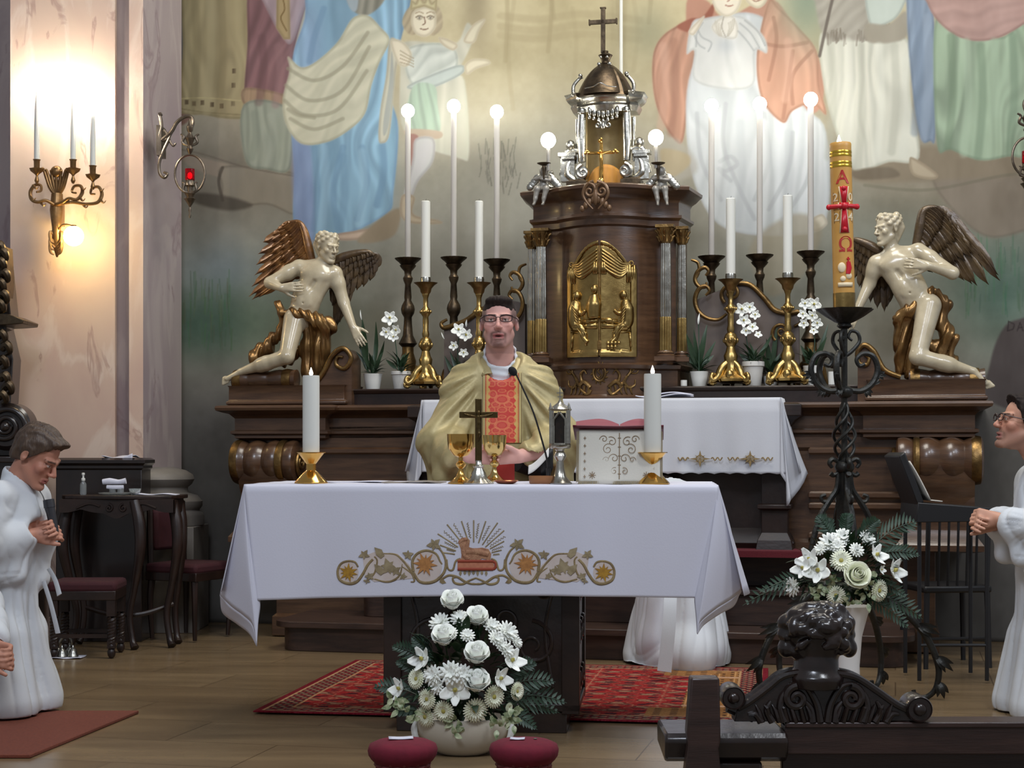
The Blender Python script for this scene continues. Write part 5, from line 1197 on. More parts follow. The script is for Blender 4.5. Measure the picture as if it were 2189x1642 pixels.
def f_orchid(c, n, r, parent, name='orchid_bloom', cupf=.25):
    n, a, e = basis(n); b = MB()
    for k in range(5): t = PI/2+k*2*PI/5; petal(b, c, a*math.cos(t)*(-1)+e*math.sin(t), n, r*(1 if k in (1, 4) else .92), r*(.42 if k in (1, 4) else .32), cupf, 6, 4)
    o = b.build(name, m_petal, parent, solid=.0007)
    b = MB(); b.tube([tuple(Vector(c)+n*r*q-e*r*.12*q*3) for q in (0, .15, .3)], [r*.10, r*.16, r*.05], 8); b.build('flower_centre', m_eye, o); return o
def pot(t, r, h, ribbed=False, mat=None):
    b = MB(); b.lathe([(r*.72, 0), (r*.74, .003), (r*.90, h*.6), (r*.98, h*.9), (r, h*.94), (r*1.02, h), (r*.93, h), (r*.90, h*.9), (r*.5, h*.86)], 32)
    if ribbed: b.lathe([(r*.99, h*.8), (r*1.04, h*.82), (r*1.04, h*.99), (r*1.0, h)], 40, wob=lambda P, a: 1+.012*np.cos(a*40)[None, :])
    b.build('pot', mat or (m_potr if ribbed else m_pot), t)
def potted(kind, px, pyb, r, h, lab, leaves, blooms, v=.14, ribbed=False, grp=None):
    u, _, z = AL(px, pyb, v); t = thing('potted_'+kind, lab, 'potted plant', A(u, v, GZ), -AA, grp); k = A(u, v, 0).y/F
    pot(t, r, h, ribbed); b = MB(); X = lambda q, y=0: ((q[0]-px)*k, y, (pyb-q[1])*k)
    for (p0, p1, w) in leaves: leaf(b, X(p0, random.uniform(-.02, .02)), X(p1, random.uniform(-.07, .03)), w, random.uniform(-.12, .12), up=(0, -1, .3))
    rr = random.Random(int(px)); 
    for i in range(26):
        a = rr.uniform(0, 2*PI); L = rr.uniform(.06, .15); z0_ = h*.9
        leaf(b, (0, 0, z0_), (L*math.cos(a)*.8, L*math.sin(a)*.6, z0_+rr.uniform(.0, .13)), rr.uniform(.008, .016), .12)
    b.build('foliage', m_leaf, t)
    for bl in blooms:
        if bl[0] == 'stem': s = MB(); s.tube(cr([X(q, -.02) for q in bl[1]], 6), .003, 6); s.build('stem', m_palm, t)
        elif bl[0] == 'o': f_orchid(X(bl[1], -.05), (random.uniform(-.4, .4), -1, random.uniform(-.1, .3)), bl[2]*k, t)
        elif bl[0] == 's':
            s = MB(); leaf(s, X(bl[1], -.03), X(bl[2], -.04), bl[3], .1, up=(0, -1, 0), fold=.5); s.build('spathe', m_petal, t)
potted('peace_lily', 797, 832, .056, .092, 'potted peace lily with dark pointed leaves, leftmost pot on the altar shelf', [((790, 790), (772, 700), .016), ((785, 790), (775, 680), .020), ((800, 790), (806, 688), .014), ((800, 790), (830, 730), .012), ((795, 792), (758, 750), .012), ((792, 790), (762, 712), .012), ((805, 790), (824, 752), .013), ((790, 795), (770, 765), .010)], [('s', (776, 684), (774, 662), .004)])
potted('orchid', 857, 833, .056, .105, 'white orchid in a white pot, left of the short gilded candlestick', [((850, 790), (830, 770), .012), ((856, 790), (880, 760), .012)], [('stem', [(855, 800), (848, 740), (842, 700), (838, 684)]), ('o', (838, 682), 18), ('o', (830, 712), 14), ('o', (852, 708), 14), ('o', (846, 722), 12)], ribbed=True)
potted('orchid', 985, 812, .07, .07, 'white orchid partly hidden at the left shoulder of the priest', [((975, 790), (950, 740), .013), ((985, 790), (960, 730), .012), ((990, 790), (1015, 745), .013)], [('stem', [(985, 790), (980, 730), (985, 690)]), ('o', (985, 686), 17), ('o', (1002, 698), 16), ('o', (975, 720), 12), ('o', (996, 735), 11), ('s', (952, 705), (946, 690), .004), ('s', (1000, 680), (1002, 664), .006)], ribbed=True, v=.22)
potted('peace_lily', 1495, 832, .052, .085, 'potted peace lily with one white bloom, just right of the tabernacle', [((1490, 790), (1470, 720), .016), ((1495, 790), (1512, 700), .016), ((1500, 790), (1530, 735), .013), ((1490, 790), (1462, 760), .014), ((1492, 790), (1484, 710), .012), ((1500, 790), (1526, 765), .013), ((1490, 795), (1475, 775), .012)], [('stem', [(1495, 800), (1495, 740), (1494, 690)]), ('s', (1494, 700), (1497, 676), .006)])
potted('orchid', 1610, 832, .060, .14, 'white orchid in a ribbed pot between the two right gilded candlesticks', [((1605, 780), (1580, 760), .014), ((1612, 780), (1640, 750), .014), ((1615, 780), (1650, 720), .012)], [('stem', [(1608, 790), (1598, 740), (1592, 690), (1590, 664)]), ('o', (1588, 668), 17), ('o', (1604, 664), 14), ('o', (1592, 692), 16), ('o', (1610, 706), 13), ('o', (1596, 714), 12), ('o', (1616, 680), 12), ('o', (1622, 722), 9)], ribbed=True, v=.2)
potted('fern', 1648, 832, .045, .06, 'small bushy green plant in a white pot beside the rightmost gilded candlestick', [((1648, 800), (1640, 730), .016), ((1650, 800), (1662, 700), .014), ((1648, 800), (1630, 760), .014), ((1650, 800), (1668, 760), .014)], [], v=.26)
potted('orchid', 1738, 832, .055, .11, 'white orchid in a plain pot behind the iron paschal stand', [((1735, 790), (1712, 745), .015), ((1740, 790), (1768, 730), .016), ((1745, 790), (1770, 700), .013), ((1735, 790), (1720, 768), .012)], [('stem', [(1735, 790), (1742, 740), (1735, 690), (1730, 660)]), ('o', (1722, 658), 14), ('o', (1742, 660), 18), ('o', (1718, 680), 12), ('o', (1738, 684), 14), ('o', (1720, 700), 12), ('o', (1748, 700), 13), ('o', (1740, 716), 10)])
for px, r_, h_, lb in ((1460, .018, .036, 'small white cup on the altar shelf beside the tabernacle base'), (1778, .020, .075, 'small white vase on the altar shelf behind the iron scrollwork')):
    u = AL(px, 832, .06)[0]; b = MB(); b.lathe([(r_*.8, 0), (r_, .004), (r_, h_), (r_*.85, h_), (r_*.8, .006)], 24); tag(b.build('white_cup' if px < 1500 else 'white_vase', m_pot, loc=A(u, .10, GZ), rotz=-AA), lb, 'cup' if px < 1500 else 'vase')
# ================================================================ ALTAR TABLE
TA = math.radians(5.0); TCA, TSA = math.cos(TA), math.sin(TA); TX0, TY0, TZ = -.130, 6.40, .966
def T(x, y, z=0.0): return Vector((TX0+x*TCA+y*TSA, TY0-x*TSA+y*TCA, z))
def TL(px, py, y):
    k = (px-CX)/F; x = (k*(TY0+y*TCA)-TX0-y*TSA)/(TCA+k*TSA); Y = TY0-x*TSA+y*TCA
    return x, y, CH-(py-HY)*Y/F
HW = .918; TD = .74
tb = thing('altar_table', 'dark carved wooden freestanding altar table under the embroidered white cloth', 'altar', T(0, 0, 0), -TA)
b = MB(); x0, x1, y0, y1 = -.383, .386, .08, .64
for x in (x0+.035, x1-.035):
    for y in (y0+.035, y1-.035): b.box((x, y, .49), (.07, .07, .83))
b.box(((x0+x1)/2, (y0+y1)/2, .925), (x1-x0+.06, y1-y0+.04, .04)); b.box(((x0+x1)/2, (y0+y1)/2, .10), (x1-x0, y1-y0, .03)); b.build('frame', m_woodd, tb, bevel=.004)
b = MB(); b.box(((x0+x1)/2, y0+.03, .5), (x1-x0-.12, .02, .80)); b.box((x1-.02, (y0+y1)/2, .5), (.02, y1-y0-.1, .80)); b.box((x0+.02, (y0+y1)/2, .5), (.02, y1-y0-.1, .80)); b.box(((x0+x1)/2, y1-.03, .5), (x1-x0-.12, .02, .80)); b.build('panel', m_ebony, tb)
b = MB(); b.box(((x0+x1)/2, (y0+y1)/2, .042), (x1-x0-.10, y1-y0-.02, .084)); b.build('plinth', m_ebony, tb, bevel=.004)
b = MB(); b.box((0, TD/2, .948), (HW*2-.01, TD-.01, .026)); b.build('tabletop', m_woodd, tb)
b = MB(); yc = y0+.016
for s in (-1, 1):
    xc = (x0+x1)/2
    for (cx_, cz, r0, a0, tn) in ((.20, .34, .10, PI/2, -1.4), (.10, .20, .08, 0, 1.3), (.24, .56, .06, PI/2, -1.2), (.09, .44, .09, PI, 1.2), (.22, .18, .05, 0, -1.2), (.12, .66, .08, PI/2, 1.2)):
        b.tube([(xc+s*(p[0]), yc, p[2]) for p in spiral((cx_, cz), r0, r0*.2, a0, tn, 34)], [.009, .005], 7)
    b.tube([(xc+s*x, yc, z) for x, z in cr([(.28, .86), (.29, .62), (.25, .40), (.28, .18)], 6)], .007, 7)
b.build('front_carving', m_ebony, tb)
for k in range(4):
    for q in (.22, .36, .50): b = MB(); b.tube([(x1-.006, q+p[0], .2+.17*k+p[2]) for p in spiral((0, 0), .06, .014, k, 1.2 if k % 2 else -1.2, 24)], [.008, .005], 6, up=(1, 0, 0)); b.build('carved_scroll', m_ebony, tb)

# ---------------------------------------------------------------- the front cloth
def sheet(x, z):
    """front face of the cloth: y offset at table x, height z"""
    s = np.clip((TZ-z)/.43, 0, 1.4)
    return -.010-.006*s+.0075*s*np.sin(x*9.3+.6)+.004*s*np.sin(x*21+1.9)-.012*s*np.exp(-((x-.02)/.10)**2)+.010*s*np.exp(-((x+.03)/.05)**2)
tc_ = thing('altar_cloth', 'white cloth with gold scroll and lamb embroidery draped over the front altar table', 'tablecloth', T(0, 0, TZ), -TA)
b = MB(); n = 150
TBL = dict(v=[(-HW, TL(548, 1284, 0)), (HW, 0)])
xl, zl_ = TL(549, 1283, -.01)[0], TL(549, 1283, -.01)[2]; xr, zr_ = TL(1500, 1279, -.01)[0], TL(1500, 1279, -.01)[2]
def hem(x): q = (x-xl)/(xr-xl); return zl_+(zr_-zl_)*q+.013*math.sin(PI*q)
G = []
for j in range(44):
    s = j/43; row = []
    for i in range(n):
        q = i/(n-1); xa = -HW+2*HW*q; xb = xl+(xr+.05-xl)*q; x = xa+(xb-xa)*s; z = TZ+.003-(TZ+.003-hem(min(x, xr)))*s
        row.append((x, float(sheet(x, z)) if j > 1 else -.004*j-.002, z-TZ))
    G.append(row)
b.grid(G)
b.grid([[(x, y, .003+.0012*math.sin(x*31+y*9)*math.sin(y*17)) for y in np.linspace(0, TD+.005, 20)] for x in np.linspace(-HW, HW, 60)])
b.grid([[(x, TD+.005+.01*math.sin(x*12)*s, .003-.42*s) for s in np.linspace(0, 1, 8)] for x in np.linspace(-HW, HW, 50)])
def edge(pts, n=24): return cr([(*TL(px, py, y)[:1], y, TL(px, py, y)[2]-TZ) for px, py, y in pts], 8)
def ruled(P, Q, n=24, bulge=0.0):
    P = P[np.linspace(0, len(P)-1, n).astype(int)]; Q = Q[np.linspace(0, len(Q)-1, n).astype(int)]; G = []
    for a, c in zip(P, Q): G.append([tuple(a*(1-q)+c*q+np.array((0, -bulge*math.sin(PI*q), 0))) for q in np.linspace(0, 1, 14)])
    return G
def fan(Tp, low, n=26, bul=.02, bow=.0):
    """surface hanging from one corner point down to a lower edge curve"""
    L = low; G = []
    for s in np.linspace(0.0, 1, n): G.append([tuple(np.array(Tp)*(1-s)+p*s+np.array((bow*math.sin(PI*s)*(i/(len(L)-1)), -bul*math.sin(PI*s)*math.sin(PI*i/(len(L)-1)), 0))) for i, p in enumerate(L)])
    return G
TLc = (-HW, -.002, .003); TRc = (HW, -.002, .003)
lowL = edge([(470, 1272, .10), (494, 1296, .06), (522, 1317, .01), (541, 1338, -.03), (549, 1382, -.045)])
b.grid(fan(TLc, lowL, bul=.016, bow=0))
lowL2 = edge([(471, 1276, .11), (476, 1310, .16), (505, 1333, .11), (532, 1354, .03), (549, 1382, -.040)]); b.grid([[tuple(lowL[i]*(1-q)+lowL2[i]*q) for i in range(len(lowL))] for q in np.linspace(0, 1, 6)])
b.grid(fan(TLc, edge([(549, 1382, -.045), (552, 1330, -.03), (556, 1300, -.016), (556, 1280, -.008)]), bul=0))
b.grid([[tuple(np.array((-HW, y, .003))*(1-s)+np.array((-HW-.10-.03*math.sin(y*9), y+.03, -.42))*s) for s in np.linspace(0, 1, 12)] for y in np.linspace(0.0, TD, 20)])
lowR = edge([(1490, 1354, -.055), (1497, 1330, -.045), (1530, 1302, .0), (1560, 1283, .06), (1585, 1265, .12)])
b.grid(fan(TRc, lowR, bul=.016, bow=.012))
lowR2 = edge([(1491, 1356, -.05), (1505, 1336, -.01), (1540, 1312, .05), (1568, 1296, .12), (1580, 1272, .14)]); b.grid([[tuple(lowR[i]*(1-q)+lowR2[i]*q) for i in range(len(lowR))] for q in np.linspace(0, 1, 6)])
b.grid(fan(TRc, edge([(1490, 1354, -.055), (1488, 1320, -.035), (1485, 1290, -.016), (1485, 1279, -.004)]), bul=0))
b.grid([[tuple(np.array((HW, y, .003))*(1-s)+np.array((HW+.10+.03*math.sin(y*9), y+.03, -.42))*s) for s in np.linspace(0, 1, 12)] for y in np.linspace(0.0, TD, 20)])
b.build('linen', m_cloth, tc_, solid=.0022, smooth=80, fix=False)
# embroidery, drawn on the cloth face
m_th = M('olive_gold_thread', (158, 138, 98), .6, .25, var=(30, (112, 92, 64), .7), bump=(400, .3))
m_thg = M('grey_gold_thread', (166, 150, 118), .6, .2, var=(30, (118, 102, 72), .7))
m_thy = M('yellow_gold_thread', (190, 146, 52), .5, .3, var=(60, (140, 96, 40), .7)); m_tho = M('orange_gold_thread', (190, 134, 76), .6, .2, var=(60, (140, 90, 50), .6))
m_thr = M('red_thread', (150, 62, 40), .7); m_lamb = M('lamb_embroidery', (186, 140, 106), .8, var=(60, (140, 88, 66), .7), bump=(300, .4)); m_field = M('embroidery_ground', (204, 192, 186), .85, var=(20, (190, 170, 158), .5))
def EP(px, py, off=.0):
    x, _, z = TL(px, py, -.02); return (x, float(sheet(x, z))-.0025-off, z-TZ)
def etube(b, pts, r, n=6, sm=8, off=0): b.tube([EP(p[0], p[1], off) for p in (cr(pts, sm) if sm else pts)], r, n, flat=.5)
def eflat(b, pts, off=0, th=.0015):
    n = len(pts); V = [EP(p[0], p[1], off) for p in pts]+[tuple(np.array(EP(p[0], p[1], off))+(0, th, 0)) for p in pts]
    b.add(V, [tuple(range(n)), tuple(range(2*n-1, n-1, -1))]+[(i, (i+1) % n, (i+1) % n+n, i+n) for i in range(n)])
def eleafs(b, c, r, k, a0=0.0, w=.30, off=.003):
    for i in range(k):
        a = a0+i*2*PI/k; d = (math.cos(a), math.sin(a)); nn = (-d[1], d[0]); rr = r*(1 if i % 2 == 0 else .8)
        eflat(b, [c, (c[0]+d[0]*rr*.45+nn[0]*rr*w, c[1]+d[1]*rr*.45+nn[1]*rr*w), (c[0]+d[0]*rr, c[1]+d[1]*rr), (c[0]+d[0]*rr*.45-nn[0]*rr*w, c[1]+d[1]*rr*.45-nn[1]*rr*w)], off)
sc_ = MB(); lf = MB(); yl = MB(); og = MB(); fd_ = MB()
for s in (-1, 1):
    mx_ = lambda x: 1017+s*(1017-x) if s > 0 else x
    q = lambda L: [(1017+(1017-x)*1.0 if s > 0 else x, y) for x, y in L]
    def ring(cx_, cy_, r): return [(cx_+r*math.cos(a), cy_+r*math.sin(a)) for a in np.linspace(0, 2*PI, 30)]
    eflat(fd_, [(mx_(743+23*math.cos(a)), 1224+23*math.sin(a)) for a in np.linspace(0, 2*PI, 24)[:-1]])
    eflat(fd_, q([(775, 1190), (800, 1180), (850, 1184), (878, 1210), (884, 1236), (850, 1240), (800, 1244), (780, 1230)]))
    eflat(fd_, [(mx_(912+33*math.cos(a)), 1211+34*math.sin(a)) for a in np.linspace(0, 2*PI, 30)[:-1]])
    etube(sc_, q([(765, 1212), (758, 1202), (743, 1200), (728, 1206), (721, 1222), (726, 1240), (745, 1248), (762, 1244), (775, 1228), (786, 1208), (797, 1196)]), [.0035, .005, .006, .005])
    etube(sc_, q([(820, 1184), (845, 1186), (862, 1200), (880, 1222), (892, 1238)]), [.003, .005, .004]); etube(sc_, q([(800, 1238), (826, 1244), (846, 1238), (856, 1226), (860, 1206)]), [.003, .005, .003])
    etube(sc_, q([(884, 1222), (882, 1200), (892, 1184), (912, 1177), (932, 1184), (941, 1200), (945, 1206)]), [.006, .005, .003]); etube(sc_, q([(884, 1224), (896, 1242), (914, 1246), (934, 1240), (950, 1222), (953, 1200), (945, 1180), (935, 1170)]), [.005, .006, .005, .003])
    etube(sc_, q([(945, 1238), (960, 1230), (978, 1234), (994, 1244), (1010, 1249), (1024, 1248)]), [.004, .005, .003]); etube(sc_, q([(1017, 1236), (1002, 1242), (988, 1249), (972, 1246), (968, 1236), (976, 1234)]), [.003, .005, .003])
    etube(sc_, q([(955, 1196), (958, 1216), (968, 1218), (974, 1200), (984, 1194)]), [.003, .004, .003]); etube(sc_, q([(785, 1240), (800, 1226), (806, 1200), (800, 1190)]), [.003, .004, .003]); etube(sc_, q([(860, 1212), (880, 1226), (886, 1242), (878, 1244)]), [.003, .004, .002])
    for c, r, k, a0 in (((778, 1186), 13, 5, .3), ((872, 1186), 13, 5, 1.0), ((928, 1164), 17, 5, .5), ((830, 1212), 20, 6, .2), ((845, 1220), 14, 5, .7), ((790, 1232), 11, 5, .6), ((862, 1232), 9, 5, 0), ((784, 1242), 8, 4, .2)):
        eleafs(lf, (mx_(c[0]), c[1]), r, k, a0)
    for c in ((812, 1184), (812, 1220)): eflat(lf, q([(c[0]-12, c[1]-14), (c[0]+4, c[1]-9), (c[0]+10, c[1]+4), (c[0]+2, c[1]+10), (c[0]-8, c[1]+2)]), .0034)
    eflat(sc_, q([(940, 1244), (942, 1232), (948, 1238), (954, 1246), (946, 1248)]), .001)
    eleafs(yl, (mx_(744), 1224), 21, 11, .2, .16, .003); 
    eleafs(og if s > 0 else og, (mx_(909), 1206), 27, 12, .1, .15, .003)
fd_.build('embroidery_ground', m_field, tc_); sc_.build('scroll_embroidery', m_th, tc_); lf.build('leaf_embroidery', m_thg, tc_)
yl.build('yellow_flower_embroidery', m_thy, tc_); og.build('orange_flower_embroidery', m_tho, tc_)
ry = MB(); c0 = (1012, 1190)
for k, a in enumerate(np.radians([-172, -160, -146, -128, -108, -90, -72, -56, -42, -28, -14])):
    L0, L1 = (34, 98) if 2 < k < 9 else (40, 80); L1 = [66, 76, 92, 92, 84, 82, 84, 92, 88, 74, 62][k]
    e0 = (c0[0]+L0*math.cos(a), c0[1]+L0*math.sin(a)*.9); e1 = (c0[0]+L1*math.cos(a), c0[1]+L1*math.sin(a)*.95); etube(ry, [e0, e1], .0028, 5, 0)
    a2 = a+math.radians(8); pts = []
    for i in range(26):
        r = 42+(L1-48)*i/25; w = 2.2*math.sin(i*1.6); pts.append((c0[0]+r*math.cos(a2)-w*math.sin(a2), c0[1]+r*math.sin(a2)*.95+w*math.cos(a2)))
    etube(ry, pts, .0012, 5, 0)
ry.build('ray_embroidery', m_thg, tc_)
lb = MB()
eflat(lb, [(985, 1200), (987, 1180), (982, 1166), (979, 1158), (986, 1150), (998, 1149), (1004, 1156), (1002, 1170), (1012, 1173), (1030, 1171), (1044, 1174), (1050, 1184), (1048, 1200), (1040, 1196), (1030, 1194), (1024, 1199), (1004, 1198), (998, 1194), (988, 1202)], .0012, .004)
etube(lb, [(996, 1158), (990, 1170), (992, 1188), (1002, 1196)], [.007, .009, .010], 8, 6); etube(lb, [(996, 1180), (1020, 1180), (1044, 1186)], [.012, .014, .011], 8, 6); etube(lb, [(998, 1153), (988, 1156), (981, 1162)], [.008, .006, .004], 8, 5)
etube(lb, [(990, 1200), (984, 1196), (978, 1200)], .004, 6, 4); etube(lb, [(1040, 1198), (1052, 1200)], .005, 6, 4); lb.build('lamb_embroidery', m_lamb, tc_)
bk = MB(); etube(bk, [(978, 1200), (1054, 1200)], .0055, 8, 0, .001); etube(bk, [(978, 1217), (1054, 1217)], .0055, 8, 0, .001); etube(bk, [(1054, 1200), (1059, 1204), (1059, 1213), (1054, 1217)], .005, 8, 4, .001); bk.build('book_outline_embroidery', m_thr, tc_)
bk = MB(); eflat(bk, [(978, 1201), (1055, 1201), (1057, 1216), (978, 1216)], .0008); bk.build('book_embroidery', M('salmon_thread', (196, 128, 98), .8, var=(80, (160, 96, 70), .5)), tc_)
sl = MB()
for k in range(7): x = 984+9.2*k; eflat(sl, [(x-1, 1219), (x+1, 1219), (x+3, 1226), (x, 1232 if k % 2 == 0 else 1229), (x-3, 1226)], .001)
sl.build('seal_embroidery', m_thg, tc_)

# ---------------------------------------------------------------- things on the table
TT = TZ+.0045
def tt(px, y): x = TL(px, 1000, y)[0]; return x, y
def put(px, y, dz=0): x, _ = tt(px, y); return T(x, y, TT+dz)
def brass_stand(px, y, who):
    t = thing('candlestick', 'brass candlestick with cone foot on the altar table, '+who, 'candlestick', put(px, y), -TA, 'brass altar table candlesticks')
    b = MB(); b.lathe([(.066, 0), (.068, .003), (.064, .008), (.030, .044), (.0195, .052)], 14); b.build('foot', m_brass, t, smooth=20)
    b = MB(); b.lathe([(.0195, .052), (.0195, .078), (.0205, .080)], 14); b.build('stem', m_brass, t, smooth=20)
    b = MB(); b.lathe([(.0205, .079), (.052, .120), (.058, .1215), (.058, .1245), (.036, .1245)], 14); b.build('cup', m_brass, t, smooth=20)
    c = thing('candle', 'thick white lit candle in the brass altar table holder, '+who, 'candle', put(px, y, .1247), -TA, 'lit candles on the altar table')
    b = MB(); b.lathe([(.0335, 0), (.0335, .300), (.0325, .305), (.026, .304), (.010, .300)], 32); b.build('wax_stick', m_wax, c)
    b = MB(); b.tube([(0, 0, .299), (.001, 0, .312)], .0015, 6); b.build('wick', m_ebony, c)
    b = MB(); b.lathe([(.001, 0), (.0062, .004), (.0080, .010), (.0055, .019), (.0015, .030), (.0004, .034)], 14, (0, 0, .304)); b.build('flame', m_flame, c)
    b = MB()
brass_stand(665, .16, 'left end'); brass_stand(1395, .13, 'right end beside the missal')
def chalice_parts(t, k=1.0, mat=None, bowl=.053, content=False):
    mt = mat or m_brass; b = MB(); b.lathe([(.050*k, 0), (.052*k, .004*k), (.040*k, .010*k), (.018*k, .030*k), (.010*k, .052*k), (.009*k, .060*k)], 28); b.build('foot', mt, t)
    b = MB(); b.lathe([(.009*k, .060*k), (.018*k, .068*k), (.021*k, .076*k), (.016*k, .084*k), (.009*k, .090*k), (.009*k, .104*k)], 24); b.build('knop', mt, t)
    b = MB(); b.lathe([(.009*k, .104*k), (.030*k, .112*k), (bowl*.93*k, .138*k), (bowl*k, .170*k), (bowl*1.02*k, .196*k), (bowl*.97*k, .196*k), (bowl*.94*k, .165*k), (bowl*.8*k, .135*k), (.01*k, .118*k)], 36); return b.build('bowl', mt, t)
t = thing('ciborium', 'gold ciborium cup with a wide polished bowl, left of the bronze table cross', 'ciborium', put(985, .13), -TA); chalice_parts(t, 1.0)
m_tcross = M('bronze_cross_metal', (96, 78, 44), .35, .8, var=(30, (60, 48, 28), .6))
t = thing('table_crucifix', 'bronze crucifix on a silver bell foot standing at the centre of the altar table', 'crucifix', put(1023, .08), -TA)
b = MB(); b.lathe([(.056, 0), (.058, .004), (.05, .010), (.034, .022), (.026, .045), (.018, .062), (.022, .070), (.014, .078), (.012, .092)], 32, wob=lambda P, a: 1+.05*np.cos(a*10)[None, :]*(P[:, :1] > .02)); b.build('foot', m_silver, t)
b = MB(); b.box((0, 0, .21), (.026, .012, .245)); b.box((0, 0, .270), (.150, .012, .024)); b.build('cross', m_tcross, t, bevel=.002)
S = SDF((-.08, -.04, .15), (.08, .02, .31), .0028)
S.chain([(0, -.012, .262), (.002, -.013, .238), (0, -.012, .222)], [.009, .008, .009], .004).chain([(0, -.012, .222), (.004, -.018, .196), (0, -.012, .172)], [.008, .006, .0035], .003).ell((.002, -.015, .278), (.0075, .008, .010), .003)
for s in (-1, 1): S.chain([(0, -.012, .262), (s*.028, -.011, .266), (s*.056, -.009, .274)], [.005, .004, .003], .003)
organic('corpus', S, m_tcross, t)
t = thing('reliquary', 'silver gothic reliquary with a pointed window and tall foot, left of the missal', 'reliquary', put(1197, .12), -TA)
b = MB(); b.lathe([(.046, 0), (.048, .004), (.040, .010), (.024, .030), (.017, .060), (.014, .090), (.020, .098), (.025, .110), (.020, .122), (.015, .128), (.02, .136)], 32); b.build('foot', m_silver, t)
b = MB(); zb0 = .138
b.lathe([(.036, 0), (.042, .006), (.043, .016), (.038, .022)], 8, (0, 0, zb0))
for s in (-1, 1):
    b.box((s*.033, -.026, zb0+.085), (.014, .012, .13)); b.box((s*.033, .022, zb0+.085), (.014, .012, .13))
    b.tube([(s*.024, -.030, zb0+.09), (s*.022, -.030, zb0+.115), (0, -.030, zb0+.142)], .005, 8); b.lathe([(.008, 0), (.003, .02), (.001, .025)], 8, (s*.036, -.02, zb0+.155))
    b.tube([(s*.022, -.028, zb0+.02), (s*.022, -.028, zb0+.10)], .004, 8)
b.lathe([(.044, 0), (.046, .006), (.040, .012), (.026, .020), (.010, .032), (.004, .042)], 8, (0, 0, zb0+.148)); b.build('housing', m_silver, t)
b = MB(); b.box((0, .0, zb0+.08), (.046, .03, .12)); b.build('window', M('dark_relic_window', (26, 20, 16), .2, var=(60, (60, 40, 26), .3)), t)
b = MB(); b.box((0, 0, zb0+.215), (.004, .004, .056)); b.box((0, 0, zb0+.218), (.026, .004, .004)); b.box((0, 0, zb0+.203), (.018, .004, .004)); b.build('finial_cross', m_silver, t)
# missal stand and missal
t = thing('missal_stand', 'missal stand covered with an ivory embroidered fringed cloth on the altar table', 'book stand', put(1325, .20), -TA)
m_ivory = M('ivory_brocade', (206, 202, 190), .8, bump=(120, .1)); m_fringe = M('fringe', (150, 138, 112), .9)
b = MB(); wv = .158
G = [[(x, -.05-.055*(1-q)+.006*math.sin(x*30)*(1-q), .212*q) for x in np.linspace(-wv, wv, 30)] for q in np.linspace(0, 1, 12)]; b.grid(G)
for s in (-1, 1): b.grid([[(s*wv, -.05-.055*(1-q)+(.16+.055*(1-q))*k, .212*q-.045*k*q) for k in np.linspace(0, 1, 6)] for q in np.linspace(0, 1, 8)])
b.grid([[(x, -.05+.16*k, .212-.045*k) for x in np.linspace(-wv, wv, 10)] for k in (0, 1)]); b.grid([[(x, .11, .167*q) for x in np.linspace(-wv, wv, 10)] for q in (0, 1)])
b.build('cloth_cover', m_ivory, t, solid=.003)
b = MB()
for i in range(90):
    x = -wv+2*wv*i/89; b.tube([(x, -.106, .012), (x+random.uniform(-.002, .002), -.110, .0)], .0014, 4)
for s in (-1, 1):
    for i in range(60):
        z = .012+.195*i/59; y = -.108+.055*(z/.212); b.tube([(s*wv, y, z), (s*(wv+.010), y-.003, z-.004)], .0014, 4)
o = b.build('fringe', m_fringe, t); o['kind'] = 'stuff'
b = MB(); r_ = random.Random(3)
def mp(x, z): return (x, -.05-.055*(1-z/.212)-.004, z)
def mt_(pts, r=.0013): b.tube([mp(*p) for p in cr(pts, 5)], r, 4)
for s in (-1, 1):
    for (cx_, cz, r0, a0, tn) in ((.02, .10, .022, 0, 1.2), (.045, .135, .024, 2, -1.3), (.03, .165, .022, 1, 1.2), (.06, .175, .018, 0, 1.2), (.02, .05, .016, 2, -1.2), (.05, .095, .014, 0, 1.1)):
        b.tube([mp(s*p[0], p[2]) for p in spiral((cx_, cz), r0, r0*.25, a0, tn, 18)], .0013, 4)
    for k in range(6): z = .03+.03*k; mt_([(s*.135, z-.006), (s*.135, z+.006)]); mt_([(s*.135-.005, z), (s*.135+.005, z)])
    for k in range(8): a = k*PI/4; mt_([(s*.105, .035), (s*.105+.014*math.cos(a), .035+.014*math.sin(a))])
mt_([(0, .02), (0, .20)], .0016)
for k in range(5): mt_([(-.006, .04+.035*k), (.006, .04+.035*k)])
b.build('cloth_embroidery', M('brown_thread', (140, 118, 92), .7), t)
t = thing('missal', 'open missal with dark red cover and pinkish page edges lying on the ivory stand', 'book', put(1325, .20, .214), -TA)
def bk_pt(x, k, h):    # k 0..1 front to back on the sloping desk
    y0_, z0_ = -.055, .004; return (x, y0_+.165*k, z0_-.045*k+h)
b = MB()
b.grid([[bk_pt(x, k, .002+abs(x)*.02) for x in np.linspace(-.182, .172, 20)] for k in np.linspace(-.1, 1.05, 5)]); b.build('cover', M('dark_red_cover', (96, 26, 40), .5), t, solid=.006)
m_page = M('pink_gilt_edges', (214, 122, 130), .5, var=(4, (226, 160, 150), .4), stretch=(1, 1, 60))
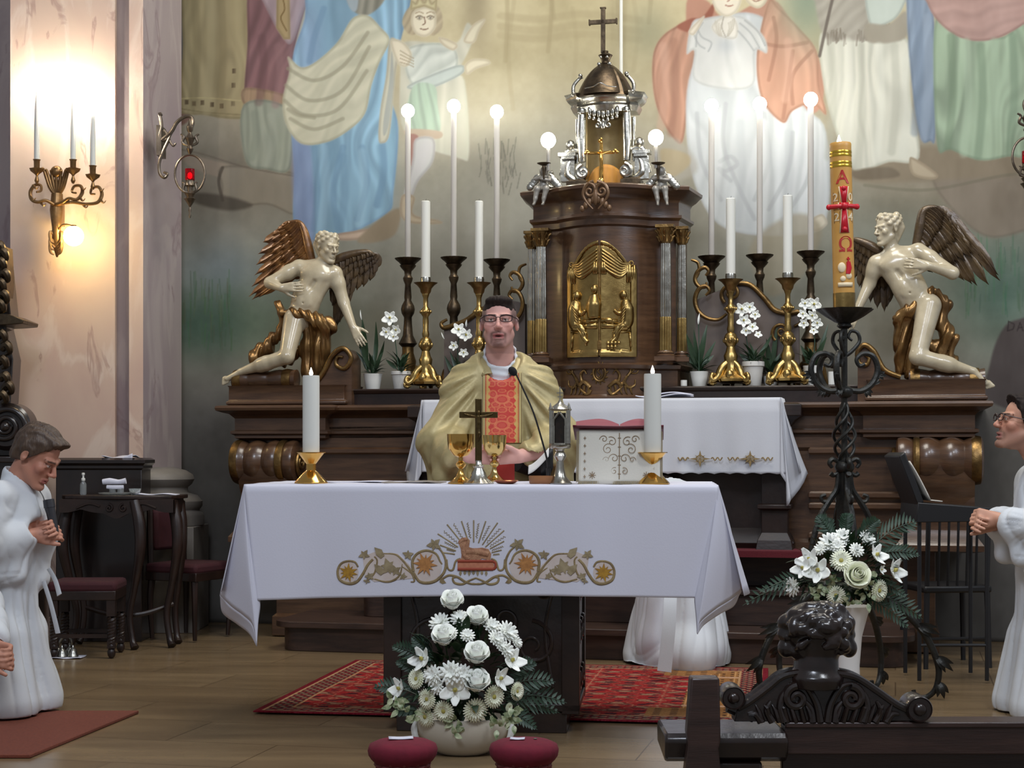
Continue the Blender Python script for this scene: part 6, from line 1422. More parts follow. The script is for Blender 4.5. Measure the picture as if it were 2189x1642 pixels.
for s, x0_, x1_ in ((-1, -.002, -.170), (1, .002, .160)):
    b = MB(); G = []
    for q in np.linspace(0, 1, 14):
        x = x0_+(x1_-x0_)*q; h = .030*math.sin(min(1, q*1.6+.12)*PI/2)*(1-.55*q*q)+.004; G.append((x, h+abs(x)*.02))
    P = [(x, .006+abs(x)*.02) for x, h in G]+[(x, h+.006) for x, h in G[::-1]]
    V0 = [bk_pt(x, 0.0, h) for x, h in P]; V1 = [bk_pt(x, .98, h) for x, h in P]; n = len(P)
    b.add(V0+V1, [tuple(range(n)), tuple(range(2*n-1, n-1, -1))]+[(i, (i+1) % n, (i+1) % n+n, i+n) for i in range(n)]); b.build('pages', m_page, t)
    b = MB(); b.grid([[bk_pt(x, k, h+.0068) for x, h in G] for k in np.linspace(.02, .97, 4)]); b.build('open_page', M('page_paper', (226, 218, 206), .8), t)
t = thing('wooden_bowl', 'small turned wooden bowl on the altar table left of the silver reliquary foot', 'bowl', put(1157, .12), -TA)
b = MB(); b.lathe([(.044, 0), (.047, .004), (.049, .028), (.049, .032), (.044, .032), (.042, .008), (.01, .006)], 36); b.build('bowl', M('honey_wood', (156, 104, 62), .45, var=(8, (120, 76, 44), .6), stretch=(1, 1, 6)), t)
# gooseneck microphone
m_blk = M('black_plastic', (24, 24, 26), .45)
t = thing('gooseneck_microphone', 'thin black gooseneck microphone rising from the altar table in front of the priest', 'microphone', put(1172, .30), -TA)
mp_ = lambda px, py: (TL(px, py, .30)[0]-tt(1172, .30)[0], 0, TL(px, py, .30)[2]-TT)
b = MB(); b.lathe([(.030, 0), (.032, .004), (.030, .014), (.012, .022), (.009, .03), (.009, .06)], 24); b.build('base', m_blk, t)
pts = [mp_(*p) for p in [(1172, 1004), (1170, 985), (1160, 945), (1142, 885), (1122, 838), (1104, 800)]]; pts = [(p[0], -.03*i/5, p[2]) for i, p in enumerate(pts)]
b = MB(); b.tube(cr([(0, 0, .03)]+pts, 8), [.0042, .0038, .0032], 8); b.build('gooseneck', m_blk, t)
e = Vector(pts[-1]); b = MB(); b.ell(e+Vector((-.012, -.004, .010)), (.016, .016, .021), 18, 12, R=Matrix.Rotation(-.7, 3, 'Y')); b.build('windscreen', M('foam', (20, 20, 22), .95), t)
# booklet on a small black stand, paten, tray and folded corporal
t = thing('booklet', 'small open white booklet propped on a black stand between chalice and reliquary', 'booklet', put(1150, .36), -TA)
b = MB(); b.grid([[(-.04+.085*q-.012*math.sin(q*3), .02*k, .035+.075*q+.035*k-.02*math.sin(q*3)) for k in np.linspace(0, 1, 5)] for q in np.linspace(0, 1, 10)]); b.build('white_page', M('page_white', (220, 218, 214), .7), t, solid=.002)
b = MB(); b.grid([[(.01+.05*q, .03-.01*k, .015+.09*k+.045*q) for k in np.linspace(0, 1, 4)] for q in np.linspace(0, 1, 4)]); b.box((.03, .04, .012), (.12, .08, .024)); b.build('stand', m_blk, t, solid=.004)
t = thing('paten', 'gilded round paten plate lying on the altar table behind the chalice', 'paten', put(1082, .16), -TA); b = MB(); b.lathe([(.025, 0), (.035, .002), (.050, .012), (.048, .014), (.030, .005), (.01, .004)], 32, sx=1.0); b.build('plate', M('rose_gilt', (196, 120, 84), .25, .9), t)
b = MB(); b.grid([[(x, y, .004+.003*math.sin(x*30)) for y in np.linspace(-.10, .10, 8)] for x in np.linspace(-.10, .14, 16)]); tag(b.build('folded_corporal', M('grey_corporal', (120, 112, 104), .8, var=(30, (168, 160, 150), .5)), solid=.003, loc=put(875, .32), rotz=-TA), 'flat folded greyish cloth on the altar table left of the priest', 'linen')
b = MB(); b.grid([[(x, y, .003+.002*math.sin(x*24)) for y in np.linspace(-.09, .09, 8)] for x in np.linspace(-.13, .13, 16)]); tag(b.build('folded_towel', m_cloth, solid=.003, loc=put(765, .40), rotz=-TA), 'flat white cloth on the altar table beside the left brass candlestick', 'linen')

# ================================================================ RUGS
m_rug = M('oriental_rug', (130, 30, 34), .95, attr=True, bump=(260, .25), spec=.1)
def rug():
    c0 = FL(1094, 1460); ang = -math.radians(9); o = Vector((.10, 7.62, 0)); ca, sa = math.cos(ang), math.sin(ang)
    hw, hd = 1.06, .86; nx, ny = 420, 330; xs = np.linspace(-hw, hw, nx); ys = np.linspace(-hd, hd, ny); X, Y = np.meshgrid(xs, ys)
    C = np.zeros((ny, nx, 3)); C[:] = (112, 28, 34); r = np.random.RandomState(4)
    e = np.minimum(hw-np.abs(X), hd-np.abs(Y)); t = np.where(hw-np.abs(X) < hd-np.abs(Y), Y, X)
    def mx(w, c): w = np.clip(w, 0, 1); C[:] = C*(1-w[..., None])+np.array(c)*w[..., None]
    mx((e < .03).astype(float), (112, 24, 36)); mx(((e > .03) & (e < .036)).astype(float), (190, 150, 110))
    w = (e > .036) & (e < .13); mx(w.astype(float), (70, 34, 40)); mx(w*((np.sin(t*90)*np.sin(e*130)) > .25), (150, 120, 96)); mx(w*((np.sin(t*90+2)*np.sin(e*130+1)) > .55), (150, 40, 40))
    mx(((e > .13) & (e < .138)).astype(float), (180, 140, 100)); right = X > .25
    w = (e > .138) & (e < .36) & (X > hw-.5); mx(w.astype(float), (150, 104, 60)); mx(w*(np.abs(((t*14) % 1)-.5) < .2)*(np.abs(((e*26) % 1)-.5) < .22), (66, 40, 30)); mx(w*(((e*26) % 1) < .12), (196, 150, 100))
    mx(w*((t*2.2 % 1) < .10), (190, 150, 120))
    w = (e > .36) | ((e > .138) & (X <= hw-.5)); mx(w.astype(float), (150, 36, 38))
    f = (np.sin(X*26)*np.sin(Y*34)+.5*np.sin(X*61+1)*np.sin(Y*75)); mx(w*(f > .35)*.9, (92, 58, 52)); mx(w*((f > .75) | (np.abs(f) < .07))*.8, (170, 128, 100)); mx(w*(f < -.8)*.8, (52, 30, 40))
    C += r.normal(size=(ny, nx, 1))*8; b = MB(); P = np.stack([X, Y, .008+.0015*np.sin(X*9)*np.sin(Y*7)], -1); b.grid(P, col=lina(C))
    edge_ = [(x, -hd) for x in xs[::20]]+[(hw, y) for y in ys[::20]]; 
    o_ = b.build('rug', m_rug, solid=.006, smooth=60, loc=(o.x, o.y, .003), rotz=ang, fix=False); tag(o_, 'red patterned oriental rug with dark borders under the front altar table', 'rug')
rug()
b = MB(); P = [FL(-60, 1526), FL(297, 1526), FL(64, 1622), FL(-60, 1622)]; b.prism([(p.x, p.y) for p in P], 0.001, .014, plane='xy')
tag(b.build('kneeling_mat', M('rust_mat', (116, 58, 40), .95, var=(90, (90, 44, 32), .6), bump=(300, .3)), bevel=.003), 'thin rust brown kneeling mat on the floor at the left edge', 'mat')
# ================================================================ PEOPLE
m_skin = M('skin', (200, 150, 130), .5, attr=True, bump=(220, .04), spec=.35)
m_hair = M('dark_hair', (34, 26, 23), .7, spec=.2, var=(60, (54, 43, 36), .5), bump=(90, .5), stretch=(1, 1, .3))
m_hairb = M('brown_hair', (66, 50, 40), .5, var=(50, (100, 80, 62), .5), bump=(90, .5), stretch=(1, 1, .3))
m_rim = M('dark_red_rim', (46, 22, 22), .35)
m_lens = M('lens_glass', (40, 40, 44), .1, alpha=.03, spec=.1)
m_btn = M('button', (60, 56, 54), .4)
def hair_mesh(t, o, R, k, mat, cutp, thick=.006, extra=None, amp=.004, side=None):
    S = SDF(np.array(o)-.16*k, np.array(o)+.16*k, .0035); H = HF(S, o, R, k)
    H.ell((0, .016, .036), (.073+thick, .090+thick, .078+thick*1.6), .004)
    if extra: extra(H)
    for (p, n, kk) in cutp: S.cut(H.p(p), np.array(R) @ np.array(n, float), kk)
    def disp(V, N):
        q = (V-np.array(o)) @ np.array(R); w = np.sin(q[:, 0]*330+vnoise(V*5, 2)*4+q[:, 1]*60); return N*((w*.35+vnoise(V*10, 4)*.8)*amp)[:, None]
    return organic('hair', S, mat, t, disp)
def glasses(t, o, R, k, mat=None):
    R = np.array(R); P = lambda q: tuple(np.array(o)+R @ (np.array(q)*k)); g = MB()
    for s in (-1, 1):
        c = (s*.033, .004); pts = [(c[0]+.025*math.copysign(abs(math.cos(a))**.6, math.cos(a)), -.1045+.16*(abs(c[0]+.025*math.cos(a))-.03)**1*.5, c[1]+.0135*math.copysign(abs(math.sin(a))**.7, math.sin(a))) for a in np.linspace(0, 2*PI, 33)[:-1]]
        g.tube([P(p) for p in pts], .0020*k, 6, closed=True)
        g.tube([P(p) for p in cr([(s*.012, -.106, .014), (s*.034, -.1045, .0185), (s*.060, -.097, .015)], 5)], .0034*k, 6)
        g.tube([P(p) for p in [(s*.059, -.097, .013), (s*.078, -.05, .010), (s*.081, .005, .008)]], .0022*k, 6)
    g.tube([P(p) for p in cr([(-.009, -.107, .006), (0, -.110, .009), (.009, -.107, .006)], 5)], .0015*k, 6)
    o_ = g.build('glasses_frame', mat or m_rim, t)
    for s in (-1, 1):
        c = (s*.033, .004); L = MB(); n = 24; V = [P((c[0]+.0245*math.copysign(abs(math.cos(a))**.6, math.cos(a)), -.1045, c[1]+.013*math.copysign(abs(math.sin(a))**.7, math.sin(a)))) for a in np.linspace(0, 2*PI, n+1)[:-1]]
        L.add(V, [tuple(range(n))]); L.build('lens', m_lens, o_)
def kneeler(name, lab, loc, rotz, skin, head_o, face, hk, hairf, zsh=.93, zneck=1.01, hips=.50, torso=None, hands=None, elbow=(.235, -.02, .66), wrist=(.05, -.155, .745), cuff=.065, hang=.56, knees=.17, seed=1,
            beard=None, closed=False, glass=None, waist=.62, back=.46, lean=0.0, headless=False, hand_d=None, wide=1.0, mouth=0, hfar=None, farneg=0):
    t = thing(name, lab, 'person', loc, rotz); ho = np.array(head_o, float); R = frame(face)
    ymin = min(-.46, lean-.3)
    S = SDF((-.36, min(wrist[1], ho[1])-.26, .0), (.36, .56, max(ho[2], zsh)+.17), .0044)
    nb = np.array((0, lean, zneck))
    S.cone((0, lean*.9, zsh-.10), (0, .02, hips+.04), .125, .12, .03, sq=((0, 1, 0), .7)).cone((-.15, lean, zsh-.02), (.15, lean, zsh-.02), .05, .05, .04)
    for q in (-1, 1):
        S.cone((q*.07, .03, hips-.02), (q*.09, .0, .085), .062, .05, .03).cone((q*.09, .0, .075), (q*.09, min(.36, back-.10), .055), .045, .035, .02)
        S.cone((q*.16, lean, zsh-.02), (q*elbow[0], elbow[1], elbow[2]), .05, .04, .02)
        zoff = .012*q; w = np.array((q*wrist[0], wrist[1], wrist[2]+zoff)); S.cone((q*elbow[0], elbow[1], elbow[2]), w, .042, .028, .02)
        d = hand_d or (-.42, -.90, .12); hand(S, w, (d[0]*q, d[1], d[2]), (-q*.95, .1, -.25), q, .98, curl=(.75, .95, .6), thumb=(.5, -.1), spread=.02)
    head(S, ho, R, hk, mouth, eyes_closed=closed, neck=False); S.cone(ho+R @ np.array((0, .018, -.05))*hk, nb+(0, 0, -.02), .052, .058, .02)
    organic('body', S, m_skin, t, color=head_color(ho, R, hk, skin, (172, 104, 96), beard=beard, brow=(62, 46, 38)))
    hairf(t, ho, R, hk)
    if glass: glasses(t, ho, R, hk, glass)
    # alb
    S = SDF((-.52*wide, min(wrist[1], lean)-.24, .0), (.52*wide, .78, max(zneck, zsh)+.12), .0078)
    S.cone((0, lean, zsh-.10), (0, .02, waist), .142*wide, .140*wide, .03, sq=((0, 1, 0), .80)).cone((-.13, lean, zsh-.01), (.13, lean, zsh-.01), .072, .072, .05, sq=((0, 1, 0), .85)); S.cone(nb+(0, 0, -.03), nb+(0, -.004, .02), .070, .064, .02)
    S.cone((0, .02, waist), (0, .05, .06), .148*wide, .205*wide, .05, sq=((0, 1, 0), .82)); S.cone((-.09*wide, -.0, .30), (-.10*wide, -.035, .05), .12, knees*.8, .05); S.cone((.09*wide, .0, .30), (.10*wide, -.035, .05), .12, knees*.8, .05)
    S.cone((0, .12, .36), (0, back*.55, .12), .16*wide, .16*wide, .06); S.cone((0, back*.5, .10), (0, back, .07), .17*wide, .11*wide, .06)
    for q in (-1, 1):
        e = np.array((q*elbow[0], elbow[1], elbow[2])); w = np.array((q*wrist[0], wrist[1], wrist[2])); c = w+(e-w)*.24; hg = hang if q < 0 or hfar is None else hfar
        S.cone((q*.155*wide, lean, zsh-.035), e+(0, .02, .01), .066, .076, .03).cone(e+(0, .02, 0), c, .074, cuff, .02)
        eb = np.array((e[0]+q*.01, e[1]+.07, hg+.045)); cb = np.array((c[0]+q*.015, c[1]+.02, hg+.052)); S.cone(eb, cb, .046, .036, .03)
        for f in (0, .33, .66, 1): S.cone(e*(1-f)+c*f, eb*(1-f)+cb*f, .060-.012*f, .040, .035)
    for q in (-1, 1):
        e = np.array((q*elbow[0], elbow[1], elbow[2])); w = np.array((q*wrist[0], wrist[1], wrist[2])); d = (w-e)/np.linalg.norm(w-e); S.cone(w-d*.035, w+d*.16, .033, .055, .014, '-')
    S.cone(nb+(0, -.010, .005), nb+(0, -.03, .12), .050, .066, .014, '-')
    def disp(V, N):
        x, y, z = V[:, 0], V[:, 1], V[:, 2]; th = np.arctan2(x, -(y-.06)); low = sstep(waist+.02, waist-.22, z); nz = vnoise(V*np.array((.9, .9, .25)), seed, 2)
        v1 = -(1-np.abs(np.sin(th*5.5+nz*2.6+seed)))**2.2; v2 = np.sin(th*7+nz*3+seed*2); v3 = -(1-np.abs(np.sin(th*9+nz*4+z*2)))**3
        sk = (v1*.019+v2*.007+v3*.009)*low*(.5+.5*sstep(.03, .16, z))
        side = sstep(.10, .16, np.abs(x))*(1-sstep(zneck-.12, zneck-.04, z)); n2 = vnoise(V*1.2, seed+3, 2); ra = np.arctan2(z-elbow[2]-.05, y-elbow[1]+.10); rd = np.hypot(z-elbow[2]-.05, y-elbow[1]+.10)
        sl = (-(1-np.abs(np.sin(ra*4.6+n2*1.5+seed)))**2.5*.016-(1-np.abs(np.sin(ra*7.7+n2*2.2+1)))**3*.010+np.sin(ra*3+n2*2)*.006)*side*sstep(.03, .14, rd)
        bd = -.004*np.exp(-((z-hang-.052)/.004)**2)*(np.abs(x) > .12)
        ch_ = -(1-np.abs(np.sin(x*26+n2*2.5+z*8*np.sign(x)+y*14)))**2.5*.011*(1-low)*(1-side*.6)*(1-sstep(zneck-.10, zneck-.04, z))
        fl = vnoise(V*2.2, seed+7)*.004*low*sstep(.12, .03, z)
        D = N*(sk+sl+bd+ch_+fl)[:, None]; D[:, 2] *= .5; D[z < .02, 2] = np.maximum(D[z < .02, 2], 0); return D
    rb = organic('alb', S, m_alb, t, disp)
    return t, rb
def hair_left(t, o, R, k):
    def ex(H):
        H.ell((0, .055, -.02), (.064, .052, .062), .01); H.ell((0, -.062, .088), (.056, .040, .026), .012)
        for q in (-1, 1): H.cone((q*.069, -.010, .03), (q*.071, -.016, -.010), .010, .006, .008)
    hair_mesh(t, o, R, k, m_hairb, [((0, -.050, .050), (0, -.80, -.60), .006), ((0, .03, -.045), (0, -.3, -1), .01)], .011, ex, .006)
def hair_right(t, o, R, k):
    def ex(H): H.ell((0, .050, -.01), (.066, .052, .06), .01); H.ell((0, -.055, .082), (.058, .044, .026), .012)
    hair_mesh(t, o, R, k, m_hair, [((0, -.046, .046), (0, -.86, -.50), .006), ((0, .03, -.045), (0, -.4, -1), .01)], .010, ex, .005)
SKL = (186, 132, 110)
b0 = FL(28, 1538); lp, lrb = kneeler('person', 'kneeling person in a white alb, head bowed, with a microphone between clasped hands', (-2.085, 6.90, .014), math.radians(76), SKL, (0, -.125, 1.068), (0, -.83, -.56), 1.03, hair_left, zsh=.905, zneck=.965, elbow=(.215, -.02, .70), wrist=(.035, -.125, .752), hang=.535, lean=-.03, closed=True, hfar=.50, seed=2, waist=.60)
b = MB(); b.tube([(0, -.205, .75), (0, -.188, .83), (0, -.182, .852)], [.017, .020, .022], 14); b.tube([(0, -.182, .852), (0, -.176, .885)], [.024, .023], 14)
tag(b.build('handheld_microphone', M('charcoal_metal', (60, 60, 64), .35, .4), loc=lp.location, rotz=lp.rotation_euler.z), 'dark handheld microphone held upright in the clasped hands of the left kneeling person', 'microphone')
b = MB()
for pts in ([(.02, -.165, .60), (.03, -.19, .55), (.02, -.215, .49)], [(-.02, -.165, .55), (-.02, -.20, .45), (-.01, -.225, .335)]): b.tube(cr(pts, 6), [.013, .014, .016], 8, flat=.25, up=(1, -.4, 0))
b.build('cincture', m_alb, lp)
b = MB(); b.tube(cr([(.0, -.115, .945), (.0, -.150, .90), (.0, -.165, .85)], 6), .0022, 6); b.build('alb_fastening', m_btn, lp)
rp, rrb = kneeler('person', 'kneeling person in a white alb and glasses looking up with folded hands, right edge', (2.215, 6.93, 0), math.radians(-87), (196, 146, 122), (0, -.085, 1.215), (0, -.97, .20), 1.03, hair_right, zsh=.985, zneck=1.065, elbow=(.225, .02, .76), wrist=(.035, -.20, .805), hang=.615, glass=m_rim, beard=((96, 70, 56), .45), seed=5, waist=.62, mouth=.003, cuff=.075)
def hair_none(t, o, R, k): hair_right(t, o, R, k)
kneeler('person', 'seated kneeling person in white at the left edge, only sleeve, hands and lap in view', (-2.235, 6.45, .014), math.radians(80), SKL, (0, -.12, .90), (0, -.85, -.5), 1.0, hair_none, zsh=.69, zneck=.77, hips=.26, elbow=(.21, -.10, .47), wrist=(.045, -.22, .315), hang=.27, waist=.36, lean=-.06, seed=9, knees=.15, hand_d=(-.3, -.9, -.25), back=.40)
bp_, brb = kneeler('person', 'person in a white alb kneeling and bowing behind the right side of the altar table', (.86, 8.62, 0), math.radians(184), SKL, (0, -.42, .86), (0, -.6, -.8), 1.0, hair_none, zsh=.86, zneck=.90, lean=-.26, elbow=(.24, -.36, .60), wrist=(.05, -.46, .62), hang=.48, waist=.55, seed=12, back=.30, knees=.19, wide=1.32)
b = MB(); q = Vector((.86, 8.62, 0)); lw = W(1433, 1232, 8.00)-q; pts = [W(1438, 1180, 8.12)-q, W(1434, 1262, 7.93)-q, W(1430, 1340, 7.86)-q, W(1420, 1436, 7.82)-q]
pts = [Matrix.Rotation(-math.radians(184), 3, 'Z') @ Vector(p) for p in pts]; pts[-1].z = max(pts[-1].z, .012)
b.tube(cr(pts, 6), [.030, .031, .034], 8, flat=.12, up=(0, 1, 0)); b.build('cincture', m_alb, bp_)

# ---------------------------------------------------------------- priest
pr = thing('person', 'standing person in a gold chasuble and glasses, holding a chalice behind the altar', 'person', (0, 0, 0), 0)
PX_, PY_ = -.052, 7.46
SP = (212, 162, 150); ho = np.array((-.058, 7.43, 1.672)); R = frame((-.03, -1, .07)); hk = 1.06
S = SDF((-.42, 6.98, .9), (.34, 7.66, 1.84), .0042)
S.cone((PX_, 7.49, 1.30), (PX_, 7.50, .98), .13, .13, .03, sq=((0, 1, 0), .7)).cone((PX_-.16, 7.49, 1.40), (PX_+.16, 7.49, 1.40), .055, .055, .04)
CHX, CHY = TL(1057, 1000, .60)[0], .60; CW = T(CHX, CHY, TT)
for q, el in ((-1, (-.31, 7.42, 1.13)), (1, (.215, 7.42, 1.13))):
    w = np.array((CW.x+q*.105, CW.y+.075, CW.z+.105)); S.cone((PX_+q*.17, 7.49, 1.40), el, .055, .045, .02).cone(el, w, .045, .029, .02)
    hand(S, w, (-q*.93, -.30, .02), (0, -.95, -.15), q, 1.0, curl=(.28, .50, .40), thumb=(.55, .45), spread=.03)
head(S, ho, R, hk, .004, neck=False, jaw=1.04); S.cone(ho+R @ np.array((0, .018, -.05)), (PX_, 7.49, 1.46), .060, .066, .02)
def sidehair(V, C):
    q = ((V-ho) @ R)/hk; w = sstep(.044, .060, np.abs(q[:, 0])+.25*(q[:, 2]-.05)*(q[:, 2] > .05))*sstep(-.020, .02, q[:, 2])*sstep(-.062, -.05, q[:, 1])*.75; C[:] = C*(1-w[:, None])+np.array((98, 80, 76))*w[:, None]; w = sstep(.060, .072, q[:, 2]+.0*q[:, 0])*.8; C[:] = C*(1-w[:, None])+np.array((70, 56, 52))*w[:, None]
    w = sstep(.02, .05, q[:, 1])*sstep(-.06, -.02, q[:, 2])*.7; C[:] = C*(1-w[:, None])+np.array((90, 74, 70))*w[:, None]
organic('body', S, m_skin, pr, color=head_color(ho, R, hk, SP, (168, 90, 88), beard=((84, 54, 46), .85), base=sidehair, brow=(56, 40, 36)))
def ex(H): H.ell((0, -.040, .088), (.056, .046, .022), .02)
hair_mesh(pr, ho, R, hk, m_hair, [((0, -.074, .068), (0, -.75, -.66), .004), ((0, 0, .050), (0, .16, -1), .004)], .0015, ex, .0022)
glasses(pr, ho, R, hk)
S = SDF((-.24, 7.3, 1.36), (.14, 7.64, 1.62), .005); S.cone((PX_, 7.485, 1.42), (PX_-.002, 7.472, 1.548), .098, .074, .01); S.cone((PX_, 7.455, 1.50), (PX_, 7.43, 1.63), .060, .086, .012, '-')
organic('alb_collar', S, m_alb, pr, lambda V, N: N*(np.sin(V[:, 2]*190+V[:, 0]*30)*.0025)[:, None])
S = SDF((-.48, 6.94, .80), (.40, 7.80, 1.58), .0070)
S.cone((PX_, 7.47, 1.36), (PX_-.01, 7.46, .92), .165, .235, .04, sq=((0, 1, 0), .62)); S.cone((PX_-.07, 7.485, 1.462), (PX_+.07, 7.485, 1.462), .080, .080, .03)
for q, el, wz in ((-1, (-.305, 7.40, 1.13), .0), (1, (.205, 7.40, 1.14), .01)):
    S.cone((PX_+q*.05, 7.485, 1.448), (PX_+q*.165, 7.47, 1.385), .088, .088, .05).cone((PX_+q*.165, 7.47, 1.375), el, .088, .100, .05)
    w = np.array((CW.x+q*.155, CW.y+.14, CW.z+.115)); S.cone(el, w, .100, .060, .04); S.cone(el, (el[0]+.02*-q, el[1]+.03, .93), .098, .085, .05, sq=((0, 1, 0), .8))
    m_ = (np.array(el)+w)/2
    if q < 0: S.cone(m_, (m_[0]-.01, m_[1]+.03, .96), .082, .07, .04)
S.cone((CW.x+.05, CW.y+.04, CW.z+.09), (.17, 7.20, 1.055), .036, .062, .016, '-')
S.cone((PX_, 7.435, 1.475), (PX_, 7.38, 1.62), .080, .13, .018, '-')
def cdisp(V, N):
    x, y, z = V[:, 0]-PX_, V[:, 1], V[:, 2]; d = np.sqrt(x*x+(z-1.50)**2); a = np.arctan2(np.abs(x), 1.50-z); front = sstep(.2, -.4, N[:, 1]); panel = sstep(.085, .13, np.abs(x))
    f = np.sin(a*21+vnoise(V*.9, 3)*2.2)*.6+np.sin(a*38+1+vnoise(V*.7, 6)*2)*.35; s = -np.abs(f)**.6*np.sign(f)
    up = sstep(.10, .22, d)
    low = np.sin(x*60+z*42+vnoise(V, 9)*2)*sstep(1.14, 1.0, z)
    return N*((s*.013*up+low*.007)*panel*(.4+.6*front)+vnoise(V*3, 5)*.002)[:, None]
m_chas = M('gold_silk', (178, 164, 118), .48, .22, var=(30, (160, 144, 100), .5), bump=(70, .12))
ch, Vc, Fcs = organic('chasuble', S, m_chas, pr, cdisp, keep=True)
me = ch.data; co = np.zeros(len(me.vertices)*3, 'f'); me.vertices.foreach_get('co', co); co = co.reshape(-1, 3)
bvh = BVHTree.FromPolygons([tuple(p) for p in co], [tuple(p.vertices) for p in me.polygons])
def project(xs, zs, off=.004, cap=None):
    P = np.zeros((len(zs), len(xs), 3)); last = None
    for j, z in enumerate(zs):
        for i, x in enumerate(xs):
            h = bvh.ray_cast(Vector((x, 6.6, z)), Vector((0, 1, 0)))[0]; y = h.y if h is not None else (P[j-1, i, 1] if j else 7.3)
            P[j, i] = (x, y, z)
    Y = P[..., 1].copy()
    for _ in range(6): Y[1:-1, 1:-1] = (Y[1:-1, 1:-1]*2+Y[:-2, 1:-1]+Y[2:, 1:-1]+Y[1:-1, :-2]+Y[1:-1, 2:])/6
    P[..., 1] = np.minimum(P[..., 1], Y)-off; return P
xc = PX_+.008; xs = np.linspace(xc-.086, xc+.086, 110); zs = np.linspace(1.452, 1.135, 180)
P = project(xs, zs, .005); X, Z_ = np.meshgrid(xs-xc, zs); C = np.zeros(X.shape+(3,)); C[:] = (196, 52, 40)
def mx(w, c): w = np.clip(w, 0, 1); C[:] = C*(1-w[..., None])+np.array(c)*w[..., None]
ax_ = np.abs(X); zp = (Z_ % .115)/.115
for (cx_, cz, a, b_) in ((.0, .15, .020, .10), (.028, .35, .018, .10), (.0, .55, .030, .16), (.040, .75, .016, .14), (.0, .88, .016, .06), (.045, .15, .014, .10)):
    r = np.sqrt(((ax_-cx_)/a)**2+((zp-cz)/b_)**2); mx((np.abs(r-1) < .22)*.75, (216, 112, 72)); mx((r < .55)*.6, (206, 88, 62)); mx(((np.abs(r-1) < .22) & (np.sin(X*900+Z_*500) > 0))*.35, (226, 150, 90))
w = np.sin(Z_*210)*.004; mx(((ax_ > .058+w) & (ax_ < .068)).astype(float)*.9, (196, 160, 86)); mx(((ax_ > .056+w) & (ax_ < .072) & (np.sin(Z_*900)*np.sin(X*1200) > -.1))*.9, (206, 172, 96))
mx((ax_ > .074).astype(float), (186, 168, 112)); mx(((ax_ > .0745) & (ax_ < .0765)).astype(float), (110, 92, 54)); mx((ax_ > .083).astype(float), (120, 100, 60)); mx((Z_ > 1.446).astype(float), (186, 168, 112))
b = MB(); b.grid(P, col=lina(C)); b.build('brocade_panel', M('red_brocade', (190, 50, 40), .5, attr=True, bump=(300, .15)), pr, solid=.002, fix=False)
b = MB(); xs2 = np.linspace(CW.x+.0, CW.x+.085, 30); P = np.array([[(x, CW.y+.14, z) for x in xs2] for z in np.linspace(1.06, .965, 30)]); b.grid(P, col=lina(np.tile(np.array((176, 48, 38)), (30, 30, 1))+0.0)); b.build('brocade_panel', _mc['red_brocade'], pr, solid=.002)
for s in (-1, 1):     # lapels of the chasuble collar
    b = MB(); G = []
    for q in np.linspace(0, 1, 12):
        a = (PX_+s*(.066-.030*q), 7.455-.075*q, 1.520-.078*q); c = (PX_+s*(.125-.045*q), 7.46-.085*q, 1.492-.060*q); G.append([tuple(np.array(a)*(1-k)+np.array(c)*k+np.array((0, -.012*math.sin(PI*k), .006*math.sin(PI*k)))) for k in np.linspace(0, 1, 6)])
    b.grid(G); b.build('collar_lapel', m_chas, pr, solid=.005)
t = thing('chalice', 'gold chalice held in the hands of the priest, right of the bronze cross', 'chalice', CW, -TA); chalice_parts(t, 1.0, M('pale_gold', (214, 186, 120), .14, 1.0), bowl=.050)
# black tube standing in for the dark interior of the raised right sleeve
b = MB(); b.tube(cr([(.02, 7.26, 1.06), (.08, 7.30, 1.05), (.16, 7.33, 1.02)], 6), [.05, .06, .055], 14); b.build('dark_sleeve_interior', M('sleeve_interior_black', (20, 20, 24), .8), pr)
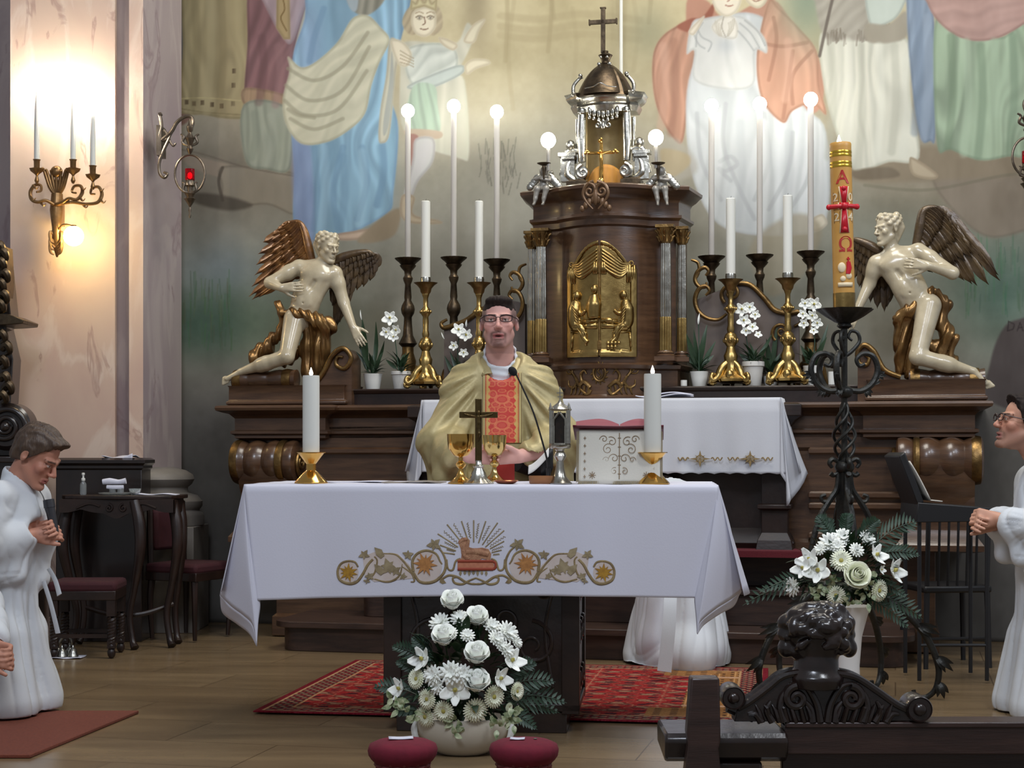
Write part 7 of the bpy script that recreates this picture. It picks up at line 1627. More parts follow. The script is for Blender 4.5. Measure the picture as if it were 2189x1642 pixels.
# ================================================================ BOUQUETS
def frond(b, base, tip, w, n=14, droop=.15, seed=0):
    """palm frond: midrib with narrow leaflets"""
    base = Vector(base); tip = Vector(tip); ax_ = tip-base; L = ax_.length; r = random.Random(seed); side = ax_.cross(Vector((0, -1, .2))).normalized(); up = Vector((0, 0, 1))
    P = [base+ax_*s+up*(droop*L*math.sin(PI*s*.9)) for s in np.linspace(0, 1, n+1)]
    b.tube([tuple(p) for p in P], [.0028, .0012], 5)
    for i in range(2, n+1):
        s = i/n; l = w*math.sin(PI*min(1, s*.9+.12))**.7
        for q in (-1, 1):
            d = (side*q*.85+ax_.normalized()*.75+Vector((0, r.uniform(-.2, .2), r.uniform(-.15, .1)))).normalized(); leaf(b, P[i], P[i]+d*l*r.uniform(.85, 1.1), .0055, -.06, 4, up=(0, -1, .4), fold=.1)
def bouquet(t, o, k, px0, py0, items, fronds, leaves, seed, core):
    """o: base point of the thing; flowers placed in a dome; px0,py0 pixel of the base"""
    r = random.Random(seed)
    def X(px, py, y): return Vector(((px-px0)*k, y, (py0-py)*k))
    b = MB(); cx_, cy_, rx, ry = core; C = X(cx_, cy_, 0)
    for i in range(300):
        a = r.uniform(0, 2*PI); e = r.uniform(-1.0, 1.3); q = Vector((math.cos(a)*math.cos(e)*rx*k, -abs(math.sin(a))*math.cos(e)*.13, math.sin(e)*ry*k))*r.uniform(.55, .95)
        d = q.normalized(); leaf(b, C+q, C+q+d*r.uniform(.04, .07)+Vector((0, 0, r.uniform(-.02, .02))), r.uniform(.010, .018), .1, 5)
    b.build('foliage', m_leaf, t)
    for i, (p0, p1, w) in enumerate(fronds):
        b = MB(); frond(b, X(*p0, r.uniform(-.02, .06)), X(*p1, r.uniform(-.06, .06)), w, 14, .12, seed+i); b.build('palm_frond', m_palm, t)
    b = MB()
    for (x, y) in leaves:
        for j in range(7):
            a = r.uniform(0, 2*PI); L = r.uniform(.02, .042); p = X(x+r.uniform(-12, 12), y+r.uniform(-10, 10), -.10-r.uniform(0, .03)); leaf(b, p, p+Vector((L*math.cos(a), -.012, L*math.sin(a))), .010, .12, 5, up=(0, -1, 0), fold=.2)
    b.build('variegated_leaves', m_leafl, t)
    for kind, x, y, rp in items:
        rp *= 1.13
        dx, dz = (x-cx_)*k, (cy_-y)*k; e = math.sqrt((dx/(rx*k))**2+(dz/(ry*k))**2); yd = -.02-.13*math.sqrt(max(0, 1-min(1, e*.92)**2)); p = X(x, y, yd)
        n = Vector((dx*3.2, -.62, dz*2.2+.12)); n.normalize(); R_ = rp*k
        if kind == 'r':
            s = MB(); s.tube([tuple(p-n*R_*.4), tuple(p-n*.06+Vector((0, .03, -.07)))], .003, 6); n2 = Vector((dx*.8, -.55, .8)).normalized(); o_ = f_rose(p, n2, R_, t, mat=m_petal); s.build('stem', m_leaf, o_)
        elif kind == 'c': f_rose(p, Vector((.1, -1, .35)).normalized(), R_, t, mat=m_petalg)
        elif kind == 'd': f_daisy(p, n, R_, t)
        elif kind == 'g': f_gerbera(p, n, R_, t)
        elif kind == 'o': f_orchid(p, (n.x+r.uniform(-.3, .3), n.y, n.z+r.uniform(-.2, .3)), R_, t, cupf=.45)
fb = FL(990, 1612); fb = Vector(((990-CX)*6.03/F, 6.03, 0)); k6 = 5.95/F
fa = thing('flower_arrangement', 'low white bowl of roses, gerberas and orchids on the floor before the altar', 'flower arrangement', fb, 0)
b = MB(); b.lathe([(.07, 0), (.085, .004), (.13, .03), (.162, .075), (.170, .115), (.164, .135), (.157, .137), (.150, .120), (.05, .11)], 48, sy=.72); b.build('bowl', M('glazed_ivory_bowl', (192, 184, 168), .22), fa)
for s in (-1, 1):
    b = MB(); b.tube(cr([(s*.162, -.02, .135), (s*.176, -.03, .095), (s*.160, -.05, .05), (s*.12, -.07, .02)], 6), [.006, .012, .010, .004], 8, flat=.5); b.build('bowl_handle', m_pot, fa)
py0 = 964+F*1.1/6.03+1
items = [('r', 967, 1283, 19), ('r', 1020, 1318, 19), ('r', 951, 1354, 20), ('r', 1021, 1390, 21), ('r', 1021, 1448, 22)]+[('d', *q) for q in ((940, 1326, 20), (983, 1318, 18), (1001, 1350, 14), (1052, 1335, 18), (1061, 1358, 16), (1086, 1348, 22), (1106, 1370, 12), (1084, 1383, 16), (966, 1345, 13), (966, 1426, 22), (928, 1431, 19), (993, 1428, 18), (936, 1455, 15), (1072, 1372, 13))]+[('g', *q) for q in ((893, 1441, 20), (916, 1483, 20), (951, 1508, 21), (911, 1523, 21), (1018, 1506, 24), (1057, 1478, 22), (1106, 1472, 18), (1089, 1505, 9))]+[('o', *q) for q in ((905, 1400, 27), (1096, 1406, 27), (1071, 1441, 25), (976, 1463, 30), (853, 1471, 25))]
fr = [((930, 1440), (836, 1383), .05), ((930, 1460), (842, 1420), .045), ((910, 1500), (792, 1478), .05), ((1050, 1480), (1190, 1462), .06), ((1060, 1500), (1215, 1510), .055), ((1060, 1510), (1200, 1535), .05), ((1050, 1460), (1150, 1420), .05), ((930, 1420), (880, 1362), .04), ((1060, 1520), (1150, 1560), .045), ((900, 1520), (838, 1530), .035)]
bouquet(fa, fb, k6, 990, py0, items, fr, [(860, 1500), (880, 1520), (975, 1530), (985, 1548), (850, 1490), (1100, 1510), (1090, 1530), (1060, 1540)], 11, (985, 1445, 120, 118))
vb = Vector(((1812-CX)*6.95/F, 6.95, 0)); py0 = 964+F*1.1/6.95
va = thing('flower_arrangement', 'tall white vase of white flowers and palm leaves beside the iron paschal stand', 'flower arrangement', vb, 0)
kv = 6.95/F; hv = (py0-1295)*kv
b = MB(); b.lathe([(.060, 0), (.064, .006), (.056, .04), (.050, .12), (.048, hv*.45), (.058, hv*.72), (.082, hv*.92), (.098, hv), (.092, hv), (.07, hv*.9)], 40, wob=lambda P, a: 1+.03*np.cos(a*3+P[:, 1:2]*5)); b.build('vase', M('matt_white_vase', (222, 220, 216), .5), va)
items = [('d', *q) for q in ((1765, 1159, 20), (1797, 1148, 18), (1744, 1172, 12), (1818, 1173, 14), (1851, 1152, 17), (1692, 1254, 18), (1780, 1166, 14))]+[('g', 1784, 1194, 21), ('g', 1775, 1267, 18), ('g', 1867, 1258, 21), ('c', 1814, 1226, 22)]+[('o', *q) for q in ((1722, 1194, 26), (1737, 1216, 28), (1708, 1212, 22), (1862, 1184, 24), (1906, 1219, 27), (1871, 1214, 10))]
fr = [((1790, 1170), (1745, 1105), .05), ((1810, 1160), (1812, 1100), .045), ((1830, 1160), (1872, 1112), .05), ((1850, 1180), (1965, 1122), .075), ((1860, 1190), (1960, 1190), .05), ((1760, 1250), (1585, 1300), .06), ((1760, 1240), (1620, 1270), .05), ((1850, 1270), (1975, 1330), .065), ((1850, 1280), (1945, 1350), .05), ((1770, 1160), (1768, 1110), .04), ((1860, 1240), (1935, 1280), .04)]
bouquet(va, vb, kv, 1812, py0, items, fr, [(1745, 1250), (1760, 1240), (1835, 1250), (1850, 1230), (1845, 1275), (1800, 1280), (1735, 1262)], 21, (1800, 1222, 100, 70))

# ================================================================ COLLECTION BASKETS
m_vel = M('crimson_velvet', (112, 18, 40), .9, var=(20, (84, 12, 30), .5), bump=(60, .1)); m_wick = M('red_wicker', (120, 50, 50), .7, var=(60, (80, 30, 34), .6))
def basket(px, lab, papers):
    o = Vector(((px-CX)*5.10/F, 5.10, 0)); t = thing('collection_basket', lab, 'basket', o+Vector((0, 0, .0)), 0, 'covered collection baskets'); t.scale.z = 1.12; b = MB(); n = 26
    for k in range(13):
        z = .008+.0115*k; r = .064+.020*k/12; b.tube([((r+.0028*(1 if (i+k) % 2 else -1))*math.cos(i*2*PI/n), (r+.0028*(1 if (i+k) % 2 else -1))*math.sin(i*2*PI/n), z) for i in range(n)], .0058, 6, up=(0, 0, 1), closed=True)
    for i in range(n): a = i*2*PI/n; b.tube([(.064*math.cos(a), .064*math.sin(a), 0), (.086*math.cos(a), .086*math.sin(a), .155)], .003, 5)
    b.lathe([(.01, 0), (.064, 0), (.064, .006), (.01, .006)], 24); b.build('wicker_body', m_wick, t)
    b = MB(); b.lathe([(.084, .128), (.095, .138), (.104, .150), (.107, .164), (.102, .178), (.080, .187), (.045, .192), (.004, .194)], 60, wob=lambda P, a: 1+.015*np.sin(a*23)[None, :]*(P[:, 1:2] < .17)); b.build('velvet_cover', m_vel, t, smooth=180)
    for i, (x, y, w, h, rz) in enumerate(papers):
        p = MB(); p.grid([[(x+u*w*math.cos(rz)-v*h*math.sin(rz), y+u*w*math.sin(rz)+v*h*math.cos(rz), .2195-.25*(x*x+y*y)+.004*abs(u)+.003*v) for u in np.linspace(-.5, .5, 6)] for v in np.linspace(-.5, .5, 4)]); tag(p.build('paper_slip', m_cloth, solid=.0015, loc=o), 'folded white paper slip lying on the '+('left' if px < 1000 else 'right')+' crimson basket cover'+(', beside the coin' if px > 1000 else ''), 'paper')
basket(861, 'small wicker basket with a crimson velvet cover, left of the pair', [(-.005, -.01, .075, .028, .12)])
basket(1120, 'small wicker basket with a crimson velvet cover, right of the pair', [(-.02, -.02, .045, .018, -.1)])
b = MB(); b.lathe([(.003, 0), (.006, .001), (.006, .002), (.003, .003)], 14); tag(b.build('coin', m_silver, loc=(((1120-CX)*5.10/F)+.035, 5.09, .2165)), 'tiny pale coin on the right crimson basket cover', 'coin')

# ================================================================ PASCHAL STAND
SD = 7.42; sk = SD/F; sb = Vector(((1805-CX)*sk, SD, 0)); SZ = lambda py: CH+(HY-py)*sk; SXp = lambda px: (px-1805)*sk
st = thing('paschal_stand', 'black wrought iron floor stand with twisted shaft and leafy hoops carrying the large decorated candle', 'candle stand', sb, 0)
b = MB(); z = SZ(662); b.lathe([(.020, z-.085), (.034, z-.075), (.028, z-.062), (.045, z-.055), (.085, z-.030), (.118, z-.006), (.126, z+.002), (.115, z-.004), (.07, z-.02), (.02, z-.03)], 48, wob=lambda P, a: 1+.05*np.cos(a*10)[None, :]*(P[:, :1] > .08)); b.build('drip_bowl', m_iron, st)
b = MB(); b.tube([(0, 0, .42), (0, 0, SZ(700))], .014, 8); b.box((0, 0, (SZ(1010)+SZ(1290))/2), (.050, .050, SZ(1010)-SZ(1290)), rz=.5)
b.ell((0, 0, SZ(838)), (.04, .04, .03)); b.ell((0, 0, SZ(998)), (.045, .045, .035)); b.build('shaft', m_iron, st)
b = MB(); z1, z0 = SZ(845), SZ(992)
for k in range(4):
    b.tube([(.048*math.sin(PI*min(1, max(.0, q))**.8+.15)*math.cos(q*2*PI*1.1+k*PI/2), .048*math.sin(PI*q**.8+.15)*math.sin(q*2*PI*1.1+k*PI/2), z0+(z1-z0)*q) for q in np.linspace(0, 1, 50)], .0075, 8)
b.build('twisted_cage', m_iron, st)
def ir(b, pts, r, y=0, ang=0, n=8, fl=1):
    P = cr([(SXp(p[0]), 0, SZ(p[1])) for p in pts], 7); c_, s_ = math.cos(ang), math.sin(ang); b.tube([(x*c_, x*s_+y, z) for x, _, z in P], r, n, flat=fl)
def acan(b, p, d, L, w):
    p = np.array(p, float); d = np.array(d, float); d /= np.linalg.norm(d); s_ = np.cross(d, (0, 1, 0)); 
    for q in (-.6, 0, .6): a = p+d*0; e = p+d*L*(1-.35*abs(q))+s_*q*w; leaf(b, a, e, w*.30, .2, 6, up=(0, -1, 0), fold=.3)
for ang in (.1, .1+2*PI/3, .1-2*PI/3):
    b = MB(); ir(b, [(1805, 762), (1822, 750), (1838, 730), (1834, 712), (1820, 708), (1814, 720), (1822, 728)], [.010, .008, .006], 0, ang)
    b.build('upper_scroll', m_iron, st)
    for sg in ((1,) if ang != .1 else (1, -1)):
        b = MB(); a = ang if sg > 0 else ang+PI
        ir(b, [(1808, 832), (1840, 836), (1866, 820), (1878, 790), (1868, 762), (1846, 756), (1832, 768), (1838, 782), (1850, 778)], [.012, .015, .013, .010, .008], 0, a)
        for j, (px, py) in enumerate([(1866, 820), (1876, 800), (1850, 832)]):
            x = SXp(px); c_, s_ = math.cos(a), math.sin(a); acan(b, (x*c_, x*s_, SZ(py)), (c_*.6, s_*.6, .5-.6*j), .045, .03)
        b.build('crown_scroll', m_iron, st)
for i, ang in enumerate((.12, .12+PI/2, .12+PI, .12-PI/2)):
    b = MB(); ir(b, [(1812, 992), (1830, 982), (1838, 990), (1832, 1000)], [.008, .012, .008], 0, ang); ir(b, [(1812, 1006), (1828, 1016), (1836, 1012)], [.008, .012], 0, ang)
    ir(b, [(1818, 1012), (1822, 1045), (1838, 1070), (1856, 1100), (1870, 1140), (1880, 1200), (1868, 1260), (1845, 1290)], [.012, .014, .014, .010], 0, ang); ir(b, [(1838, 1072), (1852, 1072), (1856, 1062), (1846, 1058)], [.010, .008], 0, ang)
    b.build('side_scroll', m_iron, st)
for ang in (-.20, PI+.25, .95, PI-.95):
    b = MB(); c_, s_ = math.cos(ang), math.sin(ang); P = cr([(.02, .52), (.10, .50), (.22, .42), (.34, .30), (.405, .16), (.40, .06), (.36, .012), (.31, .012), (.30, .04)], 8)
    b.tube([(x*c_, x*s_, z) for x, z in P], [.018, .017, .016, .015, .013, .012, .010], 10, flat=.8)
    for q, L in ((14, .09), (22, .11), (30, .10), (38, .08)):
        x, z = P[q]; tx_, tz_ = P[q+1]-P[q]; m_ = math.hypot(tx_, tz_); acan(b, (x*c_, x*s_, z), (c_*(tx_/m_+.5), s_*(tx_/m_+.5), tz_/m_+.25), L, .045)
    b.build('leg', m_iron, st)
# paschal candle
m_pw = M('honey_wax', (206, 156, 80), .4, var=(10, (190, 136, 64), .5), spec=.4); m_pr = M('red_wax', (190, 26, 40), .35); m_pg = M('gold_foil', (226, 186, 70), .25, .9); m_pc = M('cream_wax', (226, 206, 168), .5); m_pdr = M('dull_red_wax', (176, 44, 34), .5)
pcx = thing('paschal_candle', 'thick honey coloured paschal candle with red cross, alpha, omega and 2024 digits', 'candle', sb+Vector((0, 0, SZ(657))), 0); pcx.rotation_euler.y = math.radians(-1.4)
H = (657-306)*sk; r = .0475; PZ = lambda py: (657-py)*sk
b = MB(); b.lathe([(r, 0), (r, H-.02), (r*1.02, H-.006), (r*.95, H), (r*.80, H-.004), (r*.5, H-.022)], 40); b.build('wax_body', m_pw, pcx)
b = MB(); b.tube([(0, 0, H-.02), (0, 0, H)], .002, 6); b.build('wick', m_ebony, pcx)
b = MB(); b.lathe([(.001, 0), (.009, .006), (.0115, .014), (.007, .028), (.001, .046)], 14, (-.008, -.012, H-.012)); b.build('flame', m_flame, pcx)
b = MB(); b.lathe([(r+.002, -.002), (r+.002, PZ(627))], 40); b.build('brass_sleeve', m_gold, pcx)
for y in (327, 334, 350, 357): b = MB(); b.lathe([(r+.0005, PZ(y+3)), (r+.0012, PZ(y+2)), (r+.0012, PZ(y-2)), (r+.0005, PZ(y-3))], 40); b.build('gold_band', m_pg, pcx)
def wrap(V, off):      # bend a flat x,z drawing on the candle front
    V = np.asarray(V, float); a = V[:, 0]/r; rr = r+off-V[:, 1]; return np.stack([rr*np.sin(a), -rr*np.cos(a), V[:, 2]], 1)
def textmesh(s, size, ext):
    c = bpy.data.curves.new('letters', 'FONT'); c.body = s; c.size = size; c.extrude = ext; c.align_x = 'CENTER'; c.align_y = 'CENTER'; c.offset = size*.012; o = bpy.data.objects.new('letters', c); COL.objects.link(o)
    me = bpy.data.meshes.new_from_object(o.evaluated_get(bpy.context.evaluated_depsgraph_get())); V = np.array([v.co[:] for v in me.vertices]); Fc = [tuple(p.vertices) for p in me.polygons]; bpy.data.objects.remove(o); bpy.data.curves.remove(c); bpy.data.meshes.remove(me); return V, Fc
def ctext(s, px, py, size, mat, nm, off=.0012, wide=1.0, tall=1.0):
    V, Fc = textmesh(s, size, .0012); V2 = np.stack([V[:, 0]*wide+(px-1799)*sk, -V[:, 2], V[:, 1]*tall+PZ(py)], 1); b = MB(); b.add(wrap(V2, off), Fc); b.build(nm, mat, pcx, fix=False, smooth=30)
bpy.context.view_layer.update()
ctext('A', 1797, 383, .085, m_pdr, 'alpha_letter'); ctext('\u03a9', 1801, 527, .090, m_pdr, 'omega_letter')
for ch_, px, py in (('2', 1781, 425), ('0', 1814, 425), ('2', 1783, 467), ('4', 1814, 467)): ctext(ch_, px, py, .050, m_pc, 'year_digit', .002)
for px, py in ((1781, 425), (1814, 425), (1783, 467), (1814, 467)):
    b = MB(); a0 = (px-1799)*sk; V = [(a0+x*.015, 0, PZ(py)+z*.026) for x, z in ((-1, -1), (1, -1), (1, 1), (-1, 1))]; b.add(wrap(V, .0006), [(0, 1, 2, 3)]); b.build('digit_ground', M('dark_wax', (70, 44, 30), .5), pcx)
def crossprism(w, y, mat, nm):
    b = MB(); n = 10; P = []
    for z0_, z1_, w0, w1 in ((PZ(500), PZ(450), .017*w, .009*w), (PZ(450), PZ(436), .020*w, .020*w), (PZ(436), PZ(402), .009*w, .017*w)):
        V = []
        for zz_, ww in ((z0_, w0), (z1_, w1)): V += [(-ww, 0, zz_), (0, 0, zz_), (ww, 0, zz_)]
        b.add(wrap(V, y), [(0, 1, 4, 3), (1, 2, 5, 4)])
    b.build(nm, mat, pcx, solid=.003)
crossprism(1.35, .0022, m_pc, 'cross_outline'); crossprism(1.0, .0042, m_pr, 'red_cross')
b = MB(); zc_ = PZ(444); b.tube([(-.056, -r*.55, zc_), (-.03, -r*.98, zc_), (0, -r-.008, zc_), (.03, -r*.98, zc_), (.056, -r*.55, zc_)], [.011, .009, .009, .011], 10)
for x, y, z_, q in ((-.062, -r*.45, zc_, .013), (.062, -r*.45, zc_, .013), (0, -r-.010, zc_, .015), (0, -r-.004, PZ(406), .011), (0, -r-.004, PZ(493), .012)): b.ell((x, y, z_), q, 14, 10)
b.build('cross_arm', m_pr, pcx)
b = MB(); b.ell((-.016, -r+.002, PZ(574)), (.017, .006, .022), 14, 10); b.ell((.014, -r+.002, PZ(592)), (.013, .006, .014), 14, 10); b.ell((-.012, -r+.001, PZ(598)), (.012, .006, .012), 12, 8)
V = [(x, 0, z_) for z_ in (PZ(615), PZ(606)) for x in np.linspace(-.034, .030, 9)]; b.add(wrap(V, .004), [(i, i+1, i+10, i+9) for i in range(8)]); b.build('lamb_emblem', m_pc, pcx, solid=.002)
b = MB(); b.tube([(x, -r*math.cos(x/r)-.003, z_) for x, z_ in ((.010, PZ(588)), (.016, PZ(575)), (.013, PZ(562)))], [.010, .012, .009], 10, flat=.5); b.tube([(.013, -r-.002, PZ(562)), (.013, -r-.002, PZ(552))], .003, 6); b.tube([(.006, -r-.002, PZ(556)), (.020, -r-.001, PZ(556))], .003, 6); b.build('banner_emblem', m_pr, pcx)

# ================================================================ CARVED PEW IN THE FOREGROUND
PD = 4.42; pk = PD/F; PX = lambda px: (px-CX)*pk; PZ2 = lambda py: CH+(HY-py)*pk
pw = thing('pew', 'dark carved wooden pew end with scrolled crest and a curly carved head seen from behind', 'pew', (PX(1700), PD, -.51), 0); O = Vector(pw.location)
def rel(b): return b.xf(Matrix.Translation(-O))
kf = 4.30/F; b = MB(); xa, xb = (1466-CX)*kf, (1537-CX)*kf; zt = CH+(HY-1446)*kf; zm = CH+(HY-1580)*kf
b.prism([(xa+.010, zt), (xb-.002, zt), (xb+.001, zm), (xb-.004, zm-.02), (xb+.004, zm-.10), (xb+.004, -.51), (xa-.01, -.51), (xa-.006, zm-.09), (xa+.004, zm-.01), (xa, zm+.02)], 4.27, 4.33); rel(b).build('end_post', m_pew, pw, bevel=.006)
b = MB(); sh = [(4.34, .362), (4.56, .362), (4.575, .345), (4.56, .30), (4.36, .285), (4.335, .30), (4.325, .345)]; b.prism(sh, (1424-CX)*kf, (1682-CX)*4.36/F, plane='yz'); b.box(((1570-CX)*kf, 4.45, .10), (.16, .20, .37)); rel(b).build('book_ledge', m_ebony, pw, bevel=.008)
b = MB(); x0, x1 = (1680-CX)*4.37/F, 1.75; b.box(((x0+x1)/2, 4.42, .340), (x1-x0, .07, .085)); b.box(((x0+x1)/2, 4.43, .376), (x1-x0, .10, .016)); b.box(((x0+x1)/2, 4.45, .26), (x1-x0, .03, .09)); b.box(((x0+x1)/2, 4.43, .02), (x1-x0, .05, .40)); rel(b).build('back_rail', m_pew, pw, bevel=.004)
b = MB(); b.box(((x0+x1)/2, 4.42, -.35), (x1-x0, .05, .32)); rel(b).build('lower_panel', m_pew, pw)
# crest
q = lambda px, py: (PX(px), PZ2(py)); topc = cr([(*q(1572, 1512), 0), (*q(1600, 1496), 0), (*q(1640, 1466), 0), (*q(1668, 1444), 0), (*q(1700, 1436), 0), (*q(1748, 1434), 0), (*q(1796, 1438), 0), (*q(1830, 1448), 0), (*q(1870, 1474), 0), (*q(1910, 1502), 0), (*q(1940, 1516), 0)], 6)[:, :2]
b = MB(); zb_ = .384; b.prism([tuple(p) for p in topc]+[(PX(1950), zb_), (PX(1566), zb_)], PD-.03, PD+.03); b.tube([(p[0], PD-.028, p[1]) for p in topc], .010, 8); b.tube([(p[0], PD+.028, p[1]) for p in topc], .010, 8); cs = rel(b).build('crest', m_ebony, pw, bevel=.003)
for px, py, rr, s in ((1563, 1487, .032, -1), (1957, 1511, .035, 1)):
    b = MB(); c = q(px, py); b.lathe([(rr*.55, -.050), (rr*.95, -.048), (rr, -.040), (rr, .040), (rr*.9, .048)], 32, (c[0], PD, c[1]), axis=(0, -1, 0)); b.ell((c[0], PD-.050, c[1]), (rr*.5, .014, rr*.5), 18, 10)
    b.lathe([(rr*.80, .046), (rr*.92, .052), (rr*.98, .047)], 32, (c[0], PD, c[1]), axis=(0, -1, 0)); b.tube([(c[0]+s*rr*.3, PD, c[1]-rr*.9), (c[0]-s*.02, PD, c[1]-rr*1.2), (c[0]-s*.06, PD, zb_+.008)], [.016, .02, .016], 10, flat=1.6); rel(b).build('volute', m_ebony, pw)
for s in (-1, 1):
    b = MB(); cx_ = PX(1756)
    for (x0_, z0_, r0, a0, tn) in ((.072, .062, .034, PI*.5, -1.3),):
        b.tube([(cx_+s*p[0], PD-.036, zb_+p[2]-.0) for p in spiral((x0_, z0_), r0, .010, a0, tn, 34)], [.012, .008], 8)
    for pts in ([(.01, .0), (.02, .05), (.05, .095), (.09, .10)], [(.03, .0), (.035, .035), (.055, .06)], [(.105, .0), (.115, .04), (.105, .075), (.08, .09)], [(.135, .0), (.15, .03), (.14, .055)], [(.165, .0), (.18, .02), (.20, .02)]):
        b.tube([(cx_+s*x, PD-.034, zb_+z_) for x, z_ in cr(pts, 6)], [.011, .009, .004], 8)
    for k in range(7): x = .03+.022*k; b.tube([(cx_+s*x, PD-.034, zb_), (cx_+s*(x+.010), PD-.040, zb_+.030+.008*(k % 2)), (cx_+s*(x+.018), PD-.034, zb_+.045)], [.008, .006, .002], 6)
    rel(b).build('acanthus_carving', m_ebony, pw)
hc = np.array((PX(1748), PD+.005, PZ2(1352))); S = SDF(hc-.15, hc+.15, .0035)
S.ell(hc+(0, .01, .0), (.088, .085, .072), .01).cone(hc+(0, .0, -.03), (PX(1744), PD, PZ2(1440)), .058, .056, .02).cone((PX(1744), PD, PZ2(1428)), (PX(1744), PD, PZ2(1445)), .058, .075, .01)
rr_ = np.random.RandomState(5)
S.ell(hc+(-.004, 0, .030), (.084, .080, .052), .01)
for i in range(74):
    z_ = rr_.uniform(-.8, .95); a = rr_.uniform(0, 2*PI); c_ = math.sqrt(max(0, 1-z_*z_)); p = hc+np.array((.089*c_*math.cos(a), .086*c_*math.sin(a), .070*z_+.004))
    if z_ < -.45 and c_*abs(math.cos(a)) < .55: continue
    tdir = np.array((-math.sin(a), math.cos(a), rr_.uniform(-.8, .8))); tdir /= np.linalg.norm(tdir); r0 = rr_.uniform(.010, .017)
    out = (p-hc)/np.linalg.norm(p-hc); q1 = p+tdir*.022-out*.004; q2 = p-tdir*.022-out*.004; S.cone(q1, p+out*.003, r0*.7, r0, .005).cone(p+out*.003, q2, r0, r0*.6, .005)
for s_ in (-1, 1): S.ell(hc+(s_*.084, .0, -.042), (.022, .026, .026), .008); S.ell(hc+(s_*.080, .01, .018), (.022, .03, .030), .008)
ho_ = organic('carved_head', S, m_ebony, None); ho_.parent = pw; ho_.location = -O

# ================================================================ WALL SCONCE AND SANCTUARY LAMPS
SCD = 9.74; s1 = SCD/F; so = Vector(((122-CX)*s1, SCD, CH+(HY-480)*s1)); sX = lambda px: (px-122)*s1; sZ = lambda py: (480-py)*s1
sc = thing('wall_sconce', 'ornate gilt three-armed wall sconce with a glowing globe bulb on the left pier', 'wall sconce', so, 0)
m_sg = M('sconce_gilt', (150, 116, 76), .36, .8, var=(20, (100, 74, 46), .7))
b = MB(); b.ell((0, -.01, sZ(368)), (.036, .03, .036), 16, 12)
for k in range(7): a = (k-3)*.30; b.tube(cr([(0, 0, sZ(420)), (.05*math.sin(a), -.012, sZ(400)), (.095*math.sin(a), -.02, sZ(372)+.012*abs(k-3)-.01), (.11*math.sin(a), -.03, sZ(366))], 5), [.012, .013, .008, .004], 8)
b.tube([(0, 0, sZ(415)), (0, -.01, sZ(450)), (0, -.012, sZ(490)), (0, 0, sZ(520)), (0, 0, sZ(550))], [.034, .040, .026, .030, .005], 12)
for s in (-1, 1):
    for z in (505, 520, 530): b.tube(cr([(s*.008, -.02, sZ(z)), (s*.032, -.025, sZ(z-8)), (s*.030, -.03, sZ(z+10)), (s*.01, -.03, sZ(z+16))], 5), [.008, .010, .004], 7)
b.box((0, .07, sZ(450)), (.03, .08, .16)); b.build('backplate', m_sg, sc)
for pts, hx, hy, ct in (([(120, 440), (104, 432), (88, 436), (74, 430), (70, 412), (78, 398), (90, 398), (92, 410), (84, 414)], 85, 372, 195), ([(124, 440), (140, 436), (154, 428), (170, 430), (180, 415), (176, 400), (162, 400), (158, 412), (168, 416)], 162, 372, 198), ([(128, 440), (160, 436), (190, 440), (214, 436), (222, 418), (214, 402), (200, 404), (198, 416), (208, 418)], 204, 385, 228)):
    b = MB(); b.tube([(sX(p[0]), -.05-.02*math.sin(i*.12), sZ(p[1])) for i, p in enumerate(cr([(x, y) for x, y in pts], 7))], [.010, .009, .011, .008, .006], 8)
    for i in (12, 24, 34):
        p = cr(pts, 7)[i]; b.tube(cr([(sX(p[0]), -.06, sZ(p[1])), (sX(p[0]+8), -.07, sZ(p[1]+8)), (sX(p[0]+12), -.06, sZ(p[1]+3))], 4), [.008, .006, .002], 6)
    b.lathe([(.006, sZ(hy+24)), (.014, sZ(hy+18)), (.006, sZ(hy+8)), (.010, sZ(hy+5)), (.034, sZ(hy-2)), (.040, sZ(hy-8)), (.034, sZ(hy-5)), (.014, sZ(hy-1)), (.016, sZ(hy-4)), (.018, sZ(hy-24)), (.023, sZ(hy-27)), (.016, sZ(hy-26))], 20, (sX(hx), -.06, 0), wob=lambda P, a: 1+.12*np.cos(a*7)[None, :]*(P[:, :1] > .03)); a_ = b.build('arm', m_sg, sc)
    c = thing('candle', 'tapered white electric candle on the wall sconce, '+{85: 'leftmost of three', 162: 'middle of three', 204: 'rightmost and shortest of three'}[hx], 'candle', so+Vector((sX(hx), -.06, sZ(hy-27))), 0, 'sconce candles')
    h_ = (hy-27-ct)*s1; b = MB(); b.lathe([(.016, -.02), (.0155, h_*.4), (.012, h_*.75), (.004, h_), (.002, h_+.002)], 18); b.build('taper', m_wax, c)
    b = MB(); b.lathe([(.003, 0), (.012, .010), (.015, .024), (.010, .042), (.002, .056)], 14, (0, 0, h_)); b.build('bulb', M('warm_flame_bulb', (255, 250, 235), .4, emit=((255, 244, 226), 560)), c)
b = MB(); b.ell((sX(164), -.07, sZ(508)), .058, 28, 18); b.build('globe_bulb', M('warm_globe', (255, 240, 210), .4, emit=((255, 222, 150), 62)), sc)
b = MB(); b.tube(cr([(0, -.01, sZ(496)), (sX(140), -.06, sZ(484)), (sX(156), -.07, sZ(485)), (sX(163), -.07, sZ(490))], 5), .006, 7); b.lathe([(.016, 0), (.02, .01), (.016, .02)], 16, (sX(164), -.07, sZ(492))); b.build('lamp_arm', m_sg, sc)
m_rg = M('ruby_glass', (150, 16, 30), .1, trans=.6, ior=1.3); m_rf = M('ruby_flame', (255, 60, 60), .4, emit=((255, 50, 60), 26))
m_lamp = M('lamp_bronze', (120, 108, 94), .34, .85, var=(26, (70, 60, 50), .7))
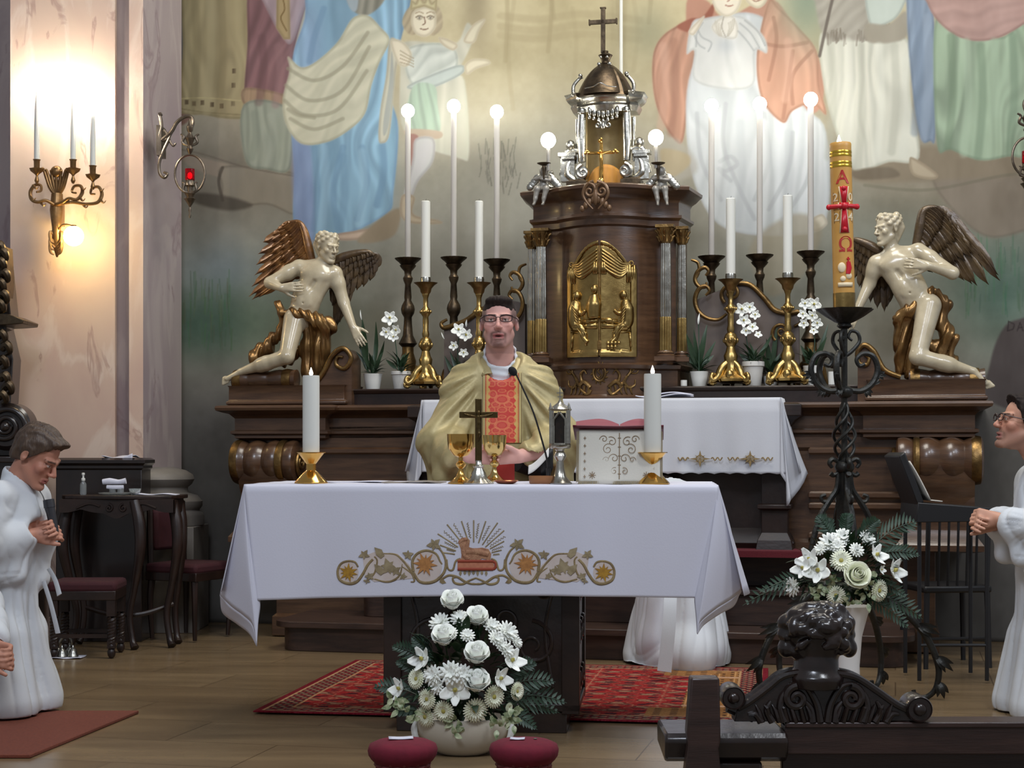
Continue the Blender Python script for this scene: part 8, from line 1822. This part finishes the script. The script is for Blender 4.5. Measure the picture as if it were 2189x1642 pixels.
def sanct(px, py, d, flip, lab):
    k = d/F; o = Vector(((px-CX)*k, d, CH+(HY-py)*k)); t = thing('sanctuary_lamp', lab, 'hanging lamp', o, 0); X = lambda x, y, yy=0: (flip*(x-406)*k, yy, (372-y)*k)
    b = MB()
    for pts, r in (([(341, 246), (345, 270), (340, 292), (352, 300), (358, 290), (350, 278)], .012), ([(346, 300), (366, 282), (378, 262), (394, 250), (408, 250), (413, 262), (408, 278)], .013), ([(372, 275), (362, 296), (370, 312), (376, 306)], .008), ([(362, 296), (346, 330), (340, 352), (342, 372), (352, 380), (358, 372), (350, 368)], .011), ([(340, 246), (346, 243)], .016)):
        b.tube(cr([X(x, y) for x, y in pts], 6), [r, r*.85, r*.7], 8)
    b.box(X(340, 300, .06), (.03, .14, .18)); b.build('bracket', m_lamp, t)
    b = MB(); b.tube([X(406+32*math.cos(a), 372+41*math.sin(a)) for a in np.linspace(0, 2*PI, 41)[:-1]], .007, 8, closed=True); b.build('ring', m_lamp, t)
    b = MB(); b.lathe([(.006, .33), (.012, .30), (.022, .285), (.018, .26), (.010, .25), (.016, .235), (.030, .215), (.020, .19), (.012, .17), (.022, .15), (.012, .128), (.004, .115)], 16)
    for s in (-1, 1): b.tube(cr([(s*.01, 0, .17), (s*.045, 0, .19), (s*.035, 0, .225), (s*.055, 0, .24)], 5), [.007, .009, .005], 7)
    b.build('crown', m_lamp, t)
    b = MB(); b.lathe([(.004, -.265), (.008, -.25), (.004, -.235), (.010, -.22), (.004, -.20), (.010, -.19), (.026, -.165), (.038, -.15), (.020, -.14), (.034, -.12), (.014, -.11), (.018, -.08), (.032, -.07), (.026, -.05), (.028, -.04)], 18)
    for s in (-1, 1): b.tube(cr([(s*.012, 0, -.11), (s*.04, 0, -.10), (s*.034, 0, -.06), (s*.045, 0, -.05)], 5), [.007, .008, .004], 7)
    b.build('lamp_foot', m_lamp, t)
    b = MB(); b.lathe([(.024, -.042), (.029, -.035), (.029, .030), (.026, .030), (.026, -.034), (.004, -.036)], 22); b.build('ruby_glass_cup', m_rg, t)
    b = MB(); b.ell((0, 0, -.008), (.014, .014, .018)); b.build('flame', m_rf, t)
sanct(406, 372, 10.0, 1, 'bronze sanctuary lamp with glowing ruby glass hanging from a scroll bracket, left side')
sanct(2196, 335, 9.20, -1, 'bronze ring lamp cut off by the right edge of the picture')

# ================================================================ LEFT FURNITURE
m_sb = M('satin_black_wood', (26, 21, 20), .25, var=(8, (44, 32, 27), .6), coat=.3)
kd = 9.3/F; fX = lambda px, d=9.3: (px-CX)*d/F; fZ = lambda py, d=9.3: CH+(HY-py)*d/F
sa = thing('side_altar', 'black carved side altar with a big scroll, cut off by the left edge', 'altar', (fX(-30), 9.5, 0), 0); O = Vector(sa.location)
b = MB(); b.box((fX(-40), 9.5, .52), (.5, .34, 1.04)); b.box((fX(-40), 9.48, 1.052), (.44, .40, .035)); b.prism([(fX(-120), 1.07), (fX(10), 1.07), (fX(22), 1.20), (fX(8), 1.35), (fX(14), 1.62), (fX(-2), 1.80), (fX(10), 1.84), (fX(-2), 2.15), (fX(-120), 2.2)], 9.42, 9.58); rel(b).build('body', m_sb, sa, bevel=.006)
b = MB(); c = (fX(8), fZ(912)); b.lathe([(.125, -.09), (.135, -.08), (.135, .06), (.11, .085)], 48, (c[0], 9.42, c[1]), axis=(0, -1, 0)); b.tube([(c[0]+p[0], 9.33, c[1]+p[2]) for p in spiral((0, 0), .115, .03, 0, 2.0, 70)], [.018, .012], 10); b.ell((c[0], 9.33, c[1]), (.03, .03, .03)); rel(b).build('volute', m_sb, sa)
b = MB(); b.prism([(fX(-100), fZ(664)), (fX(20), fZ(672)), (fX(50), fZ(684)), (fX(48), fZ(692)), (fX(22), fZ(694)), (fX(-100), fZ(700))], 9.30, 9.6); rel(b).build('ledge', m_bronze, sa, bevel=.004)
b = MB()
for i, (x, y) in enumerate([(-2, 530), (6, 545), (2, 565), (10, 590), (2, 610), (8, 635), (0, 655), (4, 720), (14, 745), (6, 775), (10, 810), (18, 830), (6, 850)]): b.tube(cr([(fX(x-14), 9.34, fZ(y)), (fX(x), 9.31, fZ(y-8)), (fX(x+5), 9.32, fZ(y+6)), (fX(x-6), 9.34, fZ(y+12))], 5), [.02, .026, .018, .008], 8)
b.prism([(fX(-100), fZ(520)), (fX(4), fZ(524)), (fX(8), fZ(600)), (fX(2), fZ(664)), (fX(-100), fZ(664))], 9.36, 9.5); rel(b).build('carved_ornament', m_bronze, sa)
cab = thing('cabinet', 'low black cabinet with a moulded top behind the small side table', 'cabinet', (fX(222, 9.68), 9.68, 0), 0)
w = 205*9.6/F; zt = CH+(HY-979)*9.55/F
b = MB(); b.box((0, 0, zt/2-.02), (w-.06, .24, zt-.04)); b.build('body', m_sb, cab, bevel=.004); b = MB(); sweep(b, [(-w/2+.03, .12), (-w/2+.03, -.12), (w/2-.03, -.12), (w/2-.03, .12)], [(0, zt-.07), (.01, zt-.06), (.01, zt-.045), (.025, zt-.03), (.025, zt-.012), (0, zt), (-.1, zt)]); b.build('moulded_top', m_sb, cab)
b = MB(); b.grid([[(x, y, .004+.02*max(0, (x-.04)*5)**1.5+.008*math.sin(x*30+y*20)) for y in np.linspace(-.07, .07, 8)] for x in np.linspace(-.10, .09, 16)]); b.grid([[(.03+.05*q, -.075-.002*math.sin(q*9), .005-.03*k+.02*q) for k in np.linspace(0, 1, 5)] for q in np.linspace(-.5, 1, 8)])
tag(b.build('folded_cloth', m_cloth, solid=.004, loc=(fX(262, 9.66), 9.64, zt+.001)), 'crumpled white cloth lying on top of the black cabinet', 'cloth')
# credence table
cdn = 9.32; cz = CH+(HY-1058)*cdn/F; ct_ = thing('side_table', 'dark carved console table with curved legs at the left pier, holding glass vessels', 'table', (fX(262, cdn), cdn, 0), 0)
b = MB(); w = 255*cdn/F; top = [(-w/2, .17), (-w/2, -.02), (-w/2+.04, -.10), (-w/4, -.15), (0, -.17), (w/4, -.15), (w/2-.04, -.10), (w/2, -.02), (w/2, .17)]
b.prism(top, cz-.022, cz, plane='xy'); b.build('table_top', m_woodd, ct_, bevel=.005)
b = MB(); ap = [(-w/2+.02, cz-.02)]+[(x, cz-.075-.05*math.exp(-((x-.0-.0)/.05)**2)-.02*abs(math.sin(x*16))) for x in np.linspace(-w/2+.02, w/2-.02, 40)]+[(w/2-.02, cz-.02)]; b.prism(ap, -.15, -.12)
for s in (-1, 1): b.tube(spiral((s*.04, cz-.07), .025, .006, PI/2, s*1.3, 24, -.155), .006, 6); b.tube(cr([(s*.09, -.155, cz-.06), (s*.15, -.155, cz-.045), (s*.22, -.155, cz-.07)], 5), .006, 6)
b.box((-w/2+.03, 0, cz-.06), (.02, .28, .07)); b.box((w/2-.03, 0, cz-.06), (.02, .28, .07)); b.build('apron', m_woodd, ct_)
for x, y, dx in ((.10, -.14, .03), (w/2-.05, -.04, .03), (-w/2+.06, -.06, -.03), (-w/2+.06, .14, -.02), (w/2-.05, .14, .02)):
    b = MB(); b.tube(cr([(x, y, cz-.03), (x+dx, y-.02, cz-.15), (x+dx*1.2, y-.03, cz-.30), (x, y, cz-.50), (x-dx, y+.01, cz-.66), (x-dx*.4, y, cz-.80), (x+dx*.2, y-.02, .012)], 6), [.030, .034, .030, .020, .018, .018, .024], 10); b.build('leg', m_woodd, ct_)
b = MB(); b.tube(cr([(-.2, .0, .22), (-.05, -.06, .19), (.12, -.05, .19), (.28, .02, .24)], 6), .014, 8); b.build('stretcher', m_woodd, ct_)
m_glass = M('clear_glass', (235, 240, 240), .05, trans=.85, ior=1.3); cx2 = lambda px: (px-CX)*cdn/F
t = thing('spray_bottle', 'small clear spray bottle with white pump on the carved side table', 'bottle', (cx2(176), cdn+.02, cz), 0); b = MB(); b.lathe([(.016, 0), (.018, .004), (.018, .06), (.009, .075), (.009, .082)], 20); b.build('bottle', m_glass, t); b = MB(); b.lathe([(.011, .08), (.011, .092), (.005, .096), (.006, .11), (.009, .112), (.009, .122), (.004, .124)], 16); b.build('pump', m_pot, t)
t = thing('glass_dish', 'glass dish on the carved side table with cruets under a napkin', 'dish', (cx2(250), cdn-.02, cz), 0); b = MB(); b.lathe([(.05, 0), (.085, .004), (.10, .012), (.098, .013), (.08, .008), (.02, .004)], 30); b.build('dish', m_glass, t)
for x in (-.02, .025): b = MB(); b.lathe([(.014, .006), (.018, .012), (.018, .035), (.010, .045), (.012, .05)], 16, (x, 0, 0)); b.build('cruet', m_glass, t)
b = MB(); b.tube(cr([(-.07, 0, .0), (-.03, .0, .004), (.02, 0, .0), (.06, 0, .006)], 6), [.015, .018, .013, .017], 12, flat=.8); b.tube(cr([(-.045, -.01, -.028), (0, -.012, -.030), (.05, -.01, -.028)], 5), [.010, .012, .010], 8, flat=.7); tag(b.build('napkin', m_cloth, loc=(cx2(248), cdn-.02, cz+.073)), 'rolled white napkin laid over the cruets on the side table', 'napkin')
t = thing('glass_bowl', 'small glass bowl right of the napkin on the side table', 'bowl', (cx2(292), cdn-.04, cz), 0); b = MB(); b.lathe([(.018, 0), (.022, .003), (.030, .02), (.034, .036), (.032, .036), (.027, .018), (.01, .006)], 26); b.build('bowl', m_glass, t)
b = MB(); b.grid([[(x, y, .004+.003*math.sin(x*40)) for y in np.linspace(-.05, .06, 6)] for x in np.linspace(-.12, .11, 16)]); tag(b.build('folded_cloth', m_cloth, solid=.004, loc=(cx2(338), cdn+.0, cz)), 'flat white cloth at the right end of the carved side table', 'cloth')
m_seat = M('dimmed_red_upholstery', (58, 12, 20), .85, var=(20, (44, 8, 16), .5))  # red upholstery, dimness of the unlit left corner put into its colour
def chair(px, d, lab, w=.42, rz=0, back=True, twist=True, h=.42):
    t = thing('chair', lab, 'chair', ((px-CX)*d/F, d, 0), rz); b = MB(); b.box((0, 0, h-.02), (w, w*.9, .06)); b.build('seat', m_seat, t, bevel=.02)
    b = MB(); b.box((0, 0, h-.065), (w*.98, w*.88, .05)); b.build('seat_frame', m_woodd, t, bevel=.004)
    for x in (-1, 1):
        for y in (-1, 1):
            b = MB(); X, Y = x*(w/2-.03), y*(w*.42-.02)
            if twist:
                b.box((X, Y, h-.13), (.045, .045, .09))
                for q in (0, PI): b.tube([(X+.011*math.cos(s*30+q), Y+.011*math.sin(s*30+q), .06+(h-.24)*s) for s in np.linspace(0, 1, 50)], .013, 7)
                b.ell((X, Y, .03), (.022, .022, .03), 10, 8); b.box((X, Y, .075), (.04, .04, .04))
            else: b.tube(cr([(X, Y, h-.08), (X*1.05, Y*1.05, h*.5), (X*.98, Y, .01)], 5), [.022, .017, .012], 8)
            b.build('leg', m_woodd, t)
    if twist:
        for y in (-1, 1): b = MB(); b.box((0, y*(w*.42-.02), .12), (w-.06, .02, .02)); b.build('stretcher', m_woodd, t)
    if back:
        b = MB(); b.box((0, w*.40, h+.20), (w*.72, .05, .24)); b.build('backrest', m_seat, t, bevel=.02); b = MB()
        for x in (-1, 1): b.tube([(x*(w/2-.035), w*.40, h-.05), (x*(w/2-.04), w*.43, h+.36)], .018, 8)
        b.tube(cr([(-w/2+.04, w*.43, h+.35), (0, w*.43, h+.39), (w/2-.04, w*.43, h+.35)], 6), .020, 8); b.build('back_frame', m_woodd, t)
chair(188, 8.92, 'dark twisted-leg stool chair with red seat in front of the carved side table', .36, .05, back=False, h=.40)
chair(407, 9.74, 'red upholstered chair with slender curved legs right of the carved side table', .40, 1.15, twist=False, h=.44)
t = thing('altar_bells', 'cluster of small altar bells on a white cloth on the floor behind the left person', 'bell', (*FL(136, 1406)[:2], 0), 0)
b = MB(); b.grid([[(x, y, .006+.003*math.sin(x*50)*math.cos(y*40)) for y in np.linspace(-.07, .05, 8)] for x in np.linspace(-.09, .11, 12)]); b.build('cloth', m_cloth, t, solid=.003)
m_dsil = M('worn_silver', (150, 148, 140), .25, .9)
for x, y in ((-.03, 0), (.03, .01), (0, -.03), (.055, -.02)): b = MB(); b.lathe([(.030, .010), (.028, .014), (.022, .030), (.018, .045), (.008, .054), (.004, .07)], 18, (x, y, 0)); b.build('bell', m_dsil, t)
b = MB(); b.tube(cr([(-.03, 0, .065), (-.01, 0, .10), (.01, 0, .12), (.04, 0, .09), (.04, 0, .065)], 5), .007, 8); b.build('handle', m_dsil, t)

# ================================================================ RIGHT LECTERN AND CHAIR
ld = 8.0; lX = lambda px: (px-CX)*ld/F; lZ = lambda py: CH+(HY-py)*ld/F
lt = thing('music_stand', 'black stand with a raised tilted lid carrying an open white-paged book, right side', 'stand', (lX(2010), ld, 0), 0); O = Vector(lt.location)
b = MB(); b.prism([(lX(1905), lZ(975)), (lX(1918), lZ(966)), (lX(1958), lZ(1072)), (lX(1944), lZ(1078))], ld-.16, ld+.16); rel(b).build('lid', m_blk, lt, bevel=.006)
b = MB(); b.prism([(lX(1944), lZ(1072)), (lX(2100), lZ(1084)), (lX(2102), lZ(1112)), (lX(1940), lZ(1114))], ld-.17, ld+.17); rel(b).build('case', m_blk, lt, bevel=.004)
b = MB()
for x in (1950, 2092):
    for y in (-.14, .14): b.tube([(lX(x), ld+y, lZ(1112)), (lX(x), ld+y, .012)], .010, 8)
b.tube([(lX(1950), ld-.14, .18), (lX(2092), ld-.14, .18)], .008, 8); rel(b).build('leg_frame', m_blk, lt)
b = MB(); b.grid([[(lX(1922+q*50)+.006, ld-.13+.25*k, lZ(980+q*92)+.010*math.sin(q*3)) for k in np.linspace(0, 1, 4)] for q in np.linspace(.12, 1, 8)]); b.grid([[(lX(1974+q*26), ld-.13+.25*k, lZ(1071+q*3)) for k in np.linspace(0, 1, 4)] for q in np.linspace(0, 1, 5)])
o = b.build('open_book', M('page_cream', (206, 200, 188), .8), solid=.006); o.location = (0, 0, .008); tag(o, 'open white-paged book leaning on the black music stand lid', 'book')
ch_ = thing('chair', 'black spindle-backed chair under the black music stand, right side', 'chair', (lX(2020)*8.55/8.0, 8.55, 0), .15)
b = MB(); b.box((0, 0, .40), (.36, .34, .035)); b.build('seat', m_blk, ch_, bevel=.01)
for x in (-1, 1):
    for y in (-1, 1): b = MB(); b.tube([(x*.16, y*.15, .39), (x*.17, y*.16, 0)], [.016, .013], 8); b.build('leg', m_blk, ch_)
for x in (-.16, -.10, -.05, 0, .05, .10, .16): b = MB(); b.tube([(x, -.15, .40), (x, -.17, .77)], .013 if abs(x) > .12 else .007, 8); b.build('spindle', m_blk, ch_)
b = MB(); b.box((0, -.17, .77), (.36, .022, .05)); b.build('top_rail', m_blk, ch_); b = MB(); b.tube([(-.16, -.15, .15), (.16, -.15, .15)], .008, 6); b.build('stretcher', m_blk, ch_)
